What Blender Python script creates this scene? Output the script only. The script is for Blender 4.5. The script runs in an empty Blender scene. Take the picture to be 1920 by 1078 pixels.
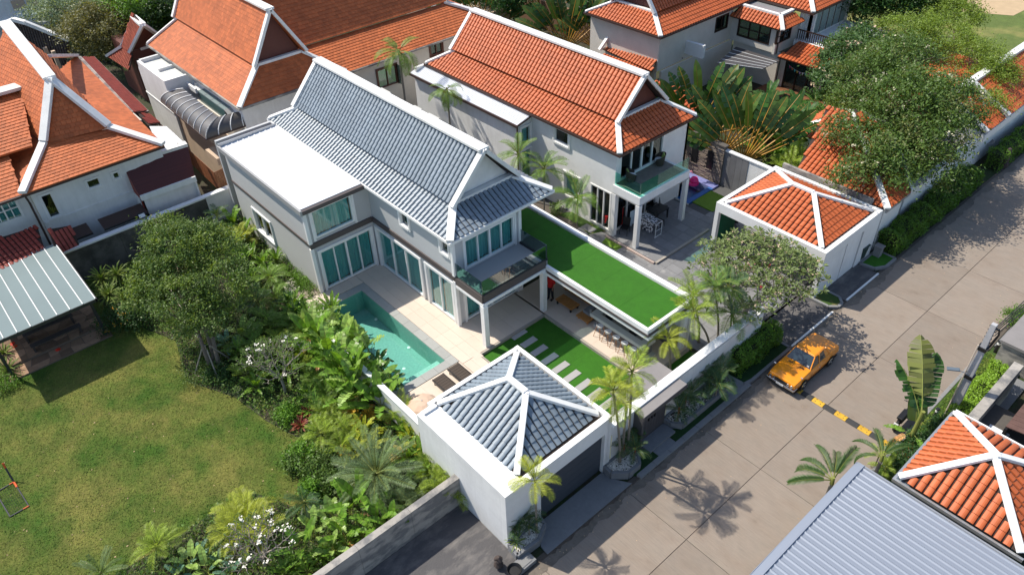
import bpy, math, random
import numpy as np
from mathutils import Vector, Matrix

# ---------------------------------------------------------------- scene, camera, light
S = bpy.context.scene
COL = S.collection
random.seed(7)
RNG = np.random.default_rng(11)
CAM_H = 27.0
F_PX = 1428.96
CM = np.array([[0.66295471, 0.74805303, -0.03012836],
               [-0.45400436, 0.43370429, 0.77831911],
               [0.59529076, -0.50231191, 0.62714563]])      # rows: camera right, up, back
cam_d = bpy.data.cameras.new('camera')
cam = bpy.data.objects.new('camera', cam_d)
COL.objects.link(cam)
cam_d.sensor_width = 36.0
cam_d.lens = F_PX / 1920 * 36.0
cam_d.clip_end = 900
cam.matrix_world = Matrix([[*CM[:, 0], 0], [*CM[:, 1], 0], [*CM[:, 2], CAM_H], [0, 0, 0, 1]])
S.camera = cam

SHX, SHY = 0.72, 0.30                                      # shadow of a 1 m post on the ground
sun_to = Vector((-SHX, -SHY, 1)).normalized()
world = bpy.data.worlds.new('World')
S.world = world
world.use_nodes = True
wn = world.node_tree.nodes
wl = world.node_tree.links
bg = wn['Background']
sky = wn.new('ShaderNodeTexSky')
sky.sky_type = 'NISHITA'
sky.sun_disc = False
sky.sun_elevation = math.asin(sun_to.z)
sky.sun_rotation = math.atan2(sun_to.x, sun_to.y)
wl.new(sky.outputs[0], bg.inputs[0])
bg.inputs[1].default_value = 0.15
sd = bpy.data.lights.new('sun', 'SUN')
sd.energy = 4.8
sd.angle = math.radians(0.53)
sd.color = (1.0, 0.93, 0.81)
sun = bpy.data.objects.new('sun', sd)
COL.objects.link(sun)
sun.rotation_euler = (-sun_to).to_track_quat('-Z', 'Y').to_euler()
sun.location = (0, 0, 60)
S.view_settings.view_transform = 'Standard'
S.view_settings.look = 'None'
S.view_settings.exposure = 0.30
S.view_settings.gamma = 1.0
S.view_settings.use_curve_mapping = False
S.render.engine = 'CYCLES'
S.cycles.max_bounces = 6
S.cycles.diffuse_bounces = 3
S.cycles.glossy_bounces = 2
S.cycles.transmission_bounces = 4
S.cycles.transparent_max_bounces = 12
S.cycles.use_denoising = True

# ---------------------------------------------------------------- survey helpers (photo measurements -> metres)
def ray(px, py):
    d = CM.T @ np.array([px - 960, -(py - 539), -F_PX])
    return d / np.linalg.norm(d)
def P(px, py, z=0.0):
    r = ray(px, py); t = (z - CAM_H) / r[2]
    return Vector((r[0] * t, r[1] * t, z))
def onX(px, py, x):
    r = ray(px, py); t = x / r[0]
    return Vector((x, r[1] * t, CAM_H + r[2] * t))
def onY(px, py, y):
    r = ray(px, py); t = y / r[1]
    return Vector((r[0] * t, y, CAM_H + r[2] * t))
def plane(a, b, c):
    a, b, c = Vector(a), Vector(b), Vector(c)
    n = (b - a).cross(c - a).normalized()
    if n.z < 0: n = -n
    return a, n
def onP(px, py, pl):
    a, n = pl
    r = Vector(ray(px, py)); o = Vector((0, 0, CAM_H))
    return o + r * ((a - o).dot(n) / r.dot(n))

# ---------------------------------------------------------------- materials
MATS = {}
def M(name, col, rough=0.7, var=0.0, scale=1.5, bump=0.0, bscale=40.0, metal=0.0, spec=0.4, isl=0.0,
      trans=0.0, col2=None, c2at=0.55, c2w=0.12, c2scale=0.5, stretch=(1, 1, 1), objr=0.0, emit=0.0, dirt=0.0, coat=0.0, streak=None):
    """procedural material: base colour, soft noise variation, per-leaf/per-object variation, patches of a second colour, bump"""
    if name in MATS: return MATS[name]
    m = bpy.data.materials.new(name); m.use_nodes = True
    nt = m.node_tree; N = nt.nodes; L = nt.links
    bs = N['Principled BSDF']; out = N['Material Output']
    bs.inputs['Roughness'].default_value = rough
    bs.inputs['Metallic'].default_value = metal
    bs.inputs['Specular IOR Level'].default_value = spec
    if coat: bs.inputs['Coat Weight'].default_value = coat; bs.inputs['Coat Roughness'].default_value = 0.05
    geo = N.new('ShaderNodeNewGeometry')
    mp = N.new('ShaderNodeMapping'); mp.inputs['Scale'].default_value = stretch
    L.new(geo.outputs['Position'], mp.inputs['Vector'])
    def noise(sc, det=4, ro=0.6):
        n = N.new('ShaderNodeTexNoise'); n.inputs['Scale'].default_value = sc
        n.inputs['Detail'].default_value = det; n.inputs['Roughness'].default_value = ro
        L.new(mp.outputs[0], n.inputs['Vector']); return n.outputs['Fac']
    def math_(op, a, b):
        n = N.new('ShaderNodeMath'); n.operation = op
        for i, v in enumerate((a, b)):
            if isinstance(v, (int, float)): n.inputs[i].default_value = v
            else: L.new(v, n.inputs[i])
        return n.outputs[0]
    cur = None
    rgb = N.new('ShaderNodeRGB'); rgb.outputs[0].default_value = (*col, 1); cur = rgb.outputs[0]
    if col2 is not None:
        mr = N.new('ShaderNodeMapRange'); mr.inputs['From Min'].default_value = c2at - c2w; mr.inputs['From Max'].default_value = c2at + c2w
        L.new(noise(c2scale, 5, 0.62), mr.inputs['Value'])
        mx = N.new('ShaderNodeMix'); mx.data_type = 'RGBA'
        L.new(mr.outputs[0], mx.inputs['Factor']); L.new(cur, mx.inputs['A']); mx.inputs['B'].default_value = (*col2, 1)
        cur = mx.outputs['Result']
    fac = None
    if var:
        fac = math_('ADD', math_('MULTIPLY', math_('SUBTRACT', noise(scale), 0.5), var * 3.2), 1.0)
    if isl:
        f2 = math_('ADD', math_('MULTIPLY', math_('SUBTRACT', geo.outputs['Random Per Island'], 0.5), isl * 2), 1.0)
        fac = f2 if fac is None else math_('MULTIPLY', fac, f2)
    if objr:
        oi = N.new('ShaderNodeObjectInfo')
        f3 = math_('ADD', math_('MULTIPLY', math_('SUBTRACT', oi.outputs['Random'], 0.5), objr * 2), 1.0)
        fac = f3 if fac is None else math_('MULTIPLY', fac, f3)
    if streak:
        m2 = N.new('ShaderNodeMapping'); m2.inputs['Scale'].default_value = streak[1]; L.new(geo.outputs['Position'], m2.inputs['Vector'])
        ns = N.new('ShaderNodeTexNoise'); ns.inputs['Scale'].default_value = 1; ns.inputs['Detail'].default_value = 6; ns.inputs['Roughness'].default_value = .7; L.new(m2.outputs[0], ns.inputs['Vector'])
        f5 = math_('ADD', math_('MULTIPLY', math_('SUBTRACT', ns.outputs['Fac'], 0.5), streak[0] * 2), 1.0)
        fac = f5 if fac is None else math_('MULTIPLY', fac, f5)
    if dirt:
        d = N.new('ShaderNodeMapRange'); d.inputs['From Min'].default_value = 0.35; d.inputs['From Max'].default_value = 0.6
        d.inputs['To Min'].default_value = 1 - dirt
        L.new(noise(0.9, 8, 0.7), d.inputs['Value'])
        fac = d.outputs[0] if fac is None else math_('MULTIPLY', fac, d.outputs[0])
    if fac is not None:
        vm = N.new('ShaderNodeVectorMath'); vm.operation = 'SCALE'
        L.new(cur, vm.inputs[0]); L.new(fac, vm.inputs['Scale']); cur = vm.outputs[0]
    L.new(cur, bs.inputs['Base Color'])
    if bump:
        b = N.new('ShaderNodeBump'); b.inputs['Strength'].default_value = bump; b.inputs['Distance'].default_value = 0.05
        L.new(noise(bscale, 3), b.inputs['Height']); L.new(b.outputs[0], bs.inputs['Normal'])
    if trans:
        tr = N.new('ShaderNodeBsdfTranslucent')
        g = N.new('ShaderNodeVectorMath'); g.operation = 'MULTIPLY'; g.inputs[1].default_value = (1.5, 1.35, 0.55)
        L.new(cur, g.inputs[0]); L.new(g.outputs[0], tr.inputs['Color'])
        ms = N.new('ShaderNodeMixShader'); ms.inputs[0].default_value = trans
        L.new(bs.outputs[0], ms.inputs[1]); L.new(tr.outputs[0], ms.inputs[2]); L.new(ms.outputs[0], out.inputs['Surface'])
    if emit:
        bs.inputs['Emission Color'].default_value = (*col, 1); bs.inputs['Emission Strength'].default_value = emit
    MATS[name] = m
    return m

def glass(name, tint, refl=0.12, rough=0.02):
    """thin tinted pane: tinted see-through layer with a surface reflection"""
    m = bpy.data.materials.new(name); m.use_nodes = True
    nt = m.node_tree; N = nt.nodes; L = nt.links
    N.remove(N['Principled BSDF']); out = N['Material Output']
    t = N.new('ShaderNodeBsdfTransparent'); t.inputs[0].default_value = (*tint, 1)
    g = N.new('ShaderNodeBsdfGlossy'); g.inputs['Roughness'].default_value = rough; g.inputs[0].default_value = (.9, .95, .95, 1)
    f = N.new('ShaderNodeLayerWeight'); f.inputs[0].default_value = .5
    pw = N.new('ShaderNodeMath'); pw.operation = 'POWER'; pw.inputs[1].default_value = 4; L.new(f.outputs['Facing'], pw.inputs[0])
    a = N.new('ShaderNodeMath'); a.operation = 'ADD'; a.inputs[1].default_value = refl; L.new(pw.outputs[0], a.inputs[0])
    ms = N.new('ShaderNodeMixShader'); L.new(a.outputs[0], ms.inputs[0]); L.new(t.outputs[0], ms.inputs[1]); L.new(g.outputs[0], ms.inputs[2])
    L.new(ms.outputs[0], out.inputs['Surface'])
    return m

white = M('white paint', (.80, .80, .79), .55, var=.03, scale=.7, dirt=.10)
cap_white = M('white ridge mortar', (.78, .78, .76), .6, var=.03, scale=2, dirt=.16, col2=(.34, .33, .31), c2at=.70, c2w=.04, c2scale=3.2)
old_white = M('weathered white mortar', (.72, .71, .68), .7, col2=(.22, .2, .18), c2at=.66, c2w=.05, c2scale=2.5, dirt=.15)
white_wall = M('off white render', (.76, .76, .75), .75, var=.03, scale=.5, dirt=.10, streak=(.16, (3, 3, .3)))
cream = M('cream wall', (.66, .61, .54), .8, var=.04, scale=.6, dirt=.1)
beige_wall = M('beige wall', (.55, .42, .31), .8, var=.05, scale=.6, dirt=.12)
grey_wall = M('warm grey boarding', (.475, .485, .495), .7, var=.02, scale=.6, stretch=(1, 1, 6))
brown_band = M('dark brown fascia', (.085, .07, .068), .55, var=.05)
gable_brown = M('red brown gable board', (.12, .04, .03), .6, var=.08, scale=3)
dark_metal = M('charcoal metal', (.03, .033, .036), .45)
black = M('black plastic', (.015, .015, .016), .4)
tile_grey = M('blue grey glazed tile', (.205, .25, .295), .38, isl=.05, objr=.05, var=.07, scale=.9, spec=.45, dirt=.12)
tile_orange = M('orange clay tile', (.50, .118, .036), .55, isl=.07, objr=.07, var=.09, scale=.7, dirt=.16)
gap_shade_m = M('tile gap shade underlay', (.045, .03, .025), .95)  # slab colour darkened so the shade in the tile gaps is painted in
tile_flat = M('orange flat shingle', (.47, .125, .038), .7, isl=.16, var=.07, scale=.9, dirt=.12)
tile_red = M('dark red tile', (.26, .045, .03), .6, isl=.12, objr=.1, var=.08, scale=1)
tile_dark = M('dark brown tile', (.05, .035, .03), .6, isl=.3, var=.1)
concrete = M('road concrete', (.345, .290, .240), .9, var=.08, scale=1.9, bump=.35, bscale=40, col2=(.205, .162, .128), c2at=.54, c2w=.20, c2scale=.9,
             objr=.08, stretch=(.85, 1.15, 1), dirt=.30, streak=(.30, (1.2, 22, 1)))
concrete_gap = M('road joint', (.10, .085, .07), .95)
kerb_conc = M('kerb concrete', (.22, .22, .22), .9, var=.09, scale=3, bump=.2)
apron = M('grey washed concrete', (.20, .205, .215), .9, var=.09, scale=6, bump=.2, bscale=120, dirt=.1)
dark_pave = M('dark stamped paving', (.075, .072, .075), .75, var=.10, scale=2, bump=.4, bscale=12, col2=(.18, .165, .155), c2at=.6, c2w=.12, c2scale=.9, stretch=(1.6, .7, 1))
old_conc = M('stained concrete wall', (.40, .37, .33), .9, var=.08, scale=.8, col2=(.19, .185, .18), c2at=.5, c2w=.06, c2scale=.8, dirt=.2, stretch=(1, 1, 2.2), bump=.15)
black_conc = M('mossy dark concrete wall', (.12, .115, .105), .95, var=.16, scale=1.2, col2=(.055, .055, .05), c2at=.5, c2w=.1, c2scale=.9, bump=.2)
patio_m = M('cream patio tile', (.60, .505, .42), .6, var=.03, scale=3, objr=.03, bump=.03)
patio_gap = M('patio grout', (.30, .25, .20), .9)
patio_edge = M('patio stone edge', (.33, .30, .26), .8, var=.08, scale=4)
coping = M('pool coping stone', (.33, .335, .32), .7, var=.12, scale=18, objr=.05)
slate = M('grey slate paving', (.19, .19, .195), .65, var=.12, scale=1.6, objr=.10, bump=.15, bscale=20, col2=(.27, .265, .26), c2at=.62, c2w=.05, c2scale=2.2)
slate_gap = M('slate grout', (.09, .09, .09), .9)
turf = M('artificial turf', (.032, .145, .006), .9, var=.12, scale=3, bump=.6, bscale=90, objr=.06, streak=(.22, (5, 26, 1)), dirt=.1)
dark_turf = M('dark shaded turf', (.012, .045, .008), .95, var=.2, scale=6, bump=.5)  # artificial grass of its own darker green
turf2 = M('faded artificial turf', (.12, .22, .02), .9, var=.12, scale=4, bump=.5, bscale=160)
lawn_m = M('garden lawn', (.052, .120, .008), .95, var=.22, scale=7, bump=1.0, bscale=40, col2=(.20, .195, .042), c2at=.495, c2w=.15, c2scale=.42, dirt=.28, streak=(.35, (14, 22, 1)))
field_m = M('field grass', (.10, .14, .03), .95, var=.2, scale=1.2, bump=.8, bscale=20, col2=(.27, .24, .08), c2at=.6, c2w=.1, c2scale=.2)
verge_m = M('verge grass', (.05, .10, .015), .95, var=.2, scale=5, bump=.8, bscale=90, col2=(.2, .17, .06), c2at=.6, c2w=.07, c2scale=1.5)
soil = M('dark soil', (.055, .045, .03), .95, var=.25, scale=2, bump=.8, bscale=15, col2=(.03, .05, .015), c2at=.5, c2w=.1, c2scale=1)
sand_m = M('bare sandy ground', (.45, .33, .2), .95, var=.1)
step_stone = M('grey granite slab', (.36, .355, .35), .85, var=.07, scale=30, objr=.06)
curtain_m = M('pale curtain', (.17, .36, .36), .8)
pebble_m = M('pale pebble', (.62, .58, .52), .8, isl=.3)
wood_m = M('teak wood', (.42, .19, .06), .5, var=.12, scale=4, objr=.1, stretch=(1, 6, 1))
deck_m = M('brown deck board', (.20, .085, .04), .6, objr=.25, var=.12)
fence_m = M('brown fence board', (.23, .085, .035), .6, objr=.18, var=.1)
fabric_grey = M('grey cushion', (.20, .21, .22), .9, var=.03)
stool_white = M('grey white seat shell', (.58, .60, .62), .45)
steel = M('galvanised steel', (.45, .46, .47), .4, metal=.6, var=.05)
sheet_silver = M('silver blue metal sheet', (.37, .40, .45), .36, metal=.5, var=.03, scale=.6)
sheet_white = M('white metal sheet', (.68, .69, .71), .45, var=.02)
sheet_green = M('pale green roof sheet', (.185, .235, .24), .8, var=.08, scale=.35, spec=.2)
poly_dark = M('smoked polycarbonate', (.075, .07, .07), .38, var=.1, scale=.5, spec=.6)
counter_m = M('pale stone counter', (.50, .50, .47), .5, var=.03)
bar_front = M('dark grey bar front', (.14, .14, .15), .7)
garage_door_m = M('slate blue door panel', (.055, .066, .082), .55, var=.03)
gate_m = M('dark grey gate board', (.075, .072, .075), .6, var=.05, objr=.05)
slab_grey = M('grey trowelled cement', (.235, .22, .215), .85, var=.07, scale=2, dirt=.1)
stone_wall_m = M('grey brown ledge stone', (.27, .22, .18), .85, objr=.35, isl=.35, var=.1, bump=.3)
flag_m = M('multicolour flagstone', (.26, .16, .10), .8, objr=.45, var=.18, scale=5, bump=.3, bscale=12)
flag_gap = M('flagstone mortar', (.16, .12, .09), .9)
mosaic_teal = M('teal pool mosaic', (.175, .385, .325), .5, var=.22, scale=9, isl=.0)
mosaic_blue = M('blue pool mosaic', (.04, .13, .36), .4, var=.1, scale=6)
gutter_brown = M('brown gutter', (.06, .035, .03), .5)
amber = M('amber car paint', (.80, .27, .004), .3, coat=.6, spec=.5)
chrome = M('chrome', (.6, .6, .6), .15, metal=1)
rubber = M('tyre rubber', (.02, .02, .02), .85)
yellow_p = M('yellow rubber hump', (.62, .36, .03), .7, var=.15, scale=6, dirt=.25)
black_p = M('black rubber hump', (.045, .045, .045), .8, var=.1)
bark = M('brown grey bark', (.20, .16, .12), .9, var=.2, scale=8, bump=.5, bscale=25)
palm_bark = M('ringed palm bark', (.24, .21, .17), .9, var=.2, scale=6, stretch=(1, 1, 5), bump=.4)
grey_twig = M('pale grey frangipani bark', (.30, .26, .22), .85, var=.12, scale=6)
petiole = M('yellow green petiole', (.20, .22, .05), .6, isl=.2)
def leafm(n, c, isl=.35, tr=.3, rough=.5, **k): return M(n, c, rough, isl=isl, objr=.18, trans=tr, var=.12, scale=.8, spec=.35, **k)
lf_tree = leafm('fine tree leaf', (0.091, 0.157, 0.030))
lf_olive = leafm('olive frangipani leaf', (0.140, 0.190, 0.058))
lf_yel = leafm('yellow green feathery leaf', (0.214, 0.281, 0.030))
lf_dark = leafm('dark evergreen leaf', (0.036, 0.091, 0.020))
lf_dry = leafm('dusty olive leaf', (0.198, 0.198, 0.074))
lf_hedge = leafm('hedge leaf', (0.116, 0.239, 0.023))
lf_palm = leafm('palm leaflet', (0.140, 0.247, 0.036), tr=.25)
lf_ypalm = leafm('golden palm leaflet', (.33, .38, .04), tr=.3)
lf_dpalm = leafm('dark palm leaflet', (0.049, 0.107, 0.033), tr=.2)
lf_date = leafm('grey green palm leaflet', (0.165, 0.239, 0.099), tr=.2)
lf_ban = leafm('banana blade', (0.140, 0.272, 0.030), tr=.3, rough=.38)
lf_banpale = leafm('pale banana blade', (0.281, 0.412, 0.099), tr=.3, rough=.4)
lf_trav = leafm('deep green broad blade', (0.036, 0.099, 0.017), tr=.2, rough=.3)
lf_brown = leafm('dried brown blade', (0.495, 0.247, 0.083), tr=.2)
lf_red = leafm('dark red leaf', (0.264, 0.033, 0.033), tr=.2)
lf_croton = leafm('yellow orange croton leaf', (0.693, 0.429, 0.049), tr=.25)
flower_w = M('cream white blossom', (.75, .72, .62), .7, isl=.1)
flower_b = M('pale pinkish blossom', (.50, .38, .26), .7, isl=.2)
glass_teal = glass('teal window glass', (.80, .96, .95), .05)
glass_dark = glass('dark window glass', (.35, .45, .45), .06)
glass_smoke = glass('smoked balustrade glass', (.38, .47, .49), .16)
glass_green = glass('green balustrade glass', (.62, .90, .82), .04)
water_m = glass('pool water', (.80, .97, .95), .02, .03)
nb = water_m.node_tree.nodes.new('ShaderNodeBump'); nn = water_m.node_tree.nodes.new('ShaderNodeTexNoise')
nn.inputs['Scale'].default_value = 3; nb.inputs['Strength'].default_value = .25
water_m.node_tree.links.new(nn.outputs['Fac'], nb.inputs['Height'])
for n_ in water_m.node_tree.nodes:
    if n_.type in ('BSDF_GLOSSY', 'LAYER_WEIGHT'): water_m.node_tree.links.new(nb.outputs[0], n_.inputs['Normal'])
red_m = M('red cloth', (.55, .015, .015), .7)
pink_m = M('hot pink vinyl', (.85, .03, .22), .35)
skin_m = M('skin', (.35, .19, .12), .6)
dark_cloth = M('dark trousers', (.02, .02, .03), .8)
blue_cloth = M('blue towel', (.05, .16, .4), .9)
pale_cloth = M('pale blue cloth', (.4, .5, .58), .9)
print_cloth = M('black and white patterned cloth', (.75, .75, .77), .9, col2=(.02, .02, .03), c2at=.5, c2w=.02, c2scale=9)
wicker = M('dark wicker', (.06, .045, .035), .8, var=.2, scale=30)
canvas_m = M('beige parasol canvas', (.55, .40, .30), .85, objr=.1)

# ---------------------------------------------------------------- mesh helpers
def link(o, parent=None):
    COL.objects.link(o)
    if parent is not None: o.parent = parent
    return o
def wloc(o):
    v = Vector((0, 0, 0))
    while o is not None:
        v += o.location; o = o.parent
    return v
def obj(name, me, parent=None, loc=None):
    """link a mesh; loc in world metres, made local to the (unrotated) parent"""
    o = bpy.data.objects.new(name, me)
    link(o, parent)
    if loc is not None: o.location = Vector(loc) - (wloc(parent) if parent else Vector((0, 0, 0)))
    return o
def thing(name, label, cat, loc=(0, 0, 0), group=None, rz=0):
    o = bpy.data.objects.new(name, None); link(o)
    o.location = loc; o.rotation_euler.z = rz; o.empty_display_size = .1
    o['label'] = label; o['category'] = cat
    if group: o['group'] = group
    return o
def tag(o, label=None, cat=None, group=None, kind=None):
    for k, v in (('label', label), ('category', cat), ('group', group), ('kind', kind)):
        if v: o[k] = v
    return o
def structure(name, loc=(0, 0, 0)):
    o = bpy.data.objects.new(name, None); link(o); o.location = loc; o['kind'] = 'structure'; o.empty_display_size = .1
    return o

class B:
    """collects boxes, bars, tubes, polygons (world coordinates) and links them as one mesh object"""
    def __init__(s): s.v = []; s.f = []; s.m = []; s.mats = []; s.smooth = False
    def mi(s, m):
        if m not in s.mats: s.mats.append(m)
        return s.mats.index(m)
    def poly(s, pts, faces, m):
        k = len(s.v); s.v += [tuple(p) for p in pts]; i = s.mi(m)
        for f in faces: s.f.append(tuple(k + a for a in f)); s.m.append(i)
        return s
    def box(s, x0, x1, y0, y1, z0, z1, m):
        x0, x1 = sorted((x0, x1)); y0, y1 = sorted((y0, y1)); z0, z1 = sorted((z0, z1))
        p = [(x0, y0, z0), (x1, y0, z0), (x1, y1, z0), (x0, y1, z0), (x0, y0, z1), (x1, y0, z1), (x1, y1, z1), (x0, y1, z1)]
        return s.poly(p, [(3, 2, 1, 0), (4, 5, 6, 7), (0, 1, 5, 4), (1, 2, 6, 5), (2, 3, 7, 6), (3, 0, 4, 7)], m)
    def obox(s, c, ax, ay, az, m):
        """box from centre and three half-axis vectors"""
        c, ax, ay, az = map(Vector, (c, ax, ay, az))
        p = [c + ax * i + ay * j + az * k for k in (-1, 1) for i, j in ((-1, -1), (1, -1), (1, 1), (-1, 1))]
        return s.poly(p, [(3, 2, 1, 0), (4, 5, 6, 7), (0, 1, 5, 4), (1, 2, 6, 5), (2, 3, 7, 6), (3, 0, 4, 7)], m)
    def bar(s, a, b, w, h, m, up=(0, 0, 1)):
        a, b, up = Vector(a), Vector(b), Vector(up)
        d = (b - a); L = d.length; d.normalize()
        sd_ = d.cross(up)
        if sd_.length < 1e-4: sd_ = Vector((1, 0, 0))
        sd_.normalize(); u = sd_.cross(d).normalized()
        return s.obox((a + b) / 2, d * (L / 2), sd_ * (w / 2), u * (h / 2), m)
    def prism(s, pts, z0, z1, m, mside=None):
        """plan polygon extruded"""
        n = len(pts); a = sum(pts[i][0] * pts[(i + 1) % n][1] - pts[(i + 1) % n][0] * pts[i][1] for i in range(n))
        if a < 0: pts = pts[::-1]
        p = [(x, y, z0) for x, y in pts] + [(x, y, z1) for x, y in pts]
        s.poly(p, [tuple(range(n, 2 * n)), tuple(range(n - 1, -1, -1))], m)
        k = len(s.v) - 2 * n; i = s.mi(mside or m)
        for j in range(n):
            s.f.append((k + j, k + (j + 1) % n, k + n + (j + 1) % n, k + n + j)); s.m.append(i)
        return s
    def slab3(s, pts, t, m):
        """3D polygon with thickness t downwards along its normal"""
        pts = [Vector(p) for p in pts]; n = len(pts)
        nm = (pts[1] - pts[0]).cross(pts[2] - pts[0]).normalized()
        if nm.z < 0: pts = pts[::-1]; nm = -nm
        lo = [p - nm * t for p in pts]
        f = [tuple(range(n)), tuple(range(2 * n - 1, n - 1, -1))] + [(j, n + j, n + (j + 1) % n, (j + 1) % n) for j in range(n)]
        return s.poly(pts + lo, f, m)
    def tube(s, pts, rs, m, seg=7, caps=True):
        pts = [Vector(p) for p in pts]; n = len(pts)
        if isinstance(rs, (int, float)): rs = [rs] * n
        k = len(s.v); mi = s.mi(m); ref = Vector((0.3, 0.2, 1)).normalized()
        for i, p in enumerate(pts):
            d = (pts[min(i + 1, n - 1)] - pts[max(i - 1, 0)]).normalized()
            a = d.cross(ref)
            if a.length < .1: a = d.cross(Vector((1, 0, 0)))
            a.normalize(); b = d.cross(a)
            for j in range(seg):
                t = 2 * math.pi * j / seg
                s.v.append(tuple(p + (a * math.cos(t) + b * math.sin(t)) * rs[i]))
        for i in range(n - 1):
            for j in range(seg):
                q = (j + 1) % seg
                s.f.append((k + i * seg + j, k + i * seg + q, k + (i + 1) * seg + q, k + (i + 1) * seg + j)); s.m.append(mi)
        if caps:
            s.f.append(tuple(k + j for j in range(seg))[::-1]); s.m.append(mi)
            s.f.append(tuple(k + (n - 1) * seg + j for j in range(seg))); s.m.append(mi)
        return s
    def lathe(s, c, prof, m, seg=16):
        """prof: list of (radius, z)"""
        c = Vector(c); k = len(s.v); mi = s.mi(m)
        for r, z in prof:
            for j in range(seg):
                t = 2 * math.pi * j / seg
                s.v.append((c.x + r * math.cos(t), c.y + r * math.sin(t), c.z + z))
        for i in range(len(prof) - 1):
            for j in range(seg):
                q = (j + 1) % seg
                s.f.append((k + i * seg + j, k + i * seg + q, k + (i + 1) * seg + q, k + (i + 1) * seg + j)); s.m.append(mi)
        s.f.append(tuple(k + j for j in range(seg))[::-1]); s.m.append(mi)
        s.f.append(tuple(k + (len(prof) - 1) * seg + j for j in range(seg))); s.m.append(mi)
        return s
    def mesh(s, name, off=(0, 0, 0)):
        me = bpy.data.meshes.new(name)
        me.from_pydata([(a - off[0], b - off[1], c - off[2]) for a, b, c in s.v], [], s.f)
        for m in s.mats: me.materials.append(m)
        me.polygons.foreach_set('material_index', s.m)
        if s.smooth: me.polygons.foreach_set('use_smooth', [True] * len(s.f))
        me.update()
        return me
    def build(s, name, parent=None, bevel=0):
        off = wloc(parent) if parent else Vector((0, 0, 0))
        o = bpy.data.objects.new(name, s.mesh(name, off)); link(o, parent)
        if bevel:
            bv = o.modifiers.new('bevel', 'BEVEL'); bv.width = bevel; bv.segments = 2; bv.limit_method = 'ANGLE'
        return o
def quads(name, V, mat, smooth=False):
    """mesh from an (N,4,3) array of separate quads"""
    V = np.asarray(V, dtype=np.float32); n = len(V)
    me = bpy.data.meshes.new(name)
    me.vertices.add(n * 4); me.vertices.foreach_set('co', V.reshape(-1))
    me.loops.add(n * 4); me.loops.foreach_set('vertex_index', np.arange(n * 4, dtype=np.int32))
    me.polygons.add(n); me.polygons.foreach_set('loop_start', np.arange(0, n * 4, 4, dtype=np.int32))
    mats = mat if isinstance(mat, (list, tuple)) else [mat]
    for m in mats: me.materials.append(m)
    me.update(calc_edges=True); me.validate(); me.shade_flat()
    return me
def xbar(b, pts, w, h, m):
    for p, q in zip(pts, pts[1:]): b.bar(p, q, w, h, m)

# ---------------------------------------------------------------- roof tiles
def tile_geo(kind, w, L):
    if kind == 'wave':
        prof = [(0.09, -.01), (.14, .040), (.30, .062), (.5, .070), (.70, .062), (.86, .040), (.91, -.01)]
    else:
        prof = [(0.04, 0.0), (.96, 0.0)]
    lift = .036 if kind == 'wave' else .036
    V = []; F = []; n = len(prof)
    for (t, h) in prof: V.append((t * w, 0, h + lift))
    for (t, h) in prof: V.append((t * w, L * 1.04, h * .96 + .002))
    for (t, h) in prof: V.append((t * w, 0, -.01))
    for i in range(n - 1):
        F.append((i, i + 1, n + i + 1, n + i)); F.append((2 * n + i, 2 * n + i + 1, i + 1, i))
    return np.array(V, dtype=float), np.array(F)
TILE_ME = {}
def tile_mesh(kind, w, L, mat):
    k = (kind, w, L, mat.name)
    if k not in TILE_ME:
        V, F = tile_geo(kind, w, L)
        me = bpy.data.meshes.new('roof_tile'); me.from_pydata(V.tolist(), [], F.tolist()); me.materials.append(mat)
        me.update(); TILE_ME[k] = me
    return TILE_ME[k]
def joined(name, V, F, mats_, mat, off):
    """many copies of one small mesh joined; mats_: list of (origin, 3x3)"""
    n = len(mats_); nv = len(V)
    O = np.array([m[0] for m in mats_], dtype=float) - np.array(off); R = np.array([m[1] for m in mats_], dtype=float)
    W = np.einsum('vk,nkj->nvj', V, R) + O[:, None, :]
    nf = len(F); fl = F.shape[1]
    I = (F[None] + (np.arange(n) * nv)[:, None, None]).reshape(-1).astype(np.int32)
    me = bpy.data.meshes.new(name)
    me.vertices.add(n * nv); me.vertices.foreach_set('co', W.astype(np.float32).reshape(-1))
    me.loops.add(len(I)); me.loops.foreach_set('vertex_index', I)
    me.polygons.add(n * nf); me.polygons.foreach_set('loop_start', np.arange(0, len(I), fl, dtype=np.int32))
    me.materials.append(mat); me.update(calc_edges=True); me.shade_flat()
    return me
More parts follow.
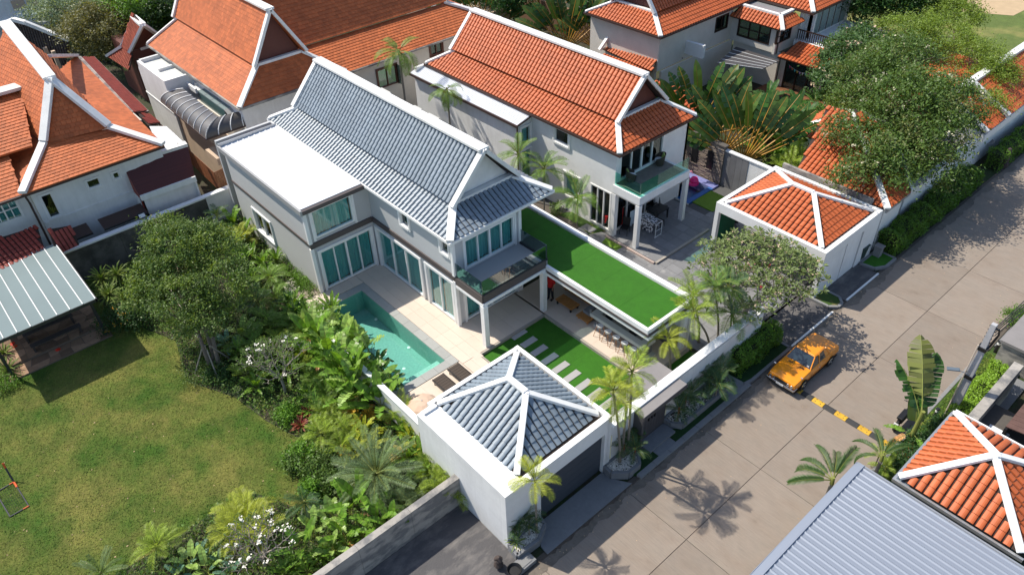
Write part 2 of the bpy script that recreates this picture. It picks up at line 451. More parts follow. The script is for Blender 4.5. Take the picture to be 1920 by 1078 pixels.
def slots_on(poly, w=.3, L=.34, margin=.06, half=False, only_visible=True):
    poly = [Vector(p) for p in poly]
    n = (poly[1] - poly[0]).cross(poly[2] - poly[0]).normalized()
    if n.z < 0: n = -n
    c = sum(poly, Vector()) / len(poly)
    if only_visible and n.dot(Vector((0, 0, CAM_H)) - c) < 0: return []
    up = (Vector((0, 0, 1)) - n * n.z).normalized(); u = up.cross(n).normalized()
    o = min(poly, key=lambda p: p.z)
    q = [((p - o).dot(u), (p - o).dot(up)) for p in poly]
    ar = sum(q[i][0] * q[(i + 1) % len(q)][1] - q[(i + 1) % len(q)][0] * q[i][1] for i in range(len(q)))
    sg = 1 if ar > 0 else -1
    xs = [a for a, b in q]; ys = [b for a, b in q]
    x0, x1, y0, y1 = min(xs), max(xs), min(ys), max(ys)
    nc = max(1, round((x1 - x0) / w)); nr = max(1, round((y1 - y0) / L))
    ww, LL = (x1 - x0) / nc, (y1 - y0) / nr
    R = [[*u], [*up], [*n]]
    out = []
    for r in range(nr):
        for k in range(nc):
            ox = x0 + k * ww + (ww / 2 if half and r % 2 else 0); oy = y0 + r * LL
            cx, cy = ox + ww / 2, oy + LL / 2
            ok = True
            for i in range(len(q)):
                ax, ay = q[i]; bx, by = q[(i + 1) % len(q)]
                dx, dy = bx - ax, by - ay; l = math.hypot(dx, dy)
                if l < 1e-6: continue
                if sg * (dx * (cy - ay) - dy * (cx - ax)) / l < margin: ok = False; break
            if ok:
                p = o + u * ox + up * oy
                out.append((tuple(p), R))
    return out
def lay_tiles(root, roof, slots, mat, kind='wave', w=.3, L=.34, limit=300):
    off = wloc(roof)
    cp = np.array([0, 0, CAM_H])
    slots = sorted(slots, key=lambda s: float(np.sum((np.array(s[0]) - cp) ** 2)))
    me = tile_mesh(kind, w, L, mat)
    for o, R in slots[:limit]:
        t = bpy.data.objects.new('roof_tile', me); link(t, roof)
        m = Matrix(R).transposed().to_4x4(); m.translation = Vector(o) - off
        t.matrix_basis = m
    rest = slots[limit:]
    if rest:
        V, F = tile_geo(kind, w, L)
        t = bpy.data.objects.new('roof_tiles', joined('roof_tiles', V, F, rest, mat, off)); link(t, roof)
        t['kind'] = 'stuff'

def flat4(q):
    q = [Vector(p) for p in q]
    if len(q) == 4:
        n = (q[1] - q[0]).cross(q[2] - q[0])
        if abs(n.z) > 1e-6: q[3].z = q[0].z - (n.x * (q[3].x - q[0].x) + n.y * (q[3].y - q[0].y)) / n.z
    return q
def roof_set(root, slopes, mat, kind='wave', w=.3, L=.34, limit=300, t=.09, name='roof'):
    b = B(); slopes = [flat4(q) for q in slopes]
    for s in slopes: b.slab3(s, t, gap_shade_m if kind == 'wave' else mat)
    roof = b.build(name, root)
    sl = []
    for s in slopes: sl += slots_on(s, w, L, half=(kind == 'flat'))
    lay_tiles(root, roof, sl, mat, kind, w, L, limit)
    return roof

def thai(root, a0, a1, b0, b1, ze, zb, zr, ia, ib, axis, cap, gable, tile, kind='wave', capw=.34, limit=300, ends=('gable', 'gable'),
         verge=None, fascia=None, rise=.10, w=.3, L=.34, ridgew=None):
    T = (lambda a, b, z: (a, b, z)) if axis == 'x' else (lambda a, b, z: (b, a, z))
    bm = (b0 + b1) / 2; ia0, ia1 = ia
    A, Bb = a0 + ia0, a1 - ia1
    low = [[T(a0, b0, ze), T(a1, b0, ze), T(Bb, b0 + ib, zb), T(A, b0 + ib, zb)],
           [T(a0, b1, ze), T(a1, b1, ze), T(Bb, b1 - ib, zb), T(A, b1 - ib, zb)],
           [T(a1, b0, ze), T(a1, b1, ze), T(Bb, b1 - ib, zb), T(Bb, b0 + ib, zb)],
           [T(a0, b0, ze), T(a0, b1, ze), T(A, b1 - ib, zb), T(A, b0 + ib, zb)]]
    oa = .22
    ra = A - oa if ends[0] == 'gable' else A + (bm - b0 - ib) * .5
    rb = Bb + oa if ends[1] == 'gable' else Bb - (bm - b0 - ib) * .5
    la = A - oa if ends[0] == 'gable' else A; lb = Bb + oa if ends[1] == 'gable' else Bb
    k = (zr - zb) / (bm - b0 - ib); ov = .16
    zz = zb + rise
    up = [[T(la, b0 + ib - ov, zz), T(lb, b0 + ib - ov, zz), T(rb, bm, zr), T(ra, bm, zr)],
          [T(la, b1 - ib + ov, zz), T(lb, b1 - ib + ov, zz), T(rb, bm, zr), T(ra, bm, zr)]]
    if ends[1] == 'hip': up.append([T(lb, b0 + ib - ov, zz), T(lb, b1 - ib + ov, zz), T(rb, bm, zr)])
    if ends[0] == 'hip': up.append([T(la, b0 + ib - ov, zz), T(la, b1 - ib + ov, zz), T(ra, bm, zr)])
    roof = roof_set(root, low + up, tile, kind, w, L, limit)
    rw = ridgew or capw * 1.25
    c = B().bar(T(ra - .05, bm, zr + .05), T(rb + .05, bm, zr + .05), rw, .16, cap).build('ridge_cap', root, .02)
    for (a, A2, s) in ((a0, A, 0), (a1, Bb, 1)):
        for (b, b2) in ((b0, b0 + ib), (b1, b1 - ib)):
            B().bar(T(a, b, ze + .07), T(A2, b2, zb + .07), capw, .14, cap).build('hip_cap', root, .02)
        if ends[s] == 'gable':
            sg = 1 if s else -1
            ea = (lb if s else la)
            for b2 in (b0 + ib - ov, b1 - ib + ov):
                d = -.10 * (1 if b2 < bm else -1)
                B().bar(T(ea, b2 + d, zz - .02), T(ea, bm, zr + .03), capw * .85, .20, verge or cap, up=T(0, -1 if b2 < bm else 1, .6)).build('verge_board', root, .02)
            g = A2 - sg * .30
            gb = B(); p = [T(g, b0 + ib, zb), T(g, b1 - ib, zb), T(g, bm, zr - .12)]
            p2 = [T(g - sg * .1, b0 + ib, zb), T(g - sg * .1, b1 - ib, zb), T(g - sg * .1, bm, zr - .12)]
            gb.poly(p + p2, [(0, 1, 2), (5, 4, 3), (0, 3, 4, 1), (1, 4, 5, 2), (2, 5, 3, 0)], gable).build('gable_board', root)
            B().bar(T(A2 - sg * .08, b0 + ib, zb + .06), T(A2 - sg * .08, b1 - ib, zb + .06), capw * .8, .18, cap).build('skirt_cap', root, .02)
        else:
            e = (la, ra) if not s else (lb, rb)
            for b2 in (b0 + ib - ov, b1 - ib + ov):
                B().bar(T(e[0], b2, zz + .06), T(e[1], bm, zr + .06), capw, .14, cap).build('hip_cap', root, .02)
    if fascia:
        f = B()
        f.box(*sorted((T(a0, 0, 0)[0 if axis == 'x' else 1], T(a1, 0, 0)[0 if axis == 'x' else 1])), b0 - .1, b0, ze - .14, ze + .0, fascia) if axis == 'x' else f.box(b0 - .1, b0, a0, a1, ze - .14, ze, fascia)
        if axis == 'x':
            f.box(a0, a1, b1, b1 + .1, ze - .14, ze, fascia); f.box(a1, a1 + .1, b0 - .1, b1 + .1, ze - .14, ze, fascia); f.box(a0 - .1, a0, b0 - .1, b1 + .1, ze - .14, ze, fascia)
        else:
            f.box(b1, b1 + .1, a0, a1, ze - .14, ze, fascia); f.box(b0 - .1, b1 + .1, a0 - .1, a0, ze - .14, ze, fascia); f.box(b0 - .1, b1 + .1, a1, a1 + .1, ze - .14, ze, fascia)
        f.build('gutter', root)
    # ceiling under the eaves
    so = B()
    x0, y0, _ = T(a0 + .05, b0 + .05, 0); x1, y1, _ = T(a1 - .05, b1 - .05, 0)
    so.box(x0, x1, y0, y1, ze - .06, ze - .02, white_wall if gable is not cap else white).build('soffit', root)
    return roof

def hip(root, x0, x1, y0, y1, ze, zr, r0, r1, cap, tile, limit=300, capw=.3, w=.3, L=.34, kind='wave'):
    """hip roof, ridge from r0 to r1 (x,y)"""
    r0 = (*r0, zr); r1 = (*r1, zr)
    c = [(x0, y0, ze), (x1, y0, ze), (x1, y1, ze), (x0, y1, ze)]
    if abs(r0[0] - r1[0]) >= abs(r0[1] - r1[1]):
        sl = [[c[0], c[1], r1, r0], [c[3], c[2], r1, r0], [c[1], c[2], r1], [c[0], c[3], r0]]
        pr = [(c[0], r0), (c[3], r0), (c[1], r1), (c[2], r1)]
    else:
        sl = [[c[0], c[3], r1, r0], [c[1], c[2], r1, r0], [c[0], c[1], r0], [c[3], c[2], r1]]
        pr = [(c[0], r0), (c[1], r0), (c[3], r1), (c[2], r1)]
    if (Vector(r0) - Vector(r1)).length < .05: sl = [s if len(s) == 3 else s[:3] for s in sl]
    roof = roof_set(root, sl, tile, kind, w, L, limit)
    for a, b in pr:
        B().bar(Vector(a) + Vector((0, 0, .08)), Vector(b) + Vector((0, 0, .08)), capw, .14, cap).build('hip_cap', root, .02)
    if (Vector(r0) - Vector(r1)).length > .05:
        B().bar(Vector(r0) + Vector((0, 0, .10)), Vector(r1) + Vector((0, 0, .10)), capw * 1.05, .15, cap).build('ridge_cap', root, .02)
    return roof

# ---------------------------------------------------------------- walls and windows
FACE = {'+x': lambda c: (lambda a, d, z: (c + d, a, z)), '-x': lambda c: (lambda a, d, z: (c - d, a, z)),
        '-y': lambda c: (lambda a, d, z: (a, c - d, z)), '+y': lambda c: (lambda a, d, z: (a, c + d, z))}
def fbox(b, f, a0, a1, d0, d1, z0, z1, m):
    p, q = f(a0, d0, z0), f(a1, d1, z1)
    return b.box(p[0], q[0], p[1], q[1], p[2], q[2], m)
def wall(b, face, c, a0, a1, z0, z1, m, opens=(), th=.2):
    f = FACE[face](c)
    cuts = sorted({a0, a1, *[o[0] for o in opens], *[o[1] for o in opens]})
    for p, q in zip(cuts, cuts[1:]):
        mid = (p + q) / 2; z = z0
        for o in sorted([o for o in opens if o[0] < mid < o[1]], key=lambda o: o[2]):
            if o[2] > z + 1e-3: fbox(b, f, p, q, -th, 0, z, o[2], m)
            z = o[3]
        if z < z1 - 1e-3: fbox(b, f, p, q, -th, 0, z, z1, m)
def window(root, face, c, a0, a1, z0, z1, n=1, fm=None, gm=None, cm=None, name='window', fw=.09, rows=1, surround=0, sill=False, proud=.04, label=None):
    """frame (part) > pane, curtain (sub-parts)"""
    fm = fm or white; gm = gm or glass_teal
    f = FACE[face](c); b = B()
    s = surround
    if s:
        fbox(b, f, a0 - s, a0, 0.002, proud + .04, z0 - s, z1 + s, fm); fbox(b, f, a1, a1 + s, 0.002, proud + .04, z0 - s, z1 + s, fm)
        fbox(b, f, a0, a1, 0.002, proud + .04, z1, z1 + s, fm)
        if z0 > .6 and not (3.3 < z0 < 3.9): fbox(b, f, a0, a1, 0.002, proud + .06, z0 - s, z0, fm)
    fbox(b, f, a0, a0 + fw, -.12, proud, z0, z1, fm); fbox(b, f, a1 - fw, a1, -.12, proud, z0, z1, fm)
    fbox(b, f, a0 + fw, a1 - fw, -.12, proud, z1 - fw, z1, fm); fbox(b, f, a0 + fw, a1 - fw, -.12, proud, z0, z0 + fw, fm)
    W = (a1 - a0 - 2 * fw) / n
    for i in range(1, n):
        x = a0 + fw + W * i
        wd = fw * (.95 if (n == 4 and i == 2) else .5)
        fbox(b, f, x - wd / 2 - .01, x + wd / 2 + .01, -.11, proud - .015, z0 + fw, z1 - fw, fm)
    Hh = (z1 - z0 - 2 * fw) / rows
    for r in range(1, rows): fbox(b, f, a0 + fw, a1 - fw, -.10, proud - .02, z0 + fw + Hh * r - .03, z0 + fw + Hh * r + .03, fm)
    w = b.build(name, root)
    if label: w['label'] = label
    for i in range(n):
        x = a0 + fw + W * i
        for r in range(rows):
            pb = B(); fbox(pb, f, x + .02, x + W - .02, -.07, -.062, z0 + fw + Hh * r, z0 + fw + Hh * (r + 1), gm); pb.build('pane', w)
    if cm:
        for side in range(1 if n == 1 else 2):
            k = []; A0 = a0 + fw; A1 = a1 - fw
            if n > 1: A0, A1 = (A0, (A0 + A1) / 2 - .02) if side == 0 else ((A0 + A1) / 2 + .02, A1)
            m = max(8, int((A1 - A0) / .045)); ph = random.random() * 6
            for j in range(m + 1):
                a = A0 + (A1 - A0) * j / m
                d = -.20 + .05 * math.sin(j * 1.35 + ph) + .03 * math.sin(j * .47 + ph * 2)
                k.append((f(a, d, z0 + fw), f(a, d, z1 - fw)))
            cb = B(); pts = [p for pr_ in k for p in pr_]
            cb.poly(pts, [(2 * j, 2 * j + 2, 2 * j + 3, 2 * j + 1) for j in range(m)], cm)
            o = cb.build('curtain', w)
    return w

def tile_field(root, name, x0, x1, y0, y1, z, sx, sy, m, gap=.012, th=.03, stagger=False, skip=None, jit=0.0):
    """countable paving pieces, each an object, sharing mesh data"""
    me = B().box(0, sx - gap, 0, sy - gap, -th, 0, m).mesh(name)
    nx = round((x1 - x0) / sx); ny = round((y1 - y0) / sy); out = []
    for j in range(ny):
        for i in range(nx):
            x = x0 + i * sx + (sx / 2 if stagger and j % 2 else 0); y = y0 + j * sy
            if x + sx > x1 + .02: continue
            if skip and skip(x + sx / 2, y + sy / 2): continue
            out.append((x, y))
    cen = sorted(out, key=lambda p: p[0] ** 2 + p[1] ** 2)
    for x, y in cen[:300]: obj(name, me, root, (x, y, z + random.uniform(0, .003)))
    if cen[300:]:
        b = B()
        for x, y in cen[300:]: b.box(x, x + sx - gap, y, y + sy - gap, z - th, z, m)
        b.build(name + 's', root)['kind'] = 'stuff'
def sheets(root, name, x0, x1, y0, y1, z0, z1, m, along='x', pitch=.25, panel=1.0, rib=.035, ribw=.05, slope='y'):
    """ribbed metal sheets; ribs run along 'along'; z0 at low coordinate of slope axis, z1 at high"""
    def zf(x, y):
        t = (y - y0) / (y1 - y0) if slope == 'y' else (x - x0) / (x1 - x0)
        return z0 + (z1 - z0) * t
    lo, hi = (y0, y1) if along == 'x' else (x0, x1)
    n = max(1, round((hi - lo) / panel)); pw = (hi - lo) / n; k = max(1, round(pw / pitch)); rp = pw / k
    for i in range(n):
        pts = []; s = lo + i * pw
        prof = []
        for j in range(k):
            c = s + j * rp
            prof += [(c, 0), (c + rp - ribw * 2.4, 0), (c + rp - ribw * 1.5, rib), (c + rp - ribw * .9, rib)]
        prof.append((s + pw, 0))
        b = B(); V = []
        for c, h in prof:
            if along == 'x': V += [(x0, c, zf(x0, c) + h), (x1, c, zf(x1, c) + h)]
            else: V += [(c, y0, zf(c, y0) + h), (c, y1, zf(c, y1) + h)]
        fs = [(2 * j, 2 * j + 1, 2 * j + 3, 2 * j + 2) for j in range(len(prof) - 1)]
        if along != 'x': fs = [f[::-1] for f in fs]
        b.poly(V, fs, m).build(name, root)

# ================================================================= THE GROUND
def with_holes(b, x0, x1, y0, y1, z0, z1, m, holes):
    xs = sorted({x0, x1, *[v for h in holes for v in h[:2] if x0 < v < x1]}); ys = sorted({y0, y1, *[v for h in holes for v in h[2:] if y0 < v < y1]})
    for i in range(len(xs) - 1):
        for j in range(len(ys) - 1):
            cx, cy = (xs[i] + xs[i + 1]) / 2, (ys[j] + ys[j + 1]) / 2
            if not any(h[0] < cx < h[1] and h[2] < cy < h[3] for h in holes): b.box(xs[i], xs[i + 1], ys[j], ys[j + 1], z0, z1, m)
    return b
HOLES = [(-31.05, -23.25, 11.95, 15.15), (-26.65, -24.05, 35.4, 38.65), (-33.05, -20.95, 47.45, 51.15)]
g = with_holes(B(), -220, 160, -120, 260, -1.6, -.06, soil, HOLES).build('ground'); g['kind'] = 'structure'
rd = structure('road', (-8.9, 20, 0))
B().box(-12.35, -5.45, -30, 120, -.08, -.03, concrete_gap).build('road_joint', rd)
J = 5.05
for k in range(-6, 16):
    for (xa, xb) in ((-12.15, -8.917), (-8.89, -5.62)):
        y0 = 16.06 + J * k
        B().box(xa, xb, y0 + .011, y0 + J - .011, -.05, random.uniform(0, .006), concrete).build('concrete_slab', rd)
pv = structure('pavement', (-12.3, 20, 0))
def strip(name, x0, x1, y0, y1, z, m, parent=pv, z0=-.05): return B().box(x0, x1, y0, y1, z0, z, m).build(name, parent)
for y0 in np.arange(16.95, 24.3, 1.0):                                # kerb stones before the planters
    B().box(-12.28, -12.02, y0, y0 + .985, -.05, .12, kerb_conc).build('kerb_stone', pv, .015)
B().prism([(-13.4, 12.3), (-13.4, 16.0), (-12.95, 16.0), (-12.15, 16.5), (-12.15, 11.55), (-12.6, 11.6), (-13.15, 12.25)], -.05, .035, apron).build('garage_ramp', pv)
def ragged(name, xw, xe, y0, y1, amp, z, m, parent, seed):
    r = random.Random(seed); V = []; y = y0; k = 0; e = amp * .5
    while y < y1:
        e = min(amp, max(.05, e + r.uniform(-.13, .13))); V += [(xw, y, z), (xw + (xe - xw) * .5 + e, y, z)]; y += r.uniform(.08, .25); k += 1
    return B().poly(V, [(2 * i, 2 * i + 1, 2 * i + 3, 2 * i + 2) for i in range(k - 1)], m).build(name, parent)
ragged('gutter_dirt', -12.17, -12.0, 8, 60, .42, .011, M('damp gutter silt', (.17, .145, .12), .9, var=.22, scale=5, dirt=.3), pv, 3)
ragged('gutter_silt', -12.17, -12.1, 9, 26, .16, .015, M('dark gutter silt', (.09, .07, .055), .9, var=.3, scale=6), pv, 8)
lw = B().box(-46, -16.5, -40, 11.2, -.06, .03, lawn_m).build('lawn'); lw['kind'] = 'structure'
dw = B().box(-16.3, -12.19, -6, 10.55, -.06, .02, dark_pave).build('driveway'); dw['kind'] = 'structure'
fd = B().box(-42, 60, 66, 180, -.06, .02, field_m).build('field'); fd['kind'] = 'structure'
B().prism([tuple(P(1800, 22, .03)[:2]), tuple(P(1900, 30, .03)[:2]), tuple(P(1960, 0, .03)[:2]), tuple(P(1830, -20, .03)[:2])], .0, .035, sand_m).build('sandy_ground')['kind'] = 'structure'

# grass and paving on the far side of the road
vg = B().prism([(-5.5, 22), (-5.5, 35.1), (-4.9, 36.6), (-4.3, 36.9), (-3.6, 36.0), (-3.9, 33.5), (-3.9, 22)], -.06, .09, verge_m).build('grass_verge'); vg['kind'] = 'structure'
for y0 in np.arange(21.6, 35, 1.0): B().box(-5.66, -5.5, y0, y0 + .985, -.05, .11, kerb_conc).build('kerb_stone', pv, .01)
fp = B().prism([(-5.4, 36.0), (-4.8, 37.2), (-2.5, 36.2), (6, 36.2), (6, 80), (-5.4, 80)], -.06, .03, apron).build('neighbour_forecourt'); fp['kind'] = 'structure'
B().box(-4.35, -3.2, 29.9, 34.5, -.05, .04, apron).build('forecourt_strip')['kind'] = 'structure'
# speed hump: alternating rubber segments
sh = thing('speed_hump', 'yellow and black striped rubber speed hump across the road beside the orange car', 'speed hump', (-8.3, 26.4, 0))
nseg = 10; x = -11.3; wseg = (5.75) / nseg
for i in range(nseg):
    xa = x + i * wseg; b = B(); m = yellow_p if i % 2 == 1 else black_p
    pr = [(-.17, .0), (-.11, .045), (0, .06), (.11, .045), (.17, .0)]
    V = [(xa + .01, 26.33 + a, .006 + h) for a, h in pr] + [(xa + wseg - .01, 26.33 + a, .006 + h) for a, h in pr]
    b.poly(V, [(j, j + 5, j + 6, j + 1) for j in range(4)] + [(0, 1, 2, 3, 4), (9, 8, 7, 6, 5)], m)
    for sx_ in (.15, .42):
        for sy_ in (-.08, .08): b.box(xa + sx_ - .02, xa + sx_ + .02, 26.33 + sy_ - .02, 26.33 + sy_ + .02, .03, .062, black_p)
    b.build('hump_segment', sh)

# ================================================================= GREY HOUSE (the main house)
A = thing('grey_house', 'two storey grey house with blue grey tiled roof and white trim by the swimming pool', 'house', (-34, 20, 0))
b = B()
dA1 = (-32.1, -28.0, .35, 2.95); dA2 = (-27.4, -25.2, .35, 2.95); wA1 = (-29.35, -28.6, 4.6, 5.4); wA2 = (-25.85, -25.2, 4.65, 5.4)
wall(b, '-y', 17.3, -32.6, -24.9, .3, 5.75, grey_wall, [dA1, dA2, wA1, wA2])
dW = (13.75, 17.05, .35, 2.9); wW = (13.75, 16.2, 3.8, 5.5)
wall(b, '+x', -32.4, 13.4, 17.3, .3, 5.6, M('grey brick render', (.46, .465, .47), .7, var=.02, scale=.6), [dW, wW])
wl_ = (-39.7, -37.5, 1.0, 2.5)
wall(b, '-y', 13.4, -41.9, -32.6, -.05, 5.6, M('grey lap boarding', (.52, .52, .52), .7, var=.02), [wl_])
dE = (17.8, 21.4, .35, 2.6); wE = (18.0, 21.3, 3.62, 5.4)
wall(b, '+x', -24.9, 17.5, 21.7, .3, 5.75, grey_wall, [dE, wE])
wall(b, '-x', -43.0, 13.4, 23.7, -.05, 5.75, grey_wall)
wall(b, '+y', 23.7, -43, -27.6, -.05, 5.75, white_wall)
wall(b, '+x', -27.6, 21.7, 23.7, 3.2, 5.75, grey_wall); wall(b, '+y', 21.7, -27.8, -25.1, .3, 5.75, grey_wall)
wall(b, '+x', -32.6, 17.3, 17.31, .3, 3, grey_wall)
b.build('wall', A)
fl = B().box(-42.8, -25.1, 17.5, 21.5, .2, .3, wood_m).box(-42.8, -32.6, 13.6, 17.5, .2, .3, wood_m)
fl.box(-42.8, -25.1, 17.5, 21.5, 3.35, 3.5, wood_m).box(-41.7, -32.6, 13.6, 17.5, 3.35, 3.5, wood_m).build('floor_slab', A)
# brown band between storeys, with a white line under the wing's edge
b = B()
b.box(-32.33, -24.84, 17.22, 17.3, 3.28, 3.60, brown_band); b.box(-32.4, -32.32, 13.32, 17.22, 3.28, 3.60, brown_band); b.box(-41.9, -32.4, 13.34, 13.4, 3.36, 3.52, brown_band)
b.build('storey_band', A)
b = B()
for (x, y, z1) in ((-32.4, 13.36, 5.6), (-24.88, 17.26, 5.7), (-24.88, 21.62, 5.7)):
    for (za, zb_) in ((.3, 3.28), (3.6, z1)): B().box(x - .1, x + .09, y - .07, y + .12, za, zb_, white).build('corner_post', A, .01)
window(A, '-y', 17.3, *dA1, n=3, cm=curtain_m, surround=.14, name='sliding_door')
window(A, '-y', 17.3, *dA2, n=2, cm=curtain_m, surround=.14, name='sliding_door')
window(A, '-y', 17.3, *wA1, n=1, cm=None, gm=glass_dark, surround=.13, fw=.07)
window(A, '-y', 17.3, *wA2, n=1, cm=None, gm=glass_dark, surround=.13, fw=.07)
window(A, '+x', -32.4, *dW, n=4, cm=curtain_m, surround=.12, name='sliding_door')
window(A, '+x', -32.4, *wW, n=1, cm=curtain_m, surround=.13)
window(A, '-y', 13.4, *wl_, n=2, cm=None, gm=glass_dark, surround=.1)
window(A, '+x', -24.9, *dE, n=4, cm=curtain_m, surround=.1, name='sliding_door')
window(A, '+x', -24.9, *wE, n=4, cm=curtain_m, surround=.1, name='sliding_door')
thai(A, -43.15, -24.75, 17.1, 23.9, 5.8, 6.6, 8.98, (1.5, 1.5), 1.45, 'x', cap_white, white, tile_grey, capw=.40, fascia=white, ridgew=.62, L=.34)
# flat metal roof over the wing
sheets(A, 'roof_sheet', -42.0, -32.45, 13.32, 17.0, 5.72, 5.80, sheet_white, 'x', pitch=.39, panel=.78, rib=.035, slope='y')
b = B().box(-42.05, -32.2, 13.14, 13.26, 5.55, 5.84, M('grey fascia', (.33, .33, .33), .5)).box(-42.05, -42.0, 13.2, 17, 5.55, 5.95, steel)
b.box(-32.45, -32.2, 13.26, 17.0, 5.55, 5.78, brown_band).box(-32.52, -32.42, 13.26, 17.0, 5.78, 5.82, sheet_white).build('fascia', A)
# rear parapet on the boundary, carrying the air conditioners
b = B().box(-44, -32.7, 24.35, 24.5, 3.0, 5.05, white).box(-44, -32.7, 24.95, 25.1, 0, 5.2, white).box(-44, -32.7, 24.5, 24.95, 4.8, 4.9, old_conc)
b.box(-32.9, -32.7, 24.5, 24.95, 3, 5.2, white).box(-44, -32.7, 23.9, 24.35, 4.3, 4.4, white_wall).build('rear_parapet', A)
# balcony and green roof terrace
b = B().box(-24.9, -22.75, 17.3, 21.65, 3.15, 3.5, M('balcony floor', (.33, .335, .34), .8, var=.03)).build('balcony_floor', A)
b = B().box(-24.9, -22.7, 17.22, 17.3, 3.12, 3.58, brown_band).box(-22.75, -22.67, 17.3, 21.5, 3.12, 3.58, brown_band).build('balcony_fascia', A)
b = B().box(-24.9, -22.62, 17.2, 17.42, 2.95, 3.12, white).box(-22.86, -22.62, 17.42, 21.4, 2.95, 3.12, white).build('balcony_beam', A)
for (x0, x1, y0, y1) in ((-24.78, -23.8, 17.28, 17.30), (-23.79, -22.74, 17.28, 17.30), (-22.74, -22.72, 17.3, 18.7), (-22.74, -22.72, 18.71, 20.1), (-22.74, -22.72, 20.11, 21.5), (-24.7, -23.7, 21.58, 21.60), (-23.69, -22.72, 21.58, 21.60)):
    B().box(x0, x1, y0, y1, 3.62, 4.45, glass_smoke).build('balustrade_pane', A)
B().box(-24.8, -22.7, 17.26, 17.32, 3.581, 3.64, dark_metal).box(-22.76, -22.70, 17.32, 21.5, 3.581, 3.64, dark_metal).box(-24.8, -22.7, 21.56, 21.64, 3.5, 3.64, dark_metal).build('balustrade_rail', A)
for (x, y) in ((-22.72, 17.33), (-22.72, 21.33)):
    B().box(x - .14, x + .14, y - .14, y + .14, .3, 2.95, white).build('column', A, .01)
# ---- terrace pavilion with artificial grass roof
T = thing('roof_terrace_pavilion', 'long flat terrace roof of bright artificial grass with white edges beside the grey house', 'pavilion', (-19.3, 23, 0))
for i in range(6): B().box(-27.5 + i * 1.91, -27.5 + (i + 1) * 1.91 - .006, 21.65, 24.55, 3.02, 3.16, turf).build('artificial_grass', T)
b = B().box(-22.7, -15.84, 21.45, 21.62, 3.0, 3.24, white).box(-15.98, -15.82, 21.62, 24.6, 3.0, 3.24, white).box(-27.55, -15.82, 24.6, 24.9, 2.9, 3.27, white).build('white_edge', T)
b = B().box(-22.7, -15.78, 21.42, 21.47, 2.86, 3.0, brown_band).box(-15.84, -15.78, 21.47, 24.6, 2.86, 3.0, brown_band).build('fascia', T)
b = B().box(-22.86, -15.75, 21.45, 21.6, 2.66, 2.86, white).box(-15.92, -15.75, 21.6, 24.7, 2.66, 2.86, white).box(-22.7, -15.92, 21.6, 24.6, 2.88, 2.98, white_wall)
b.build('beam', T)
B().box(-15.98, -15.76, 24.2, 24.5, .3, 2.66, white).build('column', T, .01)
B().box(-24.9, -15.8, 24.62, 24.82, 0, 2.9, white_wall).build('rear_wall', T)

# ---- patio
pt = structure('patio', (-24, 18, 0))
pb = B()
for r in ((-32.4, -19.35, 15.55, 16.62), (-32.4, -22.45, 16.62, 21.15), (-24.9, -15.6, 21.15, 24.6), (-24.9, -22.45, 21.15, 21.5), (-22.6, -19.35, 11.3, 15.55), (-33.4, -31.5, 11.3, 17.3)):
    pb.box(*r, -.05, .27, patio_gap)
pb.build('patio_base', pt)
for (x0, x1, y0, y1) in ((-32.38, -22.52, 15.6, 17.28), (-24.88, -22.52, 17.28, 21.1), (-24.88, -15.62, 21.22, 24.58), (-22.5, -19.32, 15.6, 16.58), (-22.76, -19.32, 11.3, 15.58), (-32.38, -31.54, 11.6, 15.58)):
    nx, ny = max(1, round((x1 - x0) / 1.2)), max(1, round((y1 - y0) / .6))
    tile_field(pt, 'patio_tile', x0, x1, y0, y1, .30, (x1 - x0) / nx, (y1 - y0) / ny, patio_m, gap=.007)
b = B().box(-22.50, -22.40, 16.62, 21.1, .0, .305, patio_edge).box(-22.40, -15.55, 21.08, 21.2, 0, .305, patio_edge).box(-15.6, -15.5, 21.2, 24.6, 0, .305, patio_edge).box(-22.5, -19.3, 16.6, 16.68, 0, .305, patio_edge)
b.build('patio_edge', pt)
for i in range(5): B().box(-22.4 + i * 1.72, -22.4 + (i + 1) * 1.72 - .004, 16.68, 21.08, -.05, .15, turf).build('artificial_lawn')['kind'] = 'structure'
B().box(-15.5, -13.8, 21.084, 24.6, -.05, .14, turf).build('artificial_lawn')['kind'] = 'structure'
sp = structure('garden_path', (-18, 18, .15))
P0 = P(972.5, 626, .18); P1 = P(1107.8, 731.6, .18)
for i in range(10):
    c = P0.lerp(P1, i / 6.6)
    if c.x > -14.6: break
    B().box(c.x - .19, c.x + .19, c.y - .47, c.y + .47, .13, .18, step_stone).build('stepping_stone', sp, .008)
# ---- pool
pool = thing('swimming_pool', 'rectangular teal mosaic swimming pool with grey stone edge in front of the grey house', 'swimming pool', (-27.2, 13.6, 0))
b = B()
X0, X1, Y0, Y1 = -31.0, -23.3, 12.0, 15.1
b.poly([(X0, Y0, -1.05), (X1, Y0, -.95), (X1, Y1, -.95), (X0, Y1, -1.05), (X0, Y0, .255), (X1, Y0, .255), (X1, Y1, .255), (X0, Y1, .255)],
       [(0, 1, 2, 3), (0, 4, 5, 1), (1, 5, 6, 2), (2, 6, 7, 3), (3, 7, 4, 0)], mosaic_teal)
b.box(X1 - .75, X1 - .01, Y0 + .01, Y1 - .01, -.94, -.25, M('pale pool step', (.30, .52, .44), .6, var=.3, scale=14))
b.build('basin', pool)
B().poly([(X0, Y0, .2), (X1, Y0, .2), (X1, Y1, .2), (X0, Y1, .2)], [(0, 1, 2, 3)], water_m).build('water', pool)
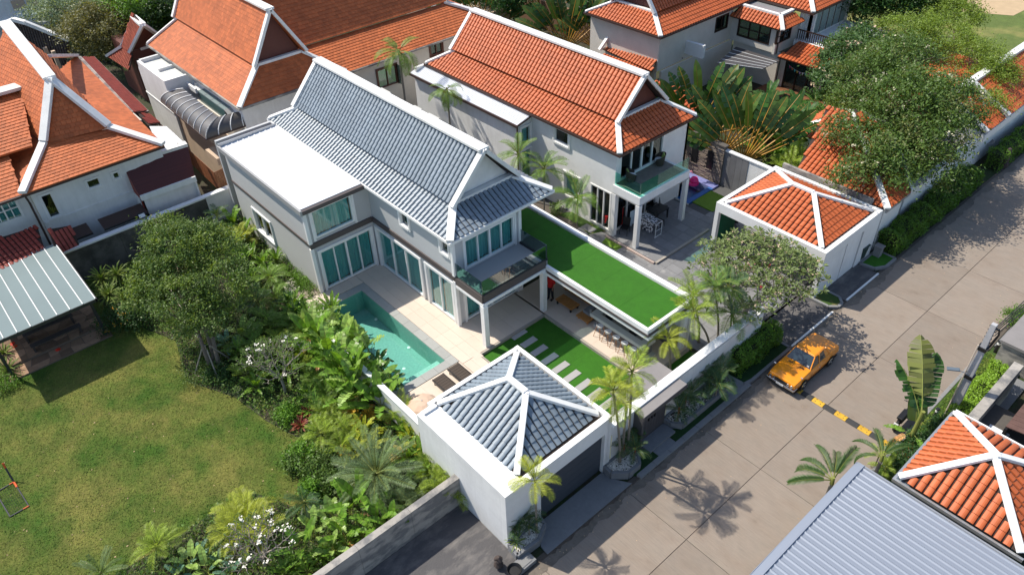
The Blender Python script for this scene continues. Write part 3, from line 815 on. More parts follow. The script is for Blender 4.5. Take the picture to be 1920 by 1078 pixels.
for (x0, x1, y0, y1) in [(X0 - .5 + i * .9, min(X0 - .5 + i * .9 + .888, X1 + .5), Y1, Y1 + .48) for i in range(10)] + [(X0 - .5 + i * .9, min(X0 - .5 + i * .9 + .888, X1 + .5), Y0 - .45, Y0) for i in range(10)] + \
        [(X1, X1 + .5, Y0 + i * .78, Y0 + i * .78 + .768) for i in range(4)] + [(X0 - .5, X0, Y0 + i * .78, Y0 + i * .78 + .768) for i in range(4)]:
    if x1 > x0 + .05: B().box(x0, x1, y0, y1, .257, .305, coping).build('coping_stone', pool)
lamp_m = M('pool lamp glass', (.75, .8, .75), .3)
for px, py in ((724, 586), (786, 638), (690, 629), (722, 662), (757, 689)):
    q = P(px, py, -.9); B().lathe((min(q.x, X1 - .8), min(max(q.y, Y0 + .1), Y1 - .1), -1.0), [(.09, .0), (.09, .03), (.05, .04)], lamp_m, 12).build('pool_lamp', pool)
# white pool boundary wall
pw_ = thing('pool_boundary_wall', 'low white rendered wall with flat top between the pool and the planted border', 'wall', (-26, 11.1, 0))
B().box(-27.4, -19.2, 11.02, 11.2, -.05, 1.72, white_wall).build('wall_panel', pw_); B().box(-27.4, -19.2, 10.97, 11.25, 1.72, 1.80, white).build('coping', pw_, .01)
# ---- garage
G = thing('garage', 'white garage with blue grey hipped tile roof and wide slate grey door facing the road', 'garage', (-16.3, 13.4, 0))
b = B()
wall(b, '+x', -13.4, 10.58, 16.22, -.05, 3.32, white, [(12.38, 16.02, -.05, 2.48)], th=.28)
wall(b, '-y', 10.58, -18.95, -13.68, -.05, 3.32, white_wall, th=.22); wall(b, '-x', -19.2, 11.5, 16.4, -.05, 3.3, white, th=.2); wall(b, '+y', 16.4, -19.2, -13.4, -.05, 3.32, white, th=.2)
b.box(-18.97, -18.75, 10.8, 11.5, -.05, 3.32, white)
b.box(-19.2, -18.97, 11.3, 11.5, -.05, 3.3, white)
b.build('wall', G)
B().box(-18.75, -13.68, 10.8, 11.62, 2.95, 3.22, white).box(-19.0, -13.68, 11.62, 16.2, 2.9, 3.02, slab_grey).build('roof_slab', G)
hip(G, -18.9, -13.92, 11.62, 16.1, 3.18, 4.62, (-16.85, 13.86), (-15.8, 13.86), white, tile_grey, capw=.26, limit=300)
B().box(-13.90, -13.70, 11.64, 16.1, 3.03, 3.09, M('leaf litter', (.14, .10, .08), .9, var=.5, scale=9, bump=.6)).build('gutter_litter', G)
gd = B()
for i in range(6):
    z = .02 + i * .405; gd.box(-13.62, -13.56 - .0, 12.4, 16.0, z, z + .398, garage_door_m)
gd.build('garage_door', G)
B().box(-13.42, -13.38, 16.42, 16.46, .6, 2.05, M('warm lit strip lamp', (.9, .85, .6), .4)).build('strip_lamp', G)
# street wall of the grey house, north of the garage
SW = thing('street_wall', 'long white street wall with flat top between the grey gate and the hedge', 'wall', (-13.6, 22, 0))
B().box(-13.75, -13.45, 16.41, 18.0, -.05, 2.42, white_wall).box(-13.75, -13.45, 19.95, 27.4, -.05, 2.30, white_wall).box(-13.75, -13.45, 18.0, 19.95, 2.3, 2.42, white_wall).build('wall_panel', SW)
B().box(-13.82, -13.40, 16.5, 27.45, 2.45, 2.54, white).build('coping', SW, .01)
B().box(-13.43, -13.40, 20.12, 20.16, .5, 1.7, MATS['warm lit strip lamp']).build('strip_lamp', SW)
gt = thing('gate_porch', 'dark grey boarded entrance gate under a flat cement porch roof', 'gate', (-13.3, 19, 0))
B().box(-13.44, -12.9, 17.88, 20.78, 2.22, 2.42, gate_m).build('porch_fascia', gt); B().box(-13.44, -12.92, 17.9, 20.76, 2.42, 2.45, slab_grey).build('porch_roof', gt)
B().box(-14.95, -13.83, 18.0, 20.95, 2.25, 2.42, slab_grey).build('inner_porch_roof', gt)
for x in (-14.85,): B().box(x, x + .15, 18.05, 18.2, .1, 2.25, white).box(x, x + .15, 20.75, 20.9, .1, 2.25, white).build('porch_post', gt)
for i in range(10): B().box(-13.36, -13.30, 18.02 + i * .192, 18.02 + i * .192 + .184, .16, 2.22, gate_m).build('gate_board', gt)
for y in (18.75, 18.95, 19.15): B().box(-13.3, -13.24, y - .025, y + .025, 1.35 - abs(y - 18.95) * .2, 1.85 - (y - 18.75) * .2, black).build('gate_handle', gt)
B().box(-13.44, -12.95, 17.88, 18.0, .1, 2.22, gate_m).build('side_panel', gt)
# entrance steps
es = structure('entrance_steps', (-12.9, 19, 0))
B().box(-13.3, -12.62, 18.2, 19.95, -.05, .22, apron).build('step', es, .01); B().box(-12.62, -12.22, 18.4, 19.55, -.05, .13, apron).build('step', es, .01)
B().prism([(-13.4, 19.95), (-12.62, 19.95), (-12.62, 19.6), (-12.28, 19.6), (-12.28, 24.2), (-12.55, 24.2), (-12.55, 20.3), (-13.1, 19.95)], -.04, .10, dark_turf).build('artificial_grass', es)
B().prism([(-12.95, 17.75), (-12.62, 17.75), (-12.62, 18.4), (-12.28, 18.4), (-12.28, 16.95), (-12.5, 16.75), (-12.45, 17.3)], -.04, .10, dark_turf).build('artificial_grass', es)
def planter(label, pts, z, cat='planter'):
    o = thing('planter_bed', label, cat, (pts[0][0], pts[0][1], 0))
    cx = sum(p[0] for p in pts) / len(pts); cy = sum(p[1] for p in pts) / len(pts)
    b = B(); n = len(pts)
    for i in range(n):
        a, c = Vector((*pts[i], 0)), Vector((*pts[(i + 1) % n], 0))
        if (a - c).length < .05: continue
        b.bar(a + Vector((0, 0, z / 2)), c + Vector((0, 0, z / 2)), .14, z, apron)
    b.build('kerb', o)
    B().prism(pts, 0, z - .08, soil).build('soil', o)
    # pebbles
    xs = [p[0] for p in pts]; ys = [p[1] for p in pts]; V, F = pebble_geo
    L_ = []
    from mathutils.geometry import intersect_point_line
    def inside(x, y):
        r = False
        for i in range(n):
            x1, y1 = pts[i]; x2, y2 = pts[(i + 1) % n]
            if (y1 > y) != (y2 > y) and x < (x2 - x1) * (y - y1) / (y2 - y1) + x1: r = not r
        return r
    while len(L_) < 900:
        x, y = random.uniform(min(xs), max(xs)), random.uniform(min(ys), max(ys))
        if inside(x, y):
            s = random.uniform(.025, .055); t = random.random() * 6.3
            L_.append(((x, y, z - .07), [[s * math.cos(t), s * math.sin(t), 0], [-s * .7 * math.sin(t), s * .7 * math.cos(t), 0], [0, 0, s * .6]]))
    pe = bpy.data.objects.new('pebbles', joined('pebbles', V, F, L_, pebble_m, wloc(o))); link(pe, o); pe['kind'] = 'stuff'
    return o
pebble_geo = (np.array([(1, 0, 0), (0, 1, 0), (-1, 0, 0), (0, -1, 0), (.5, .5, .8), (-.5, .5, .8), (-.5, -.5, .8), (.5, -.5, .8)], dtype=float),
              np.array([(0, 1, 5, 4), (1, 2, 6, 5), (2, 3, 7, 6), (3, 0, 4, 7), (4, 5, 6, 7)]))
planter('white pebble planter in a grey kerb between the garage door and the gate', [(-13.4, 16.1), (-12.95, 16.05), (-12.45, 16.6), (-12.45, 17.3), (-12.95, 17.75), (-13.4, 17.75)], .42)
planter('long white pebble planter in front of the street wall, right of the grey gate', [(-13.4, 20.05), (-13.0, 20.05), (-12.6, 20.4), (-12.6, 24.1), (-13.1, 24.4), (-13.4, 24.3)], .42)
planter('white pebble planter in a grey kerb at the left corner of the garage', [(-13.35, 10.6), (-12.75, 10.5), (-12.7, 11.6), (-13.05, 12.25), (-13.35, 12.3)], .42)
B().box(-12.7, -12.2, 9.95, 11.0, -.05, .22, apron).box(-12.62, -12.28, 10.1, 10.85, .22, .24, kerb_conc).build('inspection_cover')['kind'] = 'structure'
B().box(-12.75, -12.25, 23.3, 24.6, -.04, .14, apron).build('footpath_slab')['kind'] = 'structure'
# grey stained garden wall left of the garage
gw = thing('grey_garden_wall', 'long stained grey concrete garden wall running from the garage corner to the bottom edge', 'wall', (-16.4, 6, 0))
for i in range(8):
    y1 = 10.57 - i * 2.4; B().box(-16.62, -16.32, y1 - 2.39, y1, -.05, 1.66, old_conc).build('wall_panel', gw)

# ================================================================= ORANGE ROOFED HOUSE ON THE RIGHT
O = thing('orange_roofed_house', 'white two storey house with orange wavy tile gable roof and green glass balcony', 'house', (-34, 32, 0))
b = B()
oa = (-30.3, -29.05, 4.55, 5.5); ob = (-29.35, -28.1, 1.2, 2.72); oc = (-27.15, -25.45, .2, 2.9)
wall(b, '-y', 29.45, -32.6, -25.2, -.05, 5.75, white, [oa, ob, oc])
od = (29.75, 33.6, 3.72, 5.5); oe = (29.7, 33.4, .2, 2.85)
wall(b, '+x', -25.2, 29.65, 36.0, -.05, 5.75, white, [od, oe])
of = (28.55, 29.4, 3.6, 4.9); og = (28.55, 29.4, 1.0, 3.3)
wall(b, '+x', -32.45, 28.35, 29.45, -.05, 5.35, white, [of, og])
wall(b, '-y', 28.35, -43.4, -32.65, -.05, 4.9, white_wall); wall(b, '-x', -43.4, 28.4, 36, -.05, 5.7, white_wall); wall(b, '+y', 36.0, -43.4, -25.2, -.05, 5.75, white_wall)
b.box(-43.4, -32.5, 28.3, 28.42, 4.9, 5.0, cream).box(-43.4, -32.65, 28.5, 28.6, 5.0, 5.3, white_wall)
b.build('wall', O)
B().box(-43, -25.4, 29.7, 35.8, 3.3, 3.5, wood_m).box(-43, -25.4, 29.7, 35.8, 0, .18, slate).build('floor_slab', O)
window(O, '-y', 29.45, *oa, n=1, gm=glass_dark, surround=.13); window(O, '-y', 29.45, *ob, n=1, cm=curtain_m, surround=.13)
window(O, '-y', 29.45, *oc, n=3, cm=curtain_m, gm=glass_dark, name='sliding_door')
window(O, '+x', -25.2, *od, n=4, gm=glass_dark, name='sliding_door'); window(O, '+x', -25.2, *oe, n=4, gm=glass_dark, name='sliding_door')
window(O, '+x', -32.45, *of, n=1, cm=curtain_m, surround=.1); window(O, '+x', -32.45, *og, n=1, cm=curtain_m, surround=.1)
thai(O, -43.1, -24.8, 29.2, 36.05, 5.8, 6.75, 9.0, (1.6, 1.6), 1.5, 'x', cap_white, gable_brown, tile_orange, capw=.32, fascia=gutter_brown, ridgew=.55)
sheets(O, 'roof_sheet', -43.6, -32.25, 28.15, 29.35, 5.28, 5.62, M('white corrugated sheet', (.72, .74, .78), .4), 'y', pitch=.16, panel=1.03, rib=.04, ribw=.05, slope='y')
B().box(-43.6, -32.2, 28.05, 28.15, 5.15, 5.3, gutter_brown).bar((-32.25, 28.15, 5.25), (-32.25, 29.4, 5.55), .05, .12, gutter_brown).box(-32.3, -32.22, 28.1, 28.18, .1, 5.2, gutter_brown).build('gutter', O)
b = B().box(-25.2, -23.15, 29.25, 33.75, 3.08, 3.14, white).box(-25.2, -23.15, 29.25, 29.45, 3.1, 3.66, white).box(-23.35, -23.15, 29.45, 33.75, 3.1, 3.66, white).box(-25.2, -23.35, 33.55, 33.75, 3.1, 3.66, white).build('balcony_beam', O)
B().box(-25.2, -23.35, 29.45, 33.55, 3.5, 3.64, M('weathered balcony tile', (.17, .15, .13), .8, var=.3, scale=3)).build('balcony_floor', O)
for (x, y) in ((-23.26, 29.36), (-23.26, 33.62), (-25.06, 29.36)): B().box(x - .14, x + .14, y - .14, y + .14, .1, 3.1, white).build('column', O, .01)
for (x0, x1, y0, y1) in ((-25.15, -24.25, 29.33, 29.35), (-24.24, -23.27, 29.33, 29.35), (-23.27, -23.25, 29.36, 30.8), (-23.27, -23.25, 30.81, 32.2), (-23.27, -23.25, 32.21, 33.66)):
    B().box(x0, x1, y0, y1, 3.66, 4.5, glass_green).build('balustrade_pane', O)
ob_ = structure('neighbour_paving', (-22, 32, 0))
with_holes(B(), -32, -14.2, 25.0, 39.0, -.06, .03, slate_gap, HOLES).build('paving_base', ob_)
def skipN(x, y): return (-26.75 < x < -22.4 and y > 35.3) or (x < -25.3 and 29.2 < y < 39) or (x < -27) or (y < 27 and x < -20) or (x < -21.5 and y < 28.0) or (-25.3 < x < -21.45 and 29.1 < y < 34)
tile_field(ob_, 'slate_tile', -28, -14.2, 25.0, 39.0, .06, .9, .6, slate, gap=.012, skip=skipN)
ter = structure('neighbour_terrace', (-23, 31, 0))
B().box(-25.3, -21.5, 29.05, 34.0, -.05, .15, slate_gap).build('terrace_base', ter)
tile_field(ter, 'slate_tile', -25.3, -21.5, 29.1, 34.0, .17, .76, .7, slate, gap=.012)
B().box(-21.5, -21.35, 29.05, 34.0, -.05, .172, patio_edge).box(-25.3, -21.5, 28.92, 29.05, -.05, .172, M('pinkish step edge', (.42, .33, .29), .8)).build('terrace_edge', ter)
B().box(-32, -22.6, 25.05, 28.9, -.05, .045, M('damp planting soil', (.10, .085, .07), .95, var=.2, scale=2, bump=.4)).build('planting_bed')['kind'] = 'structure'
B().prism([tuple(P(x, y, .06)[:2]) for x, y in ((1128, 455), (1152, 428), (1190, 450), (1155, 470))], 0, .065, turf2).build('turf_patch')['kind'] = 'structure'
B().prism([tuple(P(x, y, .06)[:2]) for x, y in ((1075, 415), (1105, 440), (1140, 432), (1098, 395), (1040, 400))], 0, .062, verge_m).build('moss_patch')['kind'] = 'structure'
B().box(-24.08, -22.48, 35.82, 37.78, 0, .10, turf2).build('turf_square')['kind'] = 'structure'
np_ = thing('small_blue_pool', 'small blue mosaic plunge pool with pink float by the stone wall', 'swimming pool', (-25.3, 37, 0))
b = B(); X0, X1, Y0, Y1 = -26.6, -24.1, 35.45, 38.6
b.box(X0, X1, Y1 - .6, Y1, -.5, .16, M('pale violet pool rim', (.20, .22, .45), .5, var=.3, scale=9)).box(X1 - .35, X1, Y0, Y1 - .6, -.5, .12, mosaic_blue)
b.poly([(X0, Y0, -.7), (X1, Y0, -.7), (X1, Y1, -.7), (X0, Y1, -.7), (X0, Y0, .1), (X1, Y0, .1), (X1, Y1, .1), (X0, Y1, .1)], [(0, 1, 2, 3), (0, 4, 5, 1), (3, 7, 4, 0)], mosaic_blue)
b.build('basin', np_); B().poly([(X0, Y0, .04), (X1 - .35, Y0, .04), (X1 - .35, Y1 - .6, .04), (X0, Y1 - .6, .04)], [(0, 1, 2, 3)], water_m).build('water', np_)
B().box(X0 - .05, X1 + .05, Y0 - .12, Y0, -.3, .11, coping).build('coping', np_)
# ledge stone wall with three dark slots
sw = thing('ledge_stone_wall', 'grey brown stacked stone feature wall with three dark slots behind the small pool', 'wall', (-26.4, 38.8, 0))
B().box(-30, -24.15, 38.78, 39.05, -.05, 2.85, slate_gap).build('wall_core', sw)
slots = [(-27.9, -27.45), (-26.6, -26.15), (-25.35, -24.9)]
lb = B(); cnt = 0
for r in range(32):
    z = .05 + r * .0875; x = -30 + random.random() * .2
    while x < -24.2:
        l = random.uniform(.22, .55); x1 = min(x + l, -24.16)
        if not any(s0 < (x + x1) / 2 < s1 and .9 < z < 2.2 for s0, s1 in slots):
            d = random.uniform(.02, .06); lb.box(x, x1 - .008, 38.78 - d, 38.78, z, z + .08, stone_wall_m)
        x = x1
lb.build('ledge_stones', sw)['kind'] = 'stuff'
B().box(-30.05, -24.1, 38.68, 39.1, 2.85, 2.93, M('dark stone cap', (.10, .09, .08), .8)).build('wall_cap', sw)
for s0, s1 in slots: B().box(s0, s1, 38.70, 38.775, .9, 2.2, black).box(s0 - .04, s1 + .04, 38.68, 38.74, .84, .9, stone_wall_m).build('slot', sw)
for x in (-27.0, -25.7, -24.5): B().tube([(x, 38.7, 2.55), (x, 38.72, 2.56)], .14, slate, 14).build('round_stone', sw)
gwl = thing('boundary_wall', 'tall boundary wall in grey cladding and white render behind the turf square', 'wall', (-20, 39, 0))
for i in range(4): B().box(-24.15 + i * .45, -23.71 + i * .45, 38.85, 39.0, -.05, 2.55, M('grey stone cladding', (.15, .15, .155), .6, var=.15, objr=.2)).build('cladding_panel', gwl)
B().box(-20.1, -14.3, 38.9, 39.08, -.05, 3.3, old_conc).box(-22.35, -20.2, 38.88, 38.9, -.05, 2.5, white_wall).box(-24.2, -20.0, 38.82, 39.12, 2.55, 2.63, white).build('wall_panel', gwl)
B().box(-45, -30, 38.9, 39.1, -.05, 2.6, old_conc).build('wall_panel', gwl)
# carport
K = thing('orange_carport', 'white carport with orange wavy tile hipped roof beside the road', 'carport', (-16.9, 35.5, 0))
b = B().box(-20.4, -13.5, 32.75, 33.0, 2.55, 3.12, white).box(-13.75, -13.5, 33.0, 38.4, 2.55, 3.12, white).box(-20.4, -20.15, 33.0, 38.4, 2.55, 3.12, white).box(-20.4, -13.5, 38.4, 38.65, -.05, 3.12, white)
b.box(-20.15, -13.75, 33.0, 38.4, 2.6, 2.7, white_wall).build('beam', K)
for (x, y) in ((-20.27, 32.88), (-13.63, 32.88)): B().box(x - .13, x + .13, y - .13, y + .13, -.05, 2.55, white).build('column', K, .01)
B().box(-13.72, -13.55, 33.1, 35.2, -.05, 2.5, white_wall).build('side_panel', K); B().box(-13.72, -13.55, 35.3, 36.8, -.05, 2.5, white_wall).build('side_panel', K); B().box(-20.3, -20.22, 33.1, 34.8, .1, 2.4, M('green shade cloth', (.01, .12, .06), .8)).build('shade_cloth', K)
B().box(-13.75, -13.5, 36.9, 38.4, -.05, 2.55, white).build('end_wall', K)
hip(K, -20.05, -13.95, 33.1, 38.3, 2.98, 4.2, (-17.6, 35.7), (-16.3, 35.7), white, tile_orange, capw=.26)
B().box(-19.95, -20.1, 33.0, 38.4, 2.95, 3.02, black).box(-13.94, -13.76, 33.1, 38.3, 2.9, 2.98, brown_band).build('gutter', K)
dr = B().box(-14.3, -12.3, 28.6, 32.6, -.06, .03, dark_pave).build('driveway'); dr['kind'] = 'structure'
B().box(-14.3, -12.3, 33.9, 37.4, -.06, .03, dark_pave).build('driveway')['kind'] = 'structure'
B().box(-12.3, -12.2, 28.7, 32.6, -.05, .05, white).box(-12.3, -12.2, 34.0, 37.4, -.05, .05, white).build('driveway_sill')['kind'] = 'structure'
def island(pts, m=verge_m, z=.11):
    o = structure('grass_island', (pts[0][0], pts[0][1], 0)); B().prism(pts, -.05, z, m).build('grass', o)
    b = B(); n = len(pts)
    for i in range(n):
        a, c = Vector((*pts[i], z * .5)), Vector((*pts[(i + 1) % n], z * .5)); b.bar(a, c, .15, z + .05, kerb_conc)
    b.build('kerb', o)
island([(-13.4, 37.45), (-12.6, 37.6), (-12.25, 38.2), (-12.25, 39.3), (-13.4, 39.3)], turf)
island([(-14.2, 32.7), (-12.6, 32.75), (-12.25, 33.1), (-12.25, 33.5), (-12.6, 33.85), (-14.2, 33.9)], verge_m)
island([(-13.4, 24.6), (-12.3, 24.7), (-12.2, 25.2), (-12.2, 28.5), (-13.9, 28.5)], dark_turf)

# ================================================================= ORANGE SHINGLE HOUSE ON THE LEFT
C = thing('orange_shingle_house', 'large white house with smooth orange shingle roofs and thick white ridges, left edge', 'house', (-50, 6, 0))
apex = P(95, 150, 9.4); top = P(10, 45, 11.0); BL = P(83, 270, 6.5); BR = P(205, 240, 6.5)
foot = Vector((-44.88, 3.13, 5.6)); rgt = Vector((-44.87, 11.04, 5.6))
plU = plane(top, apex, BR); farU = onP(88, 103, plU)
plL = plane(BR + Vector((0, 0, -.1)), rgt, P(142, 105, 5.6)); 
topL = Vector((top.x, 2 * 7.4 - farU.y, farU.z)); lowfar = P(142, 105, 5.6)
d_ = Vector((-.15, 0, -.1))
wing_b = P(80, 150, 8.0); 
slC = [[BL, BR, apex],
       [foot, rgt, BR + d_, BL + d_],
       [top, apex, BR, farU],
       [BR + d_, rgt, lowfar, farU + Vector((0, -.9, 0))],
       [top, apex, BL, Vector((top.x, 4.6, 6.8))],
       [BL + d_, foot, Vector((top.x, 3.0, 5.6)), Vector((top.x, 5.2, 6.5))],
       [Vector((-45.1, -12, 5.5)), Vector((-45.1, 3.1, 5.5)), Vector((-48.2, 3.6, 6.55)), Vector((-48.2, -12, 6.55))],
       [Vector((-48.0, -12, 6.72)), Vector((-48.0, 4.9, 6.72)), Vector((-52.9, 6.2, 8.25)), Vector((-52.9, -12, 8.25))],
       [Vector((-57.5, -12, 6.5)), Vector((-57.5, 5.2, 6.5)), Vector((-52.9, 6.2, 8.25)), Vector((-52.9, -12, 8.25))]]
roof_set(C, slC, tile_flat, 'flat', .27, .27, 0)
for a, b_, w_ in ((top, apex, .7), (apex, BL + Vector((.1, 0, .1)), .5), (apex, BR + Vector((.1, 0, .1)), .5), (BL, foot, .42), (BR, rgt, .42)):
    B().bar(Vector(a) + Vector((0, 0, .12)), Vector(b_) + Vector((0, 0, .12)), w_, .2, cap_white).build('ridge_cap', C, .02)
B().bar((-52.9, -12, 8.4), (-52.9, 7.2, 8.4), .95, .2, old_white).build('ridge_cap', C, .02)
B().bar(lowfar, farU + Vector((0, 0, -.1)), .5, .2, cap_white).build('verge_cap', C, .02)
b = B(); win1 = (3.95, 4.55, 1.55, 3.65); win2 = (7.05, 7.95, 4.15, 4.85); win3 = (8.9, 9.45, 4.6, 5.2)
wallx = -45.8
w1 = [onX(px, py, wallx) for px, py in ((74, 368), (92, 365), (108, 408), (88, 412))]
o1 = (w1[0].y, w1[1].y + .12, w1[3].z, w1[0].z)
w2 = [onX(px, py, wallx) for px, py in ((160, 340), (185, 334), (188, 349), (163, 356))]; o2 = (w2[0].y, w2[1].y, w2[3].z, w2[0].z)
w3 = [onX(px, py, wallx) for px, py in ((209, 325), (222, 322), (225, 334), (211, 338))]; o3 = (w3[0].y, w3[1].y, w3[3].z, w3[0].z)
wall(b, '+x', wallx, 3.5, 11.0, -.05, 5.55, white_wall, [o1, o2, o3])
w4 = [onX(px, py, -46.2) for px, py in ((-30, 388), (28, 374), (42, 412), (-20, 428))]; o4 = (w4[0].y, w4[1].y, w4[3].z, w4[0].z)
wall(b, '+x', -46.2, -10, 3.5, -.05, 5.5, white_wall, [o4])
wall(b, '+y', 10.9, -62, -46, -.05, 5.5, white_wall)
b.box(-45.85, -45.75, 3.55, 11, 3.0, 3.12, white_wall)
b.build('wall', C)
window(C, '+x', wallx, *o1, n=1, gm=glass_dark, cm=M('dim blind', (.12, .15, .15), .8), surround=.1, fw=.06)
window(C, '+x', wallx, *o2, n=1, gm=glass_dark, surround=.08, fw=.06, cm=MATS['dim blind']); window(C, '+x', wallx, *o3, n=1, gm=glass_dark, surround=.08, fw=.06, cm=MATS['dim blind'])
window(C, '+x', -46.2, *o4, n=4, rows=2, cm=curtain_m, surround=.06, fw=.06)
B().box(-45.0, -44.88, -12, 11.05, 5.42, 5.55, gutter_brown).tube([(-45.0, 3.2, 5.4), (-45.7, 3.3, 4.6), (-45.72, 3.3, .2)], .06, gutter_brown, 8).build('gutter', C)
# small dark red lean-to roofs
def quadroof(root, pts, mat, cap=None, **k): return roof_set(root, [pts], mat, **k)
r1 = [P(-5, 540, 2.6), P(92, 492, 2.6), P(70, 424, 3.6), P(-5, 452, 3.6)]
r2 = [P(108, 478, 2.6), P(149, 459, 2.6), P(133, 423, 3.6), P(93, 438, 3.6)]
for r in (r1, r2): roof_set(C, [r], tile_red, 'wave', .24, .3, 120, name='lean_to_roof')
# louvred annex
an = thing('louvred_annex', 'small white annex with dark red louvre roof against the orange shingle house', 'annex', (-44.5, 10, 0))
TLp, TRp, BRp, BLp = P(230, 312, 4.6), P(352, 274, 4.6), P(365, 330, 3.3), P(261, 367, 3.3)
b = B()
n = 24
for i in range(n):
    t0, t1 = i / n, (i + .86) / n
    a0_, a1_ = BLp.lerp(TLp, t0), BRp.lerp(TRp, t0); c0, c1 = BLp.lerp(TLp, t1), BRp.lerp(TRp, t1)
    B().slab3([a0_, a1_, c1 + Vector((0, 0, .05)), c0 + Vector((0, 0, .05))], .03, M('dark red louvre', (.095, .018, .012), .35, objr=.1)).build('louvre_slat', an)
B().bar(TLp + Vector((-.1, 0, .12)), TRp + Vector((-.1, 0, .12)), .5, .2, old_white).bar(BLp + Vector((.1, 0, -.15)), BRp + Vector((.1, 0, -.15)), .1, .35, white_wall).build('roof_edge', an)
b = B().box(BLp.x - .2, BLp.x, BLp.y, BRp.y, -.05, 3.1, white_wall).slab3([BLp, TLp, Vector((TLp.x, TLp.y, 2.2)), Vector((BLp.x, BLp.y, 2.2))], .05, tile_red).box(TLp.x, BLp.x, BLp.y, BLp.y + .15, -.05, 3.0, white_wall)
b.box(TRp.x, BRp.x, BRp.y - .1, BRp.y, -.05, 3.2, white_wall).build('wall', an)
# strip roof, corrugated canopy
an2 = thing('dark_red_strip_roof', 'long narrow dark red tiled roof behind the orange shingle house', 'roof', (-58, 13, 4))
q = [P(150, 108, 4.0), P(176, 108, 3.6), P(278, 210, 3.6), P(248, 212, 4.0)]
roof_set(an2, [q], tile_red, 'wave', .24, .3, 0); B().bar(q[0], q[3], .2, .15, old_conc).bar(q[1], q[2], .12, .12, old_conc).build('edge', an2)
q2 = [P(258, 212, 3.8), P(280, 215, 3.4), P(300, 232, 3.4), P(280, 237, 3.8)]
roof_set(an2, [q2], tile_red, 'wave', .24, .3, 0, name='lower_roof')
b = B().box(-66, -53, 12.0, 12.2, -.05, 4, cream); b.build('wall', an2)
cn = thing('white_canopy', 'white corrugated canopy between the orange shingle house and the fence', 'canopy', (-48.5, 12, 3))
cq = [P(280, 237, 3.9), P(312, 237, 3.9), P(350, 272, 3.9), P(300, 282, 3.9)]
k = 6
for i in range(k):
    a, c = cq[0].lerp(cq[3], i / k), cq[0].lerp(cq[3], (i + .94) / k); e, f_ = cq[1].lerp(cq[2], i / k), cq[1].lerp(cq[2], (i + .94) / k)
    B().slab3([a, e, f_, c], .04, sheet_white).build('canopy_sheet', cn)
# ---------------------------------------------------------------- dark tile pavilion, brown gable and the other far-left roofs
N1 = thing('dark_tiled_pavilion', 'low pavilion with dark brown latticed tile roof and curved white ridges at the top left', 'pavilion', (-68, 12, 0))
q = [P(20, 45, 4.2), P(40, 37, 4.6), P(130, 76, 3.0), P(78, 92, 2.4)]
roof_set(N1, [q], tile_dark, 'wave', .26, .3, 60)
B().slab3([P(40, 37, 4.6), P(70, 44, 3.0), P(95, 52, 2.8), P(130, 76, 3.0)], .08, tile_dark).build('back_roof', N1)
b = B(); xbar(b, [P(0, 48, 4.3), P(25, 37, 4.7), P(48, 43, 4.6), P(90, 60, 3.7), P(130, 75, 3.15)], .35, .3, cap_white); xbar(b, [P(48, 42, 4.2), P(70, 44, 3.6), P(94, 43, 3.6)], .22, .25, cap_white); b.build('ridge_cap', N1)
for px, py in ((85, 92), (125, 84), (100, 98)):
    q0 = P(px, py, 2.4); B().box(q0.x - .15, q0.x + .15, q0.y - .15, q0.y + .15, -.05, 2.5, beige_wall).build('post', N1)
N2 = thing('white_corner_building', 'white building with dark window in the top left corner', 'building', (-78, 10, 0))
b = B(); q0 = P(60, 30, 2.5); b.box(-95, q0.x, -5, q0.y, -.05, 8, white_wall).box(-95, q0.x + .5, -5, q0.y + .4, 2.2, 2.7, white); b.build('wall', N2)
a = onX(18, 0, q0.x + .03); c = onX(55, 5, q0.x + .03); B().box(q0.x + .01, q0.x + .06, a.y, c.y - .4, 4.3, 6.2, black).box(q0.x + .01, q0.x + .07, a.y, c.y - .4, 3.3, 4.2, beige_wall).build('window', N2)
N3 = thing('small_gabled_house', 'small house with mossy red tile roof and dark gable end behind the cream annex', 'house', (-63, 17, 0))
zr = 6.6; ap = P(250, 32, zr); ap2 = P(268, 47, zr); fl_ = P(227, 87, 4.4); fr = P(243, 98, 4.4)
ey = [P(200, 105, 3.2), P(228, 140, 3.2)]
roof_set(N3, [[fl_, fr, ap2, ap], [P(200, 105, 3.3), P(242, 132, 3.3), P(248, 100, 4.35), P(228, 87, 4.35)]], M('mossy red tile', (.33, .075, .04), .8, isl=.15, var=.3, scale=1.5, dirt=.3), 'wave', .26, .3, 80)
gr = P(307, 74, 4.4)
B().poly([fr, gr, ap2], [(0, 1, 2)], gable_brown).build('gable_board', N3)
b = B(); b.bar(ap, ap2, .5, .2, cap_white); b.bar(fl_, ap, .3, .2, cap_white); b.bar(fr, ap2, .4, .2, cap_white); b.bar(ap2, gr, .4, .2, cap_white); b.bar(P(200, 105, 3.4), P(228, 87, 4.5), .25, .2, old_white); b.build('verge_board', N3)
roof_set(N3, [[P(262, 105, 3.2), P(312, 96, 3.2), P(302, 82, 4.2), P(258, 94, 4.2)]], tile_red, 'wave', .26, .3, 0, name='lower_roof')
b = B(); q0 = P(262, 84, 4.3); b.bar(P(262, 92, 4.3), P(300, 80, 4.3), .4, .2, cap_white).box(fr.x - 5, fr.x - .3, fr.y + .2, gr.y, -.05, 4.3, gable_brown); b.build('wall', N3)

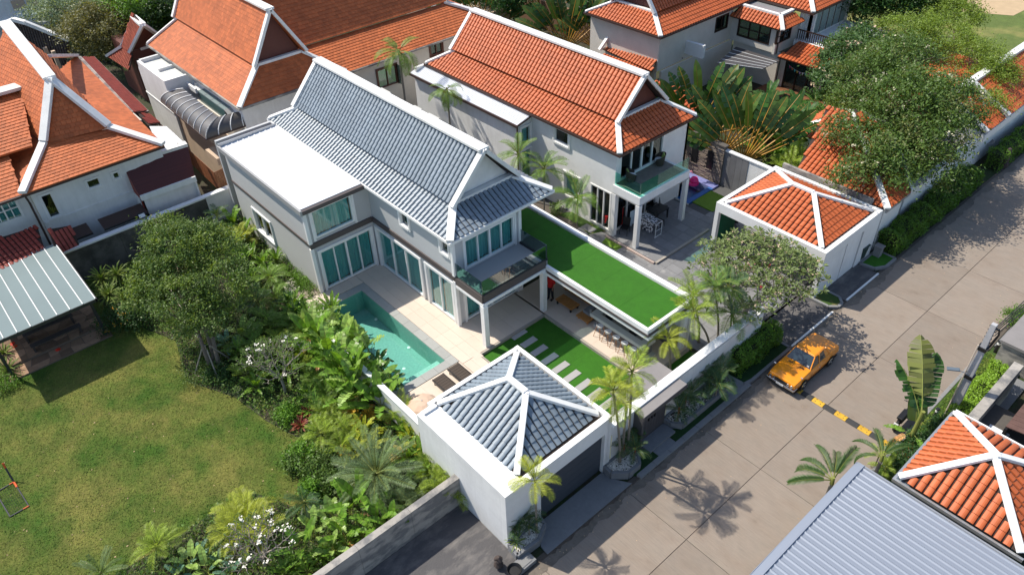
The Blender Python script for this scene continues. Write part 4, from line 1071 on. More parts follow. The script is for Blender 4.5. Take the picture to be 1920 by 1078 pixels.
# ================================================================= ORANGE SHINGLE HOUSE BEHIND (centre top)
D = thing('long_orange_shingle_house', 'large cream house with flat orange shingles and brown gable behind the grey house', 'house', (-52, 24, 0))
thai(D, -61.5, -45.9, 16.45, 24.5, 5.8, 7.5, 10.8, (1.4, 1.4), 2.35, 'x', cap_white, gable_brown, tile_flat, kind='flat', capw=.38, limit=0, fascia=old_conc, w=.27, L=.27, ridgew=.6, rise=.12)
roof_set(D, [[(-45.8, 22, 5.8), (-45.8, 38.6, 5.8), (-48.9, 35.4, 7.15), (-48.9, 22, 7.15)], [(-48.75, 21.3, 7.3), (-48.75, 35.7, 7.3), (-51.4, 35.7, 10.4), (-51.4, 20.6, 10.4)],
    [(-45.8, 38.6, 5.8), (-57, 38.6, 5.8), (-53.9, 35.4, 7.15), (-48.9, 35.4, 7.15)], [(-54.0, 21.3, 7.3), (-54.0, 35.7, 7.3), (-51.4, 35.7, 10.4), (-51.4, 20.6, 10.4)]], tile_flat, 'flat', .27, .27, 0, name='long_roof')
B().bar((-45.8, 38.6, 5.9), (-48.9, 35.5, 7.25), .4, .16, old_white).bar((-48.7, 35.75, 7.35), (-51.4, 35.75, 10.5), .35, .2, cap_white).bar((-51.4, 20.6, 10.5), (-51.4, 35.8, 10.5), .6, .18, cap_white).box(-45.8, -45.7, 24.6, 38.6, 5.68, 5.8, old_conc).build('long_roof_cap', D)
b = B()
u1 = [onX(px, py, -46.3) for px, py in ((705, 130), (742, 120), (738, 158), (710, 165))]
o1 = (u1[0].y, u1[1].y, min(u1[2].z, u1[3].z), u1[0].z - .1)
u2 = [onX(px, py, -46.3) for px, py in ((805, 85), (828, 75), (826, 100), (808, 106))]; o2 = (u2[0].y, u2[1].y, u2[3].z, u2[0].z)
wall(b, '+x', -46.3, 24.6, 38.4, -.05, 5.75, cream, [o1, o2]); wall(b, '+x', -46.5, 16.8, 24.6, -.05, 5.75, white_wall); wall(b, '-y', 16.8, -61, -46.7, -.05, 5.75, white_wall)
b.build('wall', D)
brown_f = M('red brown window frame', (.12, .045, .03), .5)
window(D, '+x', -46.3, *o1, n=2, fm=brown_f, gm=glass_teal, cm=None, surround=.08); window(D, '+x', -46.3, *o2, n=2, fm=brown_f, gm=glass_dark, surround=.08)
B().box(-46.25, -45.6, o1[1] - .02, o1[1] + .02, o1[2], o1[3], glass_dark).build('open_casement', D)
# flat roofed cream extension with awning
X = thing('cream_flat_extension', 'cream extension with tiled flat roof and parapet beside the long orange roof', 'annex', (-57, 15.5, 0))
fa = P(255, 113, 5.6); fb = P(305, 165, 5.6)
x0, x1 = fa.x, P(318, 150, 5.6).x; y0, y1 = 14.75, 16.9
b = B().box(x0, x1, y0, y0 + .22, -.05, 5.6, white_wall).box(x0, x0 + .2, y0, y1, 5.1, 5.6, white_wall).box(x1 - .2, x1, y0 + .22, y1, 3.2, 5.6, white_wall).box(x0, x1, y0 - .05, y0 - .002, 3.1, 3.2, white).box(x0, x1 + 5, y0 + .22, y1, 2.9, 3.0, cream)
b.build('wall', X)
B().box(x0 + .2, x1 - .2, y0 + .22, y1, 5.2, 5.3, M('roof screed', (.6, .6, .56), .8)).build('roof_slab', X)
tile_field(X, 'roof_paver', x0 + .2, x1 - .2, y0 + .25, y1, 5.33, .44, .44, M('pale roof paver', (.66, .67, .63), .8, objr=.04, dirt=.1), gap=.015)
B().box((x0 + x1) / 2 - .1, (x0 + x1) / 2 + .1, y0 + .6, y1, 5.3, 5.55, white_wall).build('upstand', X)
b = B().box(-55.8, -52.6, 16.15, 17.6, 4.72, 4.86, white_wall).box(-55.8, -52.6, 16.15, 16.3, 4.86, 5.08, white_wall).box(-54.9, -53.7, 16.6, 17.6, 4.86, 5.0, white).build('lower_roof_slab', X)
B().box(-55.8, -47.3, 16.2, 17.6, 0, 4.1, cream).build('lower_wall', X)
b = B().box(-52.6, -48.4, 16.3, 17.7, 4.84, 4.92, sheet_green).slab3([(-48.4, 16.3, 4.92), (-48.4, 17.7, 4.92), (-47.3, 17.7, 4.5), (-47.3, 16.3, 4.5)], .05, steel).box(-52.6, -48.4, 16.3, 16.34, 4.1, 4.84, M('teal louvre glass', (.08, .16, .16), .2))
for k in range(1, 4): b.box(-52.6 + k * 1.05 - .02, -52.6 + k * 1.05 + .02, 16.28, 17.7, 4.92, 4.94, steel)
b.build('skylight', X)
# lower beige block with brown fence
X2 = thing('beige_utility_block', 'beige block under the smoked curved awning beside a brown fence', 'annex', (-49, 14, 0))
b = B().box(-58, -47.3, 14.9, 17.0, -.05, 3.0, beige_wall).box(P(400, 285, 3).x - .9, P(400, 285, 3).x + .9, 14.2, 15.6, 2.4, 2.9, beige_wall).box(-47.2, -44.2, 15.4, 17.4, -.05, 2.0, beige_wall).build('wall', X2)
AW = thing('smoked_curved_awning', 'curved smoked polycarbonate awning with white ribs wrapping a building corner', 'awning', (-50, 15, 3.2))
def rib(a, c, n=7):        # quarter-ish arc from wall point a (high) to edge c (low)
    return [Vector((a.x + (c.x - a.x) * math.sin(t * math.pi / 2), a.y + (c.y - a.y) * math.sin(t * math.pi / 2), c.z + (a.z - c.z) * math.cos(t * math.pi / 2))) for t in [i / n for i in range(n + 1)]]
e0 = P(302, 190, 4.2); e1 = P(387, 262, 4.2); e2 = P(502, 222, 4.2)
h0 = P(344, 167, 5.0); h1 = P(408, 220, 5.0); h2 = P(482, 200, 5.0)
def sweep(A0, A1, E0, E1, n):
    prev = None
    for i in range(n + 1):
        r = rib(A0.lerp(A1, i / n), E0.lerp(E1, i / n))
        if prev:
            b = B(); k = len(r); V = prev + r
            b.poly(V, [(j, j + 1, k + j + 1, k + j) for j in range(k - 1)], poly_dark); b.smooth = True; b.build('awning_panel', AW)
        b = B(); b.tube([p + Vector((0, 0, .03)) for p in r], .035, white, 5); b.build('awning_rib', AW)
        prev = r
sweep(h0, h1, e0, e1, 8); sweep(h1, h2, e1, e2, 5)
B().bar(e0, e1, .08, .1, gutter_brown).bar(e1, e2, .08, .1, gutter_brown).build('edge_rail', AW)
FN = thing('brown_slatted_fence', 'brown slatted fence on top of the wall between the grey house and the louvred annex', 'fence', (-45, 13, 2))
fa = P(357, 300, 2.6); fb = P(410, 352, 2.2); fc = P(444, 335, 2.2)
def slats(a, c, n, zb_, zt, root, m, nm='fence_slat'):
    for i in range(n):
        p = a.lerp(c, (i + .1) / n); q_ = a.lerp(c, (i + .82) / n); B().bar(Vector((p.x, p.y, (zb_ + zt) / 2)), Vector((q_.x, q_.y, (zb_ + zt) / 2)), .03, zt - zb_, m).build(nm, root)
slats(P(300, 240, 2.8), fb, 46, 2.0, 3.3, FN, fence_m); slats(fb, fc, 16, 2.0, 3.3, FN, fence_m)
B().bar(Vector((fb.x, fb.y, 1.0)), Vector((fc.x, fc.y, 1.0)), .2, 2.1, white_wall).build('fence_base', FN)

# boundary wall left
LWl = thing('left_boundary_wall', 'long dark mossy concrete boundary wall with white cap on the far side of the lawn', 'wall', (-43.5, 5, 0))
for i in range(11):
    y0 = -6 + i * 1.8; B().box(-43.75, -43.5, y0, y0 + 1.79, -.05, 2.1, black_conc if y0 < 10.4 else white_wall).build('wall_panel', LWl)
B().box(-43.8, -43.42, -6, 14.2, 2.1, 2.2, white).build('wall_cap', LWl)
for px, py in ((1068 / 3.992, 270 + 555 / 3.992),):
    q0 = P(px, py, 2.25)
    fl2 = thing('floodlight', 'small black floodlight on the white cap of the left boundary wall', 'floodlight', (q0.x, q0.y, 2.2))
    B().obox((q0.x, q0.y, 2.42), (.05, 0, .06), (0, .22, 0), (-.1, 0, .12), black).build('housing', fl2); B().obox((q0.x + .07, q0.y, 2.45), (.01, 0, .012), (0, .17, 0), (-.07, 0, .085), sheet_white).build('lens', fl2)
for px, py, sx_, lab in ((238, 415, 1.3, 'larger dark brown door canopy low on the white house wall'), (155, 445, .6, 'smaller dark brown door canopy beside the dark red lean-to roof')):
    q0 = P(px, py, 2.3); o = thing('door_canopy', lab, 'canopy', tuple(q0)); B().slab3([q0 + Vector((0, -sx_, 0)), q0 + Vector((0, sx_, 0)), q0 + Vector((-1.0, sx_, .25)), q0 + Vector((-1.0, -sx_, .25))], .06, gutter_brown).build('canopy_sheet', o)
    B().bar(q0 + Vector((0, -sx_, 0)), q0 + Vector((0, sx_, 0)), .06, .1, black).build('canopy_frame', o)

# ================================================================= WHITE HOUSE TOP RIGHT
Eh = thing('white_courtyard_house', 'white two storey house with several orange roofs and dark framed windows, top right', 'house', (-36, 54, 0))
thai(Eh, 44.35, 60.0, -42.2, -34.5, 5.8, 6.75, 9.6, (1.4, 1.4), 1.9, 'y', cap_white, gable_brown, tile_orange, capw=.34, limit=150, fascia=gutter_brown)
thai(Eh, 56.3, 66.5, -41.5, -29.3, 5.8, 7.4, 9.6, (2.5, 2.5), 2.5, 'y', cap_white, gable_brown, tile_orange, capw=.34, limit=60, fascia=gutter_brown, ends=('hip', 'hip'))
# bay with its own small roof
bx0, bx1, by0, by1 = -34.9, -30.0, 53.5, 56.6; zb = 4.95
roof_set(Eh, [[(bx0, by0, zb), (bx1, by0, zb), (bx1 - 1.0, by0 + 1.0, zb + .7), (bx0 + .3, by0 + 1.0, zb + .7)], [(bx1, by0, zb), (bx1, by1, zb), (bx1 - 1.0, by1 - .6, zb + .7), (bx1 - 1.0, by0 + 1.0, zb + .7)]], tile_orange, limit=120, name='bay_roof')
B().box(bx0, bx1 - 1.0, by0 + 1.0, by1, zb + .5, zb + .62, steel).build('metal_deck', Eh)
b = B().bar((bx0, by0 + 1, zb + .75), (bx1 - 1, by0 + 1, zb + .75), .3, .15, cap_white).bar((bx1 - 1, by0 + 1, zb + .75), (bx1 - 1, by1 - .4, zb + .75), .3, .15, cap_white).bar((bx1, by0, zb + .07), (bx1 - 1, by0 + 1, zb + .77), .3, .14, cap_white).build('bay_roof_cap', Eh)
dk = M('dark brown joinery', (.03, .015, .01), .5)
b = B(); 
e1 = [onX(px, py, -34.9) for px, py in ((1343, 34), (1367, 26), (1361, 48), (1345, 60))]; oo1 = (e1[0].y, e1[1].y, e1[3].z, e1[0].z)
wall(b, '+x', -34.9, 44.8, 53.95, 2.9, 5.75, cream, [oo1])
e2 = [onY(px, py, 53.95) for px, py in ((1386, 36), (1447, 54), (1443, 84), (1382, 67))]; oo2 = (max(e2[0].x, -34.3), min(e2[1].x, -30.9), e2[3].z, 4.85)
wall(b, '-y', 53.95, -35.1, -30.5, 2.9, 4.95, cream, [oo2])
e3 = [onX(px, py, -30.5) for px, py in ((1459, 58), (1485, 50), (1481, 73), (1455, 84))]; oo3 = (e3[0].y, e3[1].y, e3[3].z, 4.8)
wall(b, '+x', -30.5, 54.15, 58.8, 2.9, 5.0, cream, [oo3]); wall(b, '+x', -30.3, 56.6, 59, 2.9, 5.7, white_wall)
e4 = [onY(px, py, 56.9) for px, py in ((1518, 30), (1566, 15), (1560, 52), (1515, 68))]
wall(b, '-y', 57.2, -30.3, -29.5, 2.9, 5.7, white_wall)
wall(b, '-y', 44.8, -42, -35.1, -.05, 5.7, cream)
wall(b, '+x', -34.6, 45, 54, -.05, 2.9, cream); wall(b, '-y', 54.2, -34.6, -30.3, -.05, 2.9, cream)
b.build('wall', Eh)
window(Eh, '+x', -34.9, *oo1, n=2, fm=dk, gm=glass_dark, fw=.1, cm=MATS['dim blind']); window(Eh, '-y', 53.95, *oo2, n=3, rows=2, fm=dk, gm=glass_dark, fw=.1); window(Eh, '+x', -30.5, *oo3, n=2, rows=2, fm=dk, gm=glass_dark, fw=.1)
b = B().box(-30.0, -29.7, 57.2, 63, 3.4, 5.7, white_wall).box(-29.8, -29.74, 57.4, 62.6, 3.6, 5.6, black).build('end_wall', Eh)
for i in range(5): B().box(-29.74, -29.68, 57.5 + i, 57.62 + i, 3.6, 5.6, dk).build('door_stile', Eh)
for i in range(5): B().box(-29.72, -29.70, 57.64 + i, 58.46 + i, 3.6, 5.6, glass_dark).build('door_pane', Eh)
B().box(-30.3, -26.3, 56.2, 63, 3.2, 3.45, white_wall).box(-30.3, -26.2, 56.0, 56.2, 2.75, 3.55, white).build('balcony_slab', Eh)
for i in range(22): B().box(-30.2 + i * .18, -30.14 + i * .18, 56.2, 56.25, 3.5, 4.3, dk).build('baluster', Eh)
for i in range(14): B().box(-26.35, -26.3, 56.3 + i * .25, 56.36 + i * .25, 3.5, 4.3, dk).build('baluster', Eh)
B().box(-30.2, -26.3, 56.19, 56.26, 4.3, 4.38, dk).box(-26.36, -26.29, 56.2, 62, 4.3, 4.38, dk).build('balcony_rail', Eh)
roof_set(Eh, [[(-30.1, 53.6, 2.85), (-26.0, 53.6, 2.85), (-26.4, 55.9, 3.55), (-29.8, 55.9, 3.55)]], tile_orange, limit=60, name='porch_roof')
B().bar((-26.0, 53.6, 2.95), (-26.4, 55.9, 3.65), .3, .15, cap_white).build('porch_roof_cap', Eh)
b = B(); wall(b, '-y', 54.6, -30.3, -26.2, -.05, 2.85, cream, [(-29.8, -26.7, .15, 2.6)]); wall(b, '+x', -26.2, 54.6, 60, -.05, 2.85, cream); b.box(-30, -26.4, 55, 58, .05, .12, wood_m); b.build('garden_room', Eh)
window(Eh, '-y', 54.6, -29.8, -26.7, .15, 2.6, n=3, fm=dk, gm=glass_dark, fw=.08, name='sliding_door')
B().box(-27.1, -26.8, 54.72, 54.78, .3, 2.5, curtain_m).build('curtain', Eh)
# lower roofs facing us
roof_set(Eh, [[P(1128, 92, 3.2), P(1222, 135, 3.2), P(1237, 100, 4.1), P(1142, 72, 4.1)], [P(1120, 118, 2.7), P(1210, 150, 2.7), P(1216, 130, 3.1), P(1125, 100, 3.1)],
              [P(1228, 100, 3.1), P(1280, 110, 3.1), P(1275, 78, 4.0), P(1245, 70, 4.0)], [P(1225, 215, 2.5), P(1300, 238, 2.5), P(1318, 178, 3.3), P(1222, 150, 3.3)]], tile_orange, limit=60, name='lower_roof')
B().bar(P(1124, 94, 3.3), P(1140, 70, 4.2), .3, .15, cap_white).bar(P(1222, 100, 3.3), P(1242, 72, 4.2), .3, .15, cap_white).bar(P(1245, 76, 3.9), P(1320, 98, 3.9), .3, 1.0, white).build('lower_roof_cap', Eh)
pg = thing('smoked_pergola_roof', 'flat smoked polycarbonate pergola roof with thin white bars above the garden plants', 'pergola', (-31.5, 52, 3))
q = [P(1345, 118, 3), P(1430, 130, 3), P(1462, 114, 3), P(1380, 88, 3)]
for i in range(5):
    a, c = q[0].lerp(q[3], i / 5), q[0].lerp(q[3], (i + 1) / 5); e, f_ = q[1].lerp(q[2], i / 5), q[1].lerp(q[2], (i + 1) / 5)
    B().slab3([a, e, f_, c], .03, poly_dark).build('roof_sheet', pg); B().bar(a + Vector((0, 0, .03)), e + Vector((0, 0, .03)), .035, .03, white).build('roof_bar', pg)
dkk = structure('timber_deck', (-27, 53, 0))
for i in range(24): B().box(-31, -20.5, 51.4 + i * .14, 51.53 + i * .14, .05, .15 + random.random() * .004, deck_m).build('deck_board', dkk)
ep = thing('dark_teal_pool', 'dark teal green swimming pool beside the brown timber deck', 'swimming pool', (-27, 49.8, 0))
B().poly([(-33, 47.5, -.6), (-21, 47.5, -.6), (-21, 51.1, -.6), (-33, 51.1, -.6), (-33, 47.5, .02), (-21, 47.5, .02), (-21, 51.1, .02), (-33, 51.1, .02)], [(0, 1, 2, 3), (0, 4, 5, 1), (1, 5, 6, 2), (2, 6, 7, 3), (3, 7, 4, 0)], M('deep teal pool tile', (.02, .16, .13), .4, var=.1, scale=6)).build('basin', ep)
B().poly([(-33, 47.5, -.0), (-21, 47.5, -.0), (-21, 51.1, -.0), (-33, 51.1, -.0)], [(0, 1, 2, 3)], water_m).build('water', ep); B().box(-33.2, -20.7, 51.1, 51.35, -.3, .12, coping).box(-33.2, -20.7, 47.2, 47.45, -.3, .12, coping).build('coping_stone', ep)
bt = thing('bunting', 'string of small coloured triangular flags across the garden room doors', 'bunting', (-28.5, 54.4, 2))
cols = [(.7, .08, .25), (.7, .2, .1), (.1, .5, .5), (.75, .5, .1), (.6, .3, .6), (.8, .8, .8), (.1, .45, .4)]
pts = [Vector((-29.4 + 2.1 * t, 54.42, 2.15 - .28 * math.sin(math.pi * t))) for t in [i / 9 for i in range(10)]]
B().tube(pts, .012, white, 4).build('cord', bt)
for i in range(9):
    p = (pts[i] + pts[i + 1]) / 2; c_ = cols[i % 7]; B().poly([p + Vector((-.09, -.01, 0)), p + Vector((.09, -.01, 0)), p + Vector((0, -.01, -.2))], [(0, 1, 2)], M('flag %d' % (i % 7), c_, .8)).build('flag', bt)
# low roofs by the road on the right
G2 = thing('orange_tiled_store', 'narrow low building with orange wavy tile roof under the big tree by the hedge', 'outbuilding', (-18, 41, 0))
ga, gh, gv = Vector((-13.4, 38.95, 3.0)), P(1600, 215, 5.3), P(1640, 290, 4.5)
roof_set(G2, [[(-19.2, 38.95, 3.0), ga, gh, (-20.5, gh.y, 5.3)], [ga, (-13.4, 41.7, 3.0), (-16.6, 44.6, 4.6), gh]], tile_orange, limit=200)
B().bar(ga + Vector((0, 0, .1)), gh + Vector((0, 0, .12)), .34, .18, cap_white).bar((-13.35, 41.75, 3.1), (-16.6, 44.65, 4.7), .22, .16, cap_white).build('hip_cap', G2, .02)
B().box(-19.0, -13.65, 39.25, 41.5, -.05, 2.95, white).box(-13.5, -13.4, 38.95, 41.7, 2.8, 2.98, steel).build('wall', G2)
G3 = thing('orange_tiled_pavilion', 'small pavilion with faded orange tile roof and white ridge beside the timber deck', 'outbuilding', (-20, 45.5, 0))
hip(G3, -22.4, -15.5, 43.4, 48.0, 3.0, 4.5, (-19.6, 45.7), (-18.2, 45.7), cap_white, tile_orange, capw=.3, limit=120)
B().box(-22, -16, 43.8, 47.6, -.05, 2.98, white_wall).build('wall', G3)
G4 = thing('roadside_tiled_building', 'low white roadside building with orange tile roof and thick white verges at the right edge', 'building', (-15.5, 56, 0))
roof_set(G4, [[(-13.6, 52.3, 2.8), (-13.6, 55.3, 2.8), (-16.4, 55.3, 4.3), (-16.4, 52.3, 4.3)], [(-13.6, 55.75, 2.8), (-13.6, 70, 2.8), (-16.4, 70, 4.3), (-16.4, 55.75, 4.3)]], tile_orange, 'wave', .3, .5, limit=160)
for y in (52.2, 55.52, 70): B().bar((-13.5, y, 2.95), (-16.4, y, 4.45), .35, .22, cap_white).build('verge_cap', G4, .02)
B().box(-16.8, -16.3, 52, 70, 4.2, 4.5, cap_white).box(-13.8, -13.55, 52.1, 70, 2.2, 2.75, white).box(-16.5, -13.9, 52.3, 70, -.05, 2.8, white_wall).build('wall', G4)
B().box(-21, -17.2, 50, 62, 3.3, 3.5, tile_orange).build('back_roof', G4)
RW = thing('roadside_boundary_wall', 'white topped boundary wall running behind the clipped roadside hedge', 'wall', (-14.1, 46, 0))
B().box(-14.1, -13.85, 42.4, 52.2, -.05, 2.35, white_wall).box(-14.15, -13.8, 42.4, 52.2, 2.35, 2.44, white).build('wall_panel', RW)

# ================================================================= BOTTOM RIGHT
SR = thing('silver_roofed_carport', 'silver blue ribbed metal roof with folded edge in the bottom right corner', 'carport', (-2, 14, 0))
sheets(SR, 'roof_sheet', -5.28, 6.5, 4.0, 21.45, 3.13, 3.26, sheet_silver, 'x', pitch=.26, panel=.79, rib=.034, ribw=.05, slope='y')
b = B().slab3([(-5.55, 4, 3.16), (-5.25, 4, 3.20), (-5.25, 21.5, 3.33), (-5.55, 21.5, 3.28)], .02, sheet_silver).box(-5.57, -5.55, 4, 21.5, 3.0, 3.25, sheet_silver).box(-5.5, 6.5, 21.45, 21.52, 3.1, 3.30, steel).build('edge_flashing', SR)
for (x, y) in ((-5.1, 21.1), (-5.1, 14.0), (1, 21.1)): B().box(x - .08, x + .08, y - .08, y + .08, -.05, 3.1, steel).build('post', SR)
HR = thing('orange_hip_roof_house', 'low building with bright orange pyramid tile roof and white hips, right edge', 'building', (-2, 24.2, 0))
hip(HR, -4.15, .15, 22.0, 26.65, 3.2, 4.62, (-2.05, 24.05), (-2.0, 24.1), white, tile_orange, capw=.26, limit=300)
B().box(-3.8, -.1, 22.4, 26.3, -.05, 3.12, M('slate blue wall', (.10, .13, .16), .7)).box(-4.3, .3, 21.85, 21.95, 3.02, 3.16, steel).box(-4.3, -4.2, 21.95, 26.7, 3.02, 3.16, steel).box(-4.2, .3, 26.72, 26.8, 3.05, 3.3, white).build('wall', HR)
B().box(-4.25, -3.7, 21.9, 22.4, 2.6, 3.15, M('blue steel bracket', (.12, .16, .2), .5)).build('bracket', HR)
DR = thing('dark_shingle_building', 'flat roofed building with dark brown shingle canopy and stained grey slabs at the right edge', 'building', (-1, 30, 0))
B().prism([(-3.95, 27.4), (-3.55, 27.4), (-3.55, 33.0), (-3.95, 33.0)], -.05, 2.0, old_conc).build('parapet', DR)
B().box(-3.55, 3, 27.0, 30.6, -.05, 1.3, M('stained dark slab', (.10, .09, .08), .9, var=.25, scale=1.5, dirt=.3)).build('roof_slab', DR)
shg = M('dark brown shingle', (.10, .055, .045), .85, var=.2, objr=.12, scale=3)
for i in range(8):
    for j in range(16): B().slab3([(-2.6 + i * .7, 28.4 + j * .3, 2.35 + i * .12), (-2.6 + i * .7, 28.4 + j * .3 + .29, 2.35 + i * .12), (-1.88 + i * .7, 28.4 + j * .3 + .29, 2.47 + i * .12), (-1.88 + i * .7, 28.4 + j * .3, 2.47 + i * .12)], .04, shg).build('shingle', DR)
B().box(-3.5, 3.5, 33.4, 34.0, 1.6, 1.9, old_conc).box(-2.6, -2.5, 28.3, 33.3, 1.3, 2.3, black).box(-3.2, -2.4, 27.8, 29.2, 1.32, 1.36, sheet_white).build('parapet', DR)
GP = thing('grey_gate_pier', 'small flat topped grey gate pier with a plant pot at the right edge', 'pier', (-3.2, 37.5, 0))
q = P(1895, 590 + 55, 1.3); B().box(q.x - .3, q.x + 2.5, q.y - .2, q.y + 2.4, -.05, 1.35, old_conc).box(q.x - .4, q.x + 2.6, q.y - .3, q.y + 2.5, 1.35, 1.5, slab_grey).build('pier', GP)

# ================================================================= UTILITY POLE, LIGHTS
pole = thing('utility_pole', 'square concrete utility pole with steel plates and cables on the grass verge', 'utility pole', (-4.77, 29.69, 0))
H = 5.75
b = B(); V = []
for z, w in ((0, .17), (H, .10)):
    V += [(-4.77 - w, 29.69 - w, z), (-4.77 + w, 29.69 - w, z), (-4.77 + w, 29.69 + w, z), (-4.77 - w, 29.69 + w, z)]
b.poly(V, [(4, 5, 6, 7), (0, 1, 5, 4), (1, 2, 6, 5), (2, 3, 7, 6), (3, 0, 4, 7)], M('pale pole concrete', (.42, .42, .43), .85, var=.1, scale=5, dirt=.2)).build('shaft', pole)
for z in (2.7, 4.35): B().box(-4.96, -4.58, 29.5, 29.88, z, z + .16, black).build('clamp_band', pole)
for z in (4.8, 5.0, 5.2, 5.4, 5.6): B().tube([(-4.92, 29.69, z), (-4.62, 29.69, z)], .025, dark_metal, 6).build('bolt', pole)
B().tube([(-4.95, 29.5, .2), (-4.94, 29.5, 4.6)], .03, M('pale conduit', (.5, .42, .35), .7), 6).build('conduit', pole)
B().tube([(-4.8, 29.69, 5.55), (-4.55, 29.8, 5.5), (-4.5, 29.9, 5.2), (-4.6, 29.85, 4.5)], .04, black, 6).build('cable_loop', pole)
B().tube([(-4.77, 29.5, 3.0), (-5.1, 29.1, 3.25)], .02, steel, 6).build('lamp_arm', pole)
B().obox((-5.3, 28.95, 3.3), (.22, .1, .05), (-.04, .08, 0), (-.02, 0, .03), M('blue grey lamp head', (.1, .13, .16), .4)).build('lamp_head', pole, .02)
CB = thing('overhead_cables', 'bundle of black overhead cables running from the concrete pole to the right edge', 'cable', (-4.7, 29.8, 5.3))
for i, (z0_, sag) in enumerate(((5.5, .6), (5.4, .75), (5.3, .95), (5.15, 1.2))):
    a = Vector((-4.7 + i * .03, 29.8, z0_)); e = Vector((-4.2 + i * .1, 58, z0_ + .3))
    pts = [a.lerp(e, t / 24) - Vector((0, 0, sag * 4 * (t / 24) * (1 - t / 24))) for t in range(25)]
    B().tube(pts, .022, black, 5).build('cable', CB)
def bollard(px, py, label):
    q = P(px, py, .09); o = thing('bollard_light', label, 'bollard light', tuple(q), 'bollard lights on the grass verge')
    B().lathe(q, [(.085, 0), (.085, .52)], black, 14).build('post', o); B().lathe(q + Vector((0, 0, .52)), [(.08, 0), (.08, .14)], M('frosted lamp', (.75, .75, .72), .4), 14).build('lamp', o)
    B().lathe(q + Vector((0, 0, .66)), [(.095, 0), (.095, .05), (.04, .07)], black, 14).build('lamp_cap', o)
bollard(1750, 786, 'black bollard light with pale band, in front of the utility pole'); bollard(1865.5, 660, 'black bollard light with pale band, behind the utility pole on the rounded grass tip')

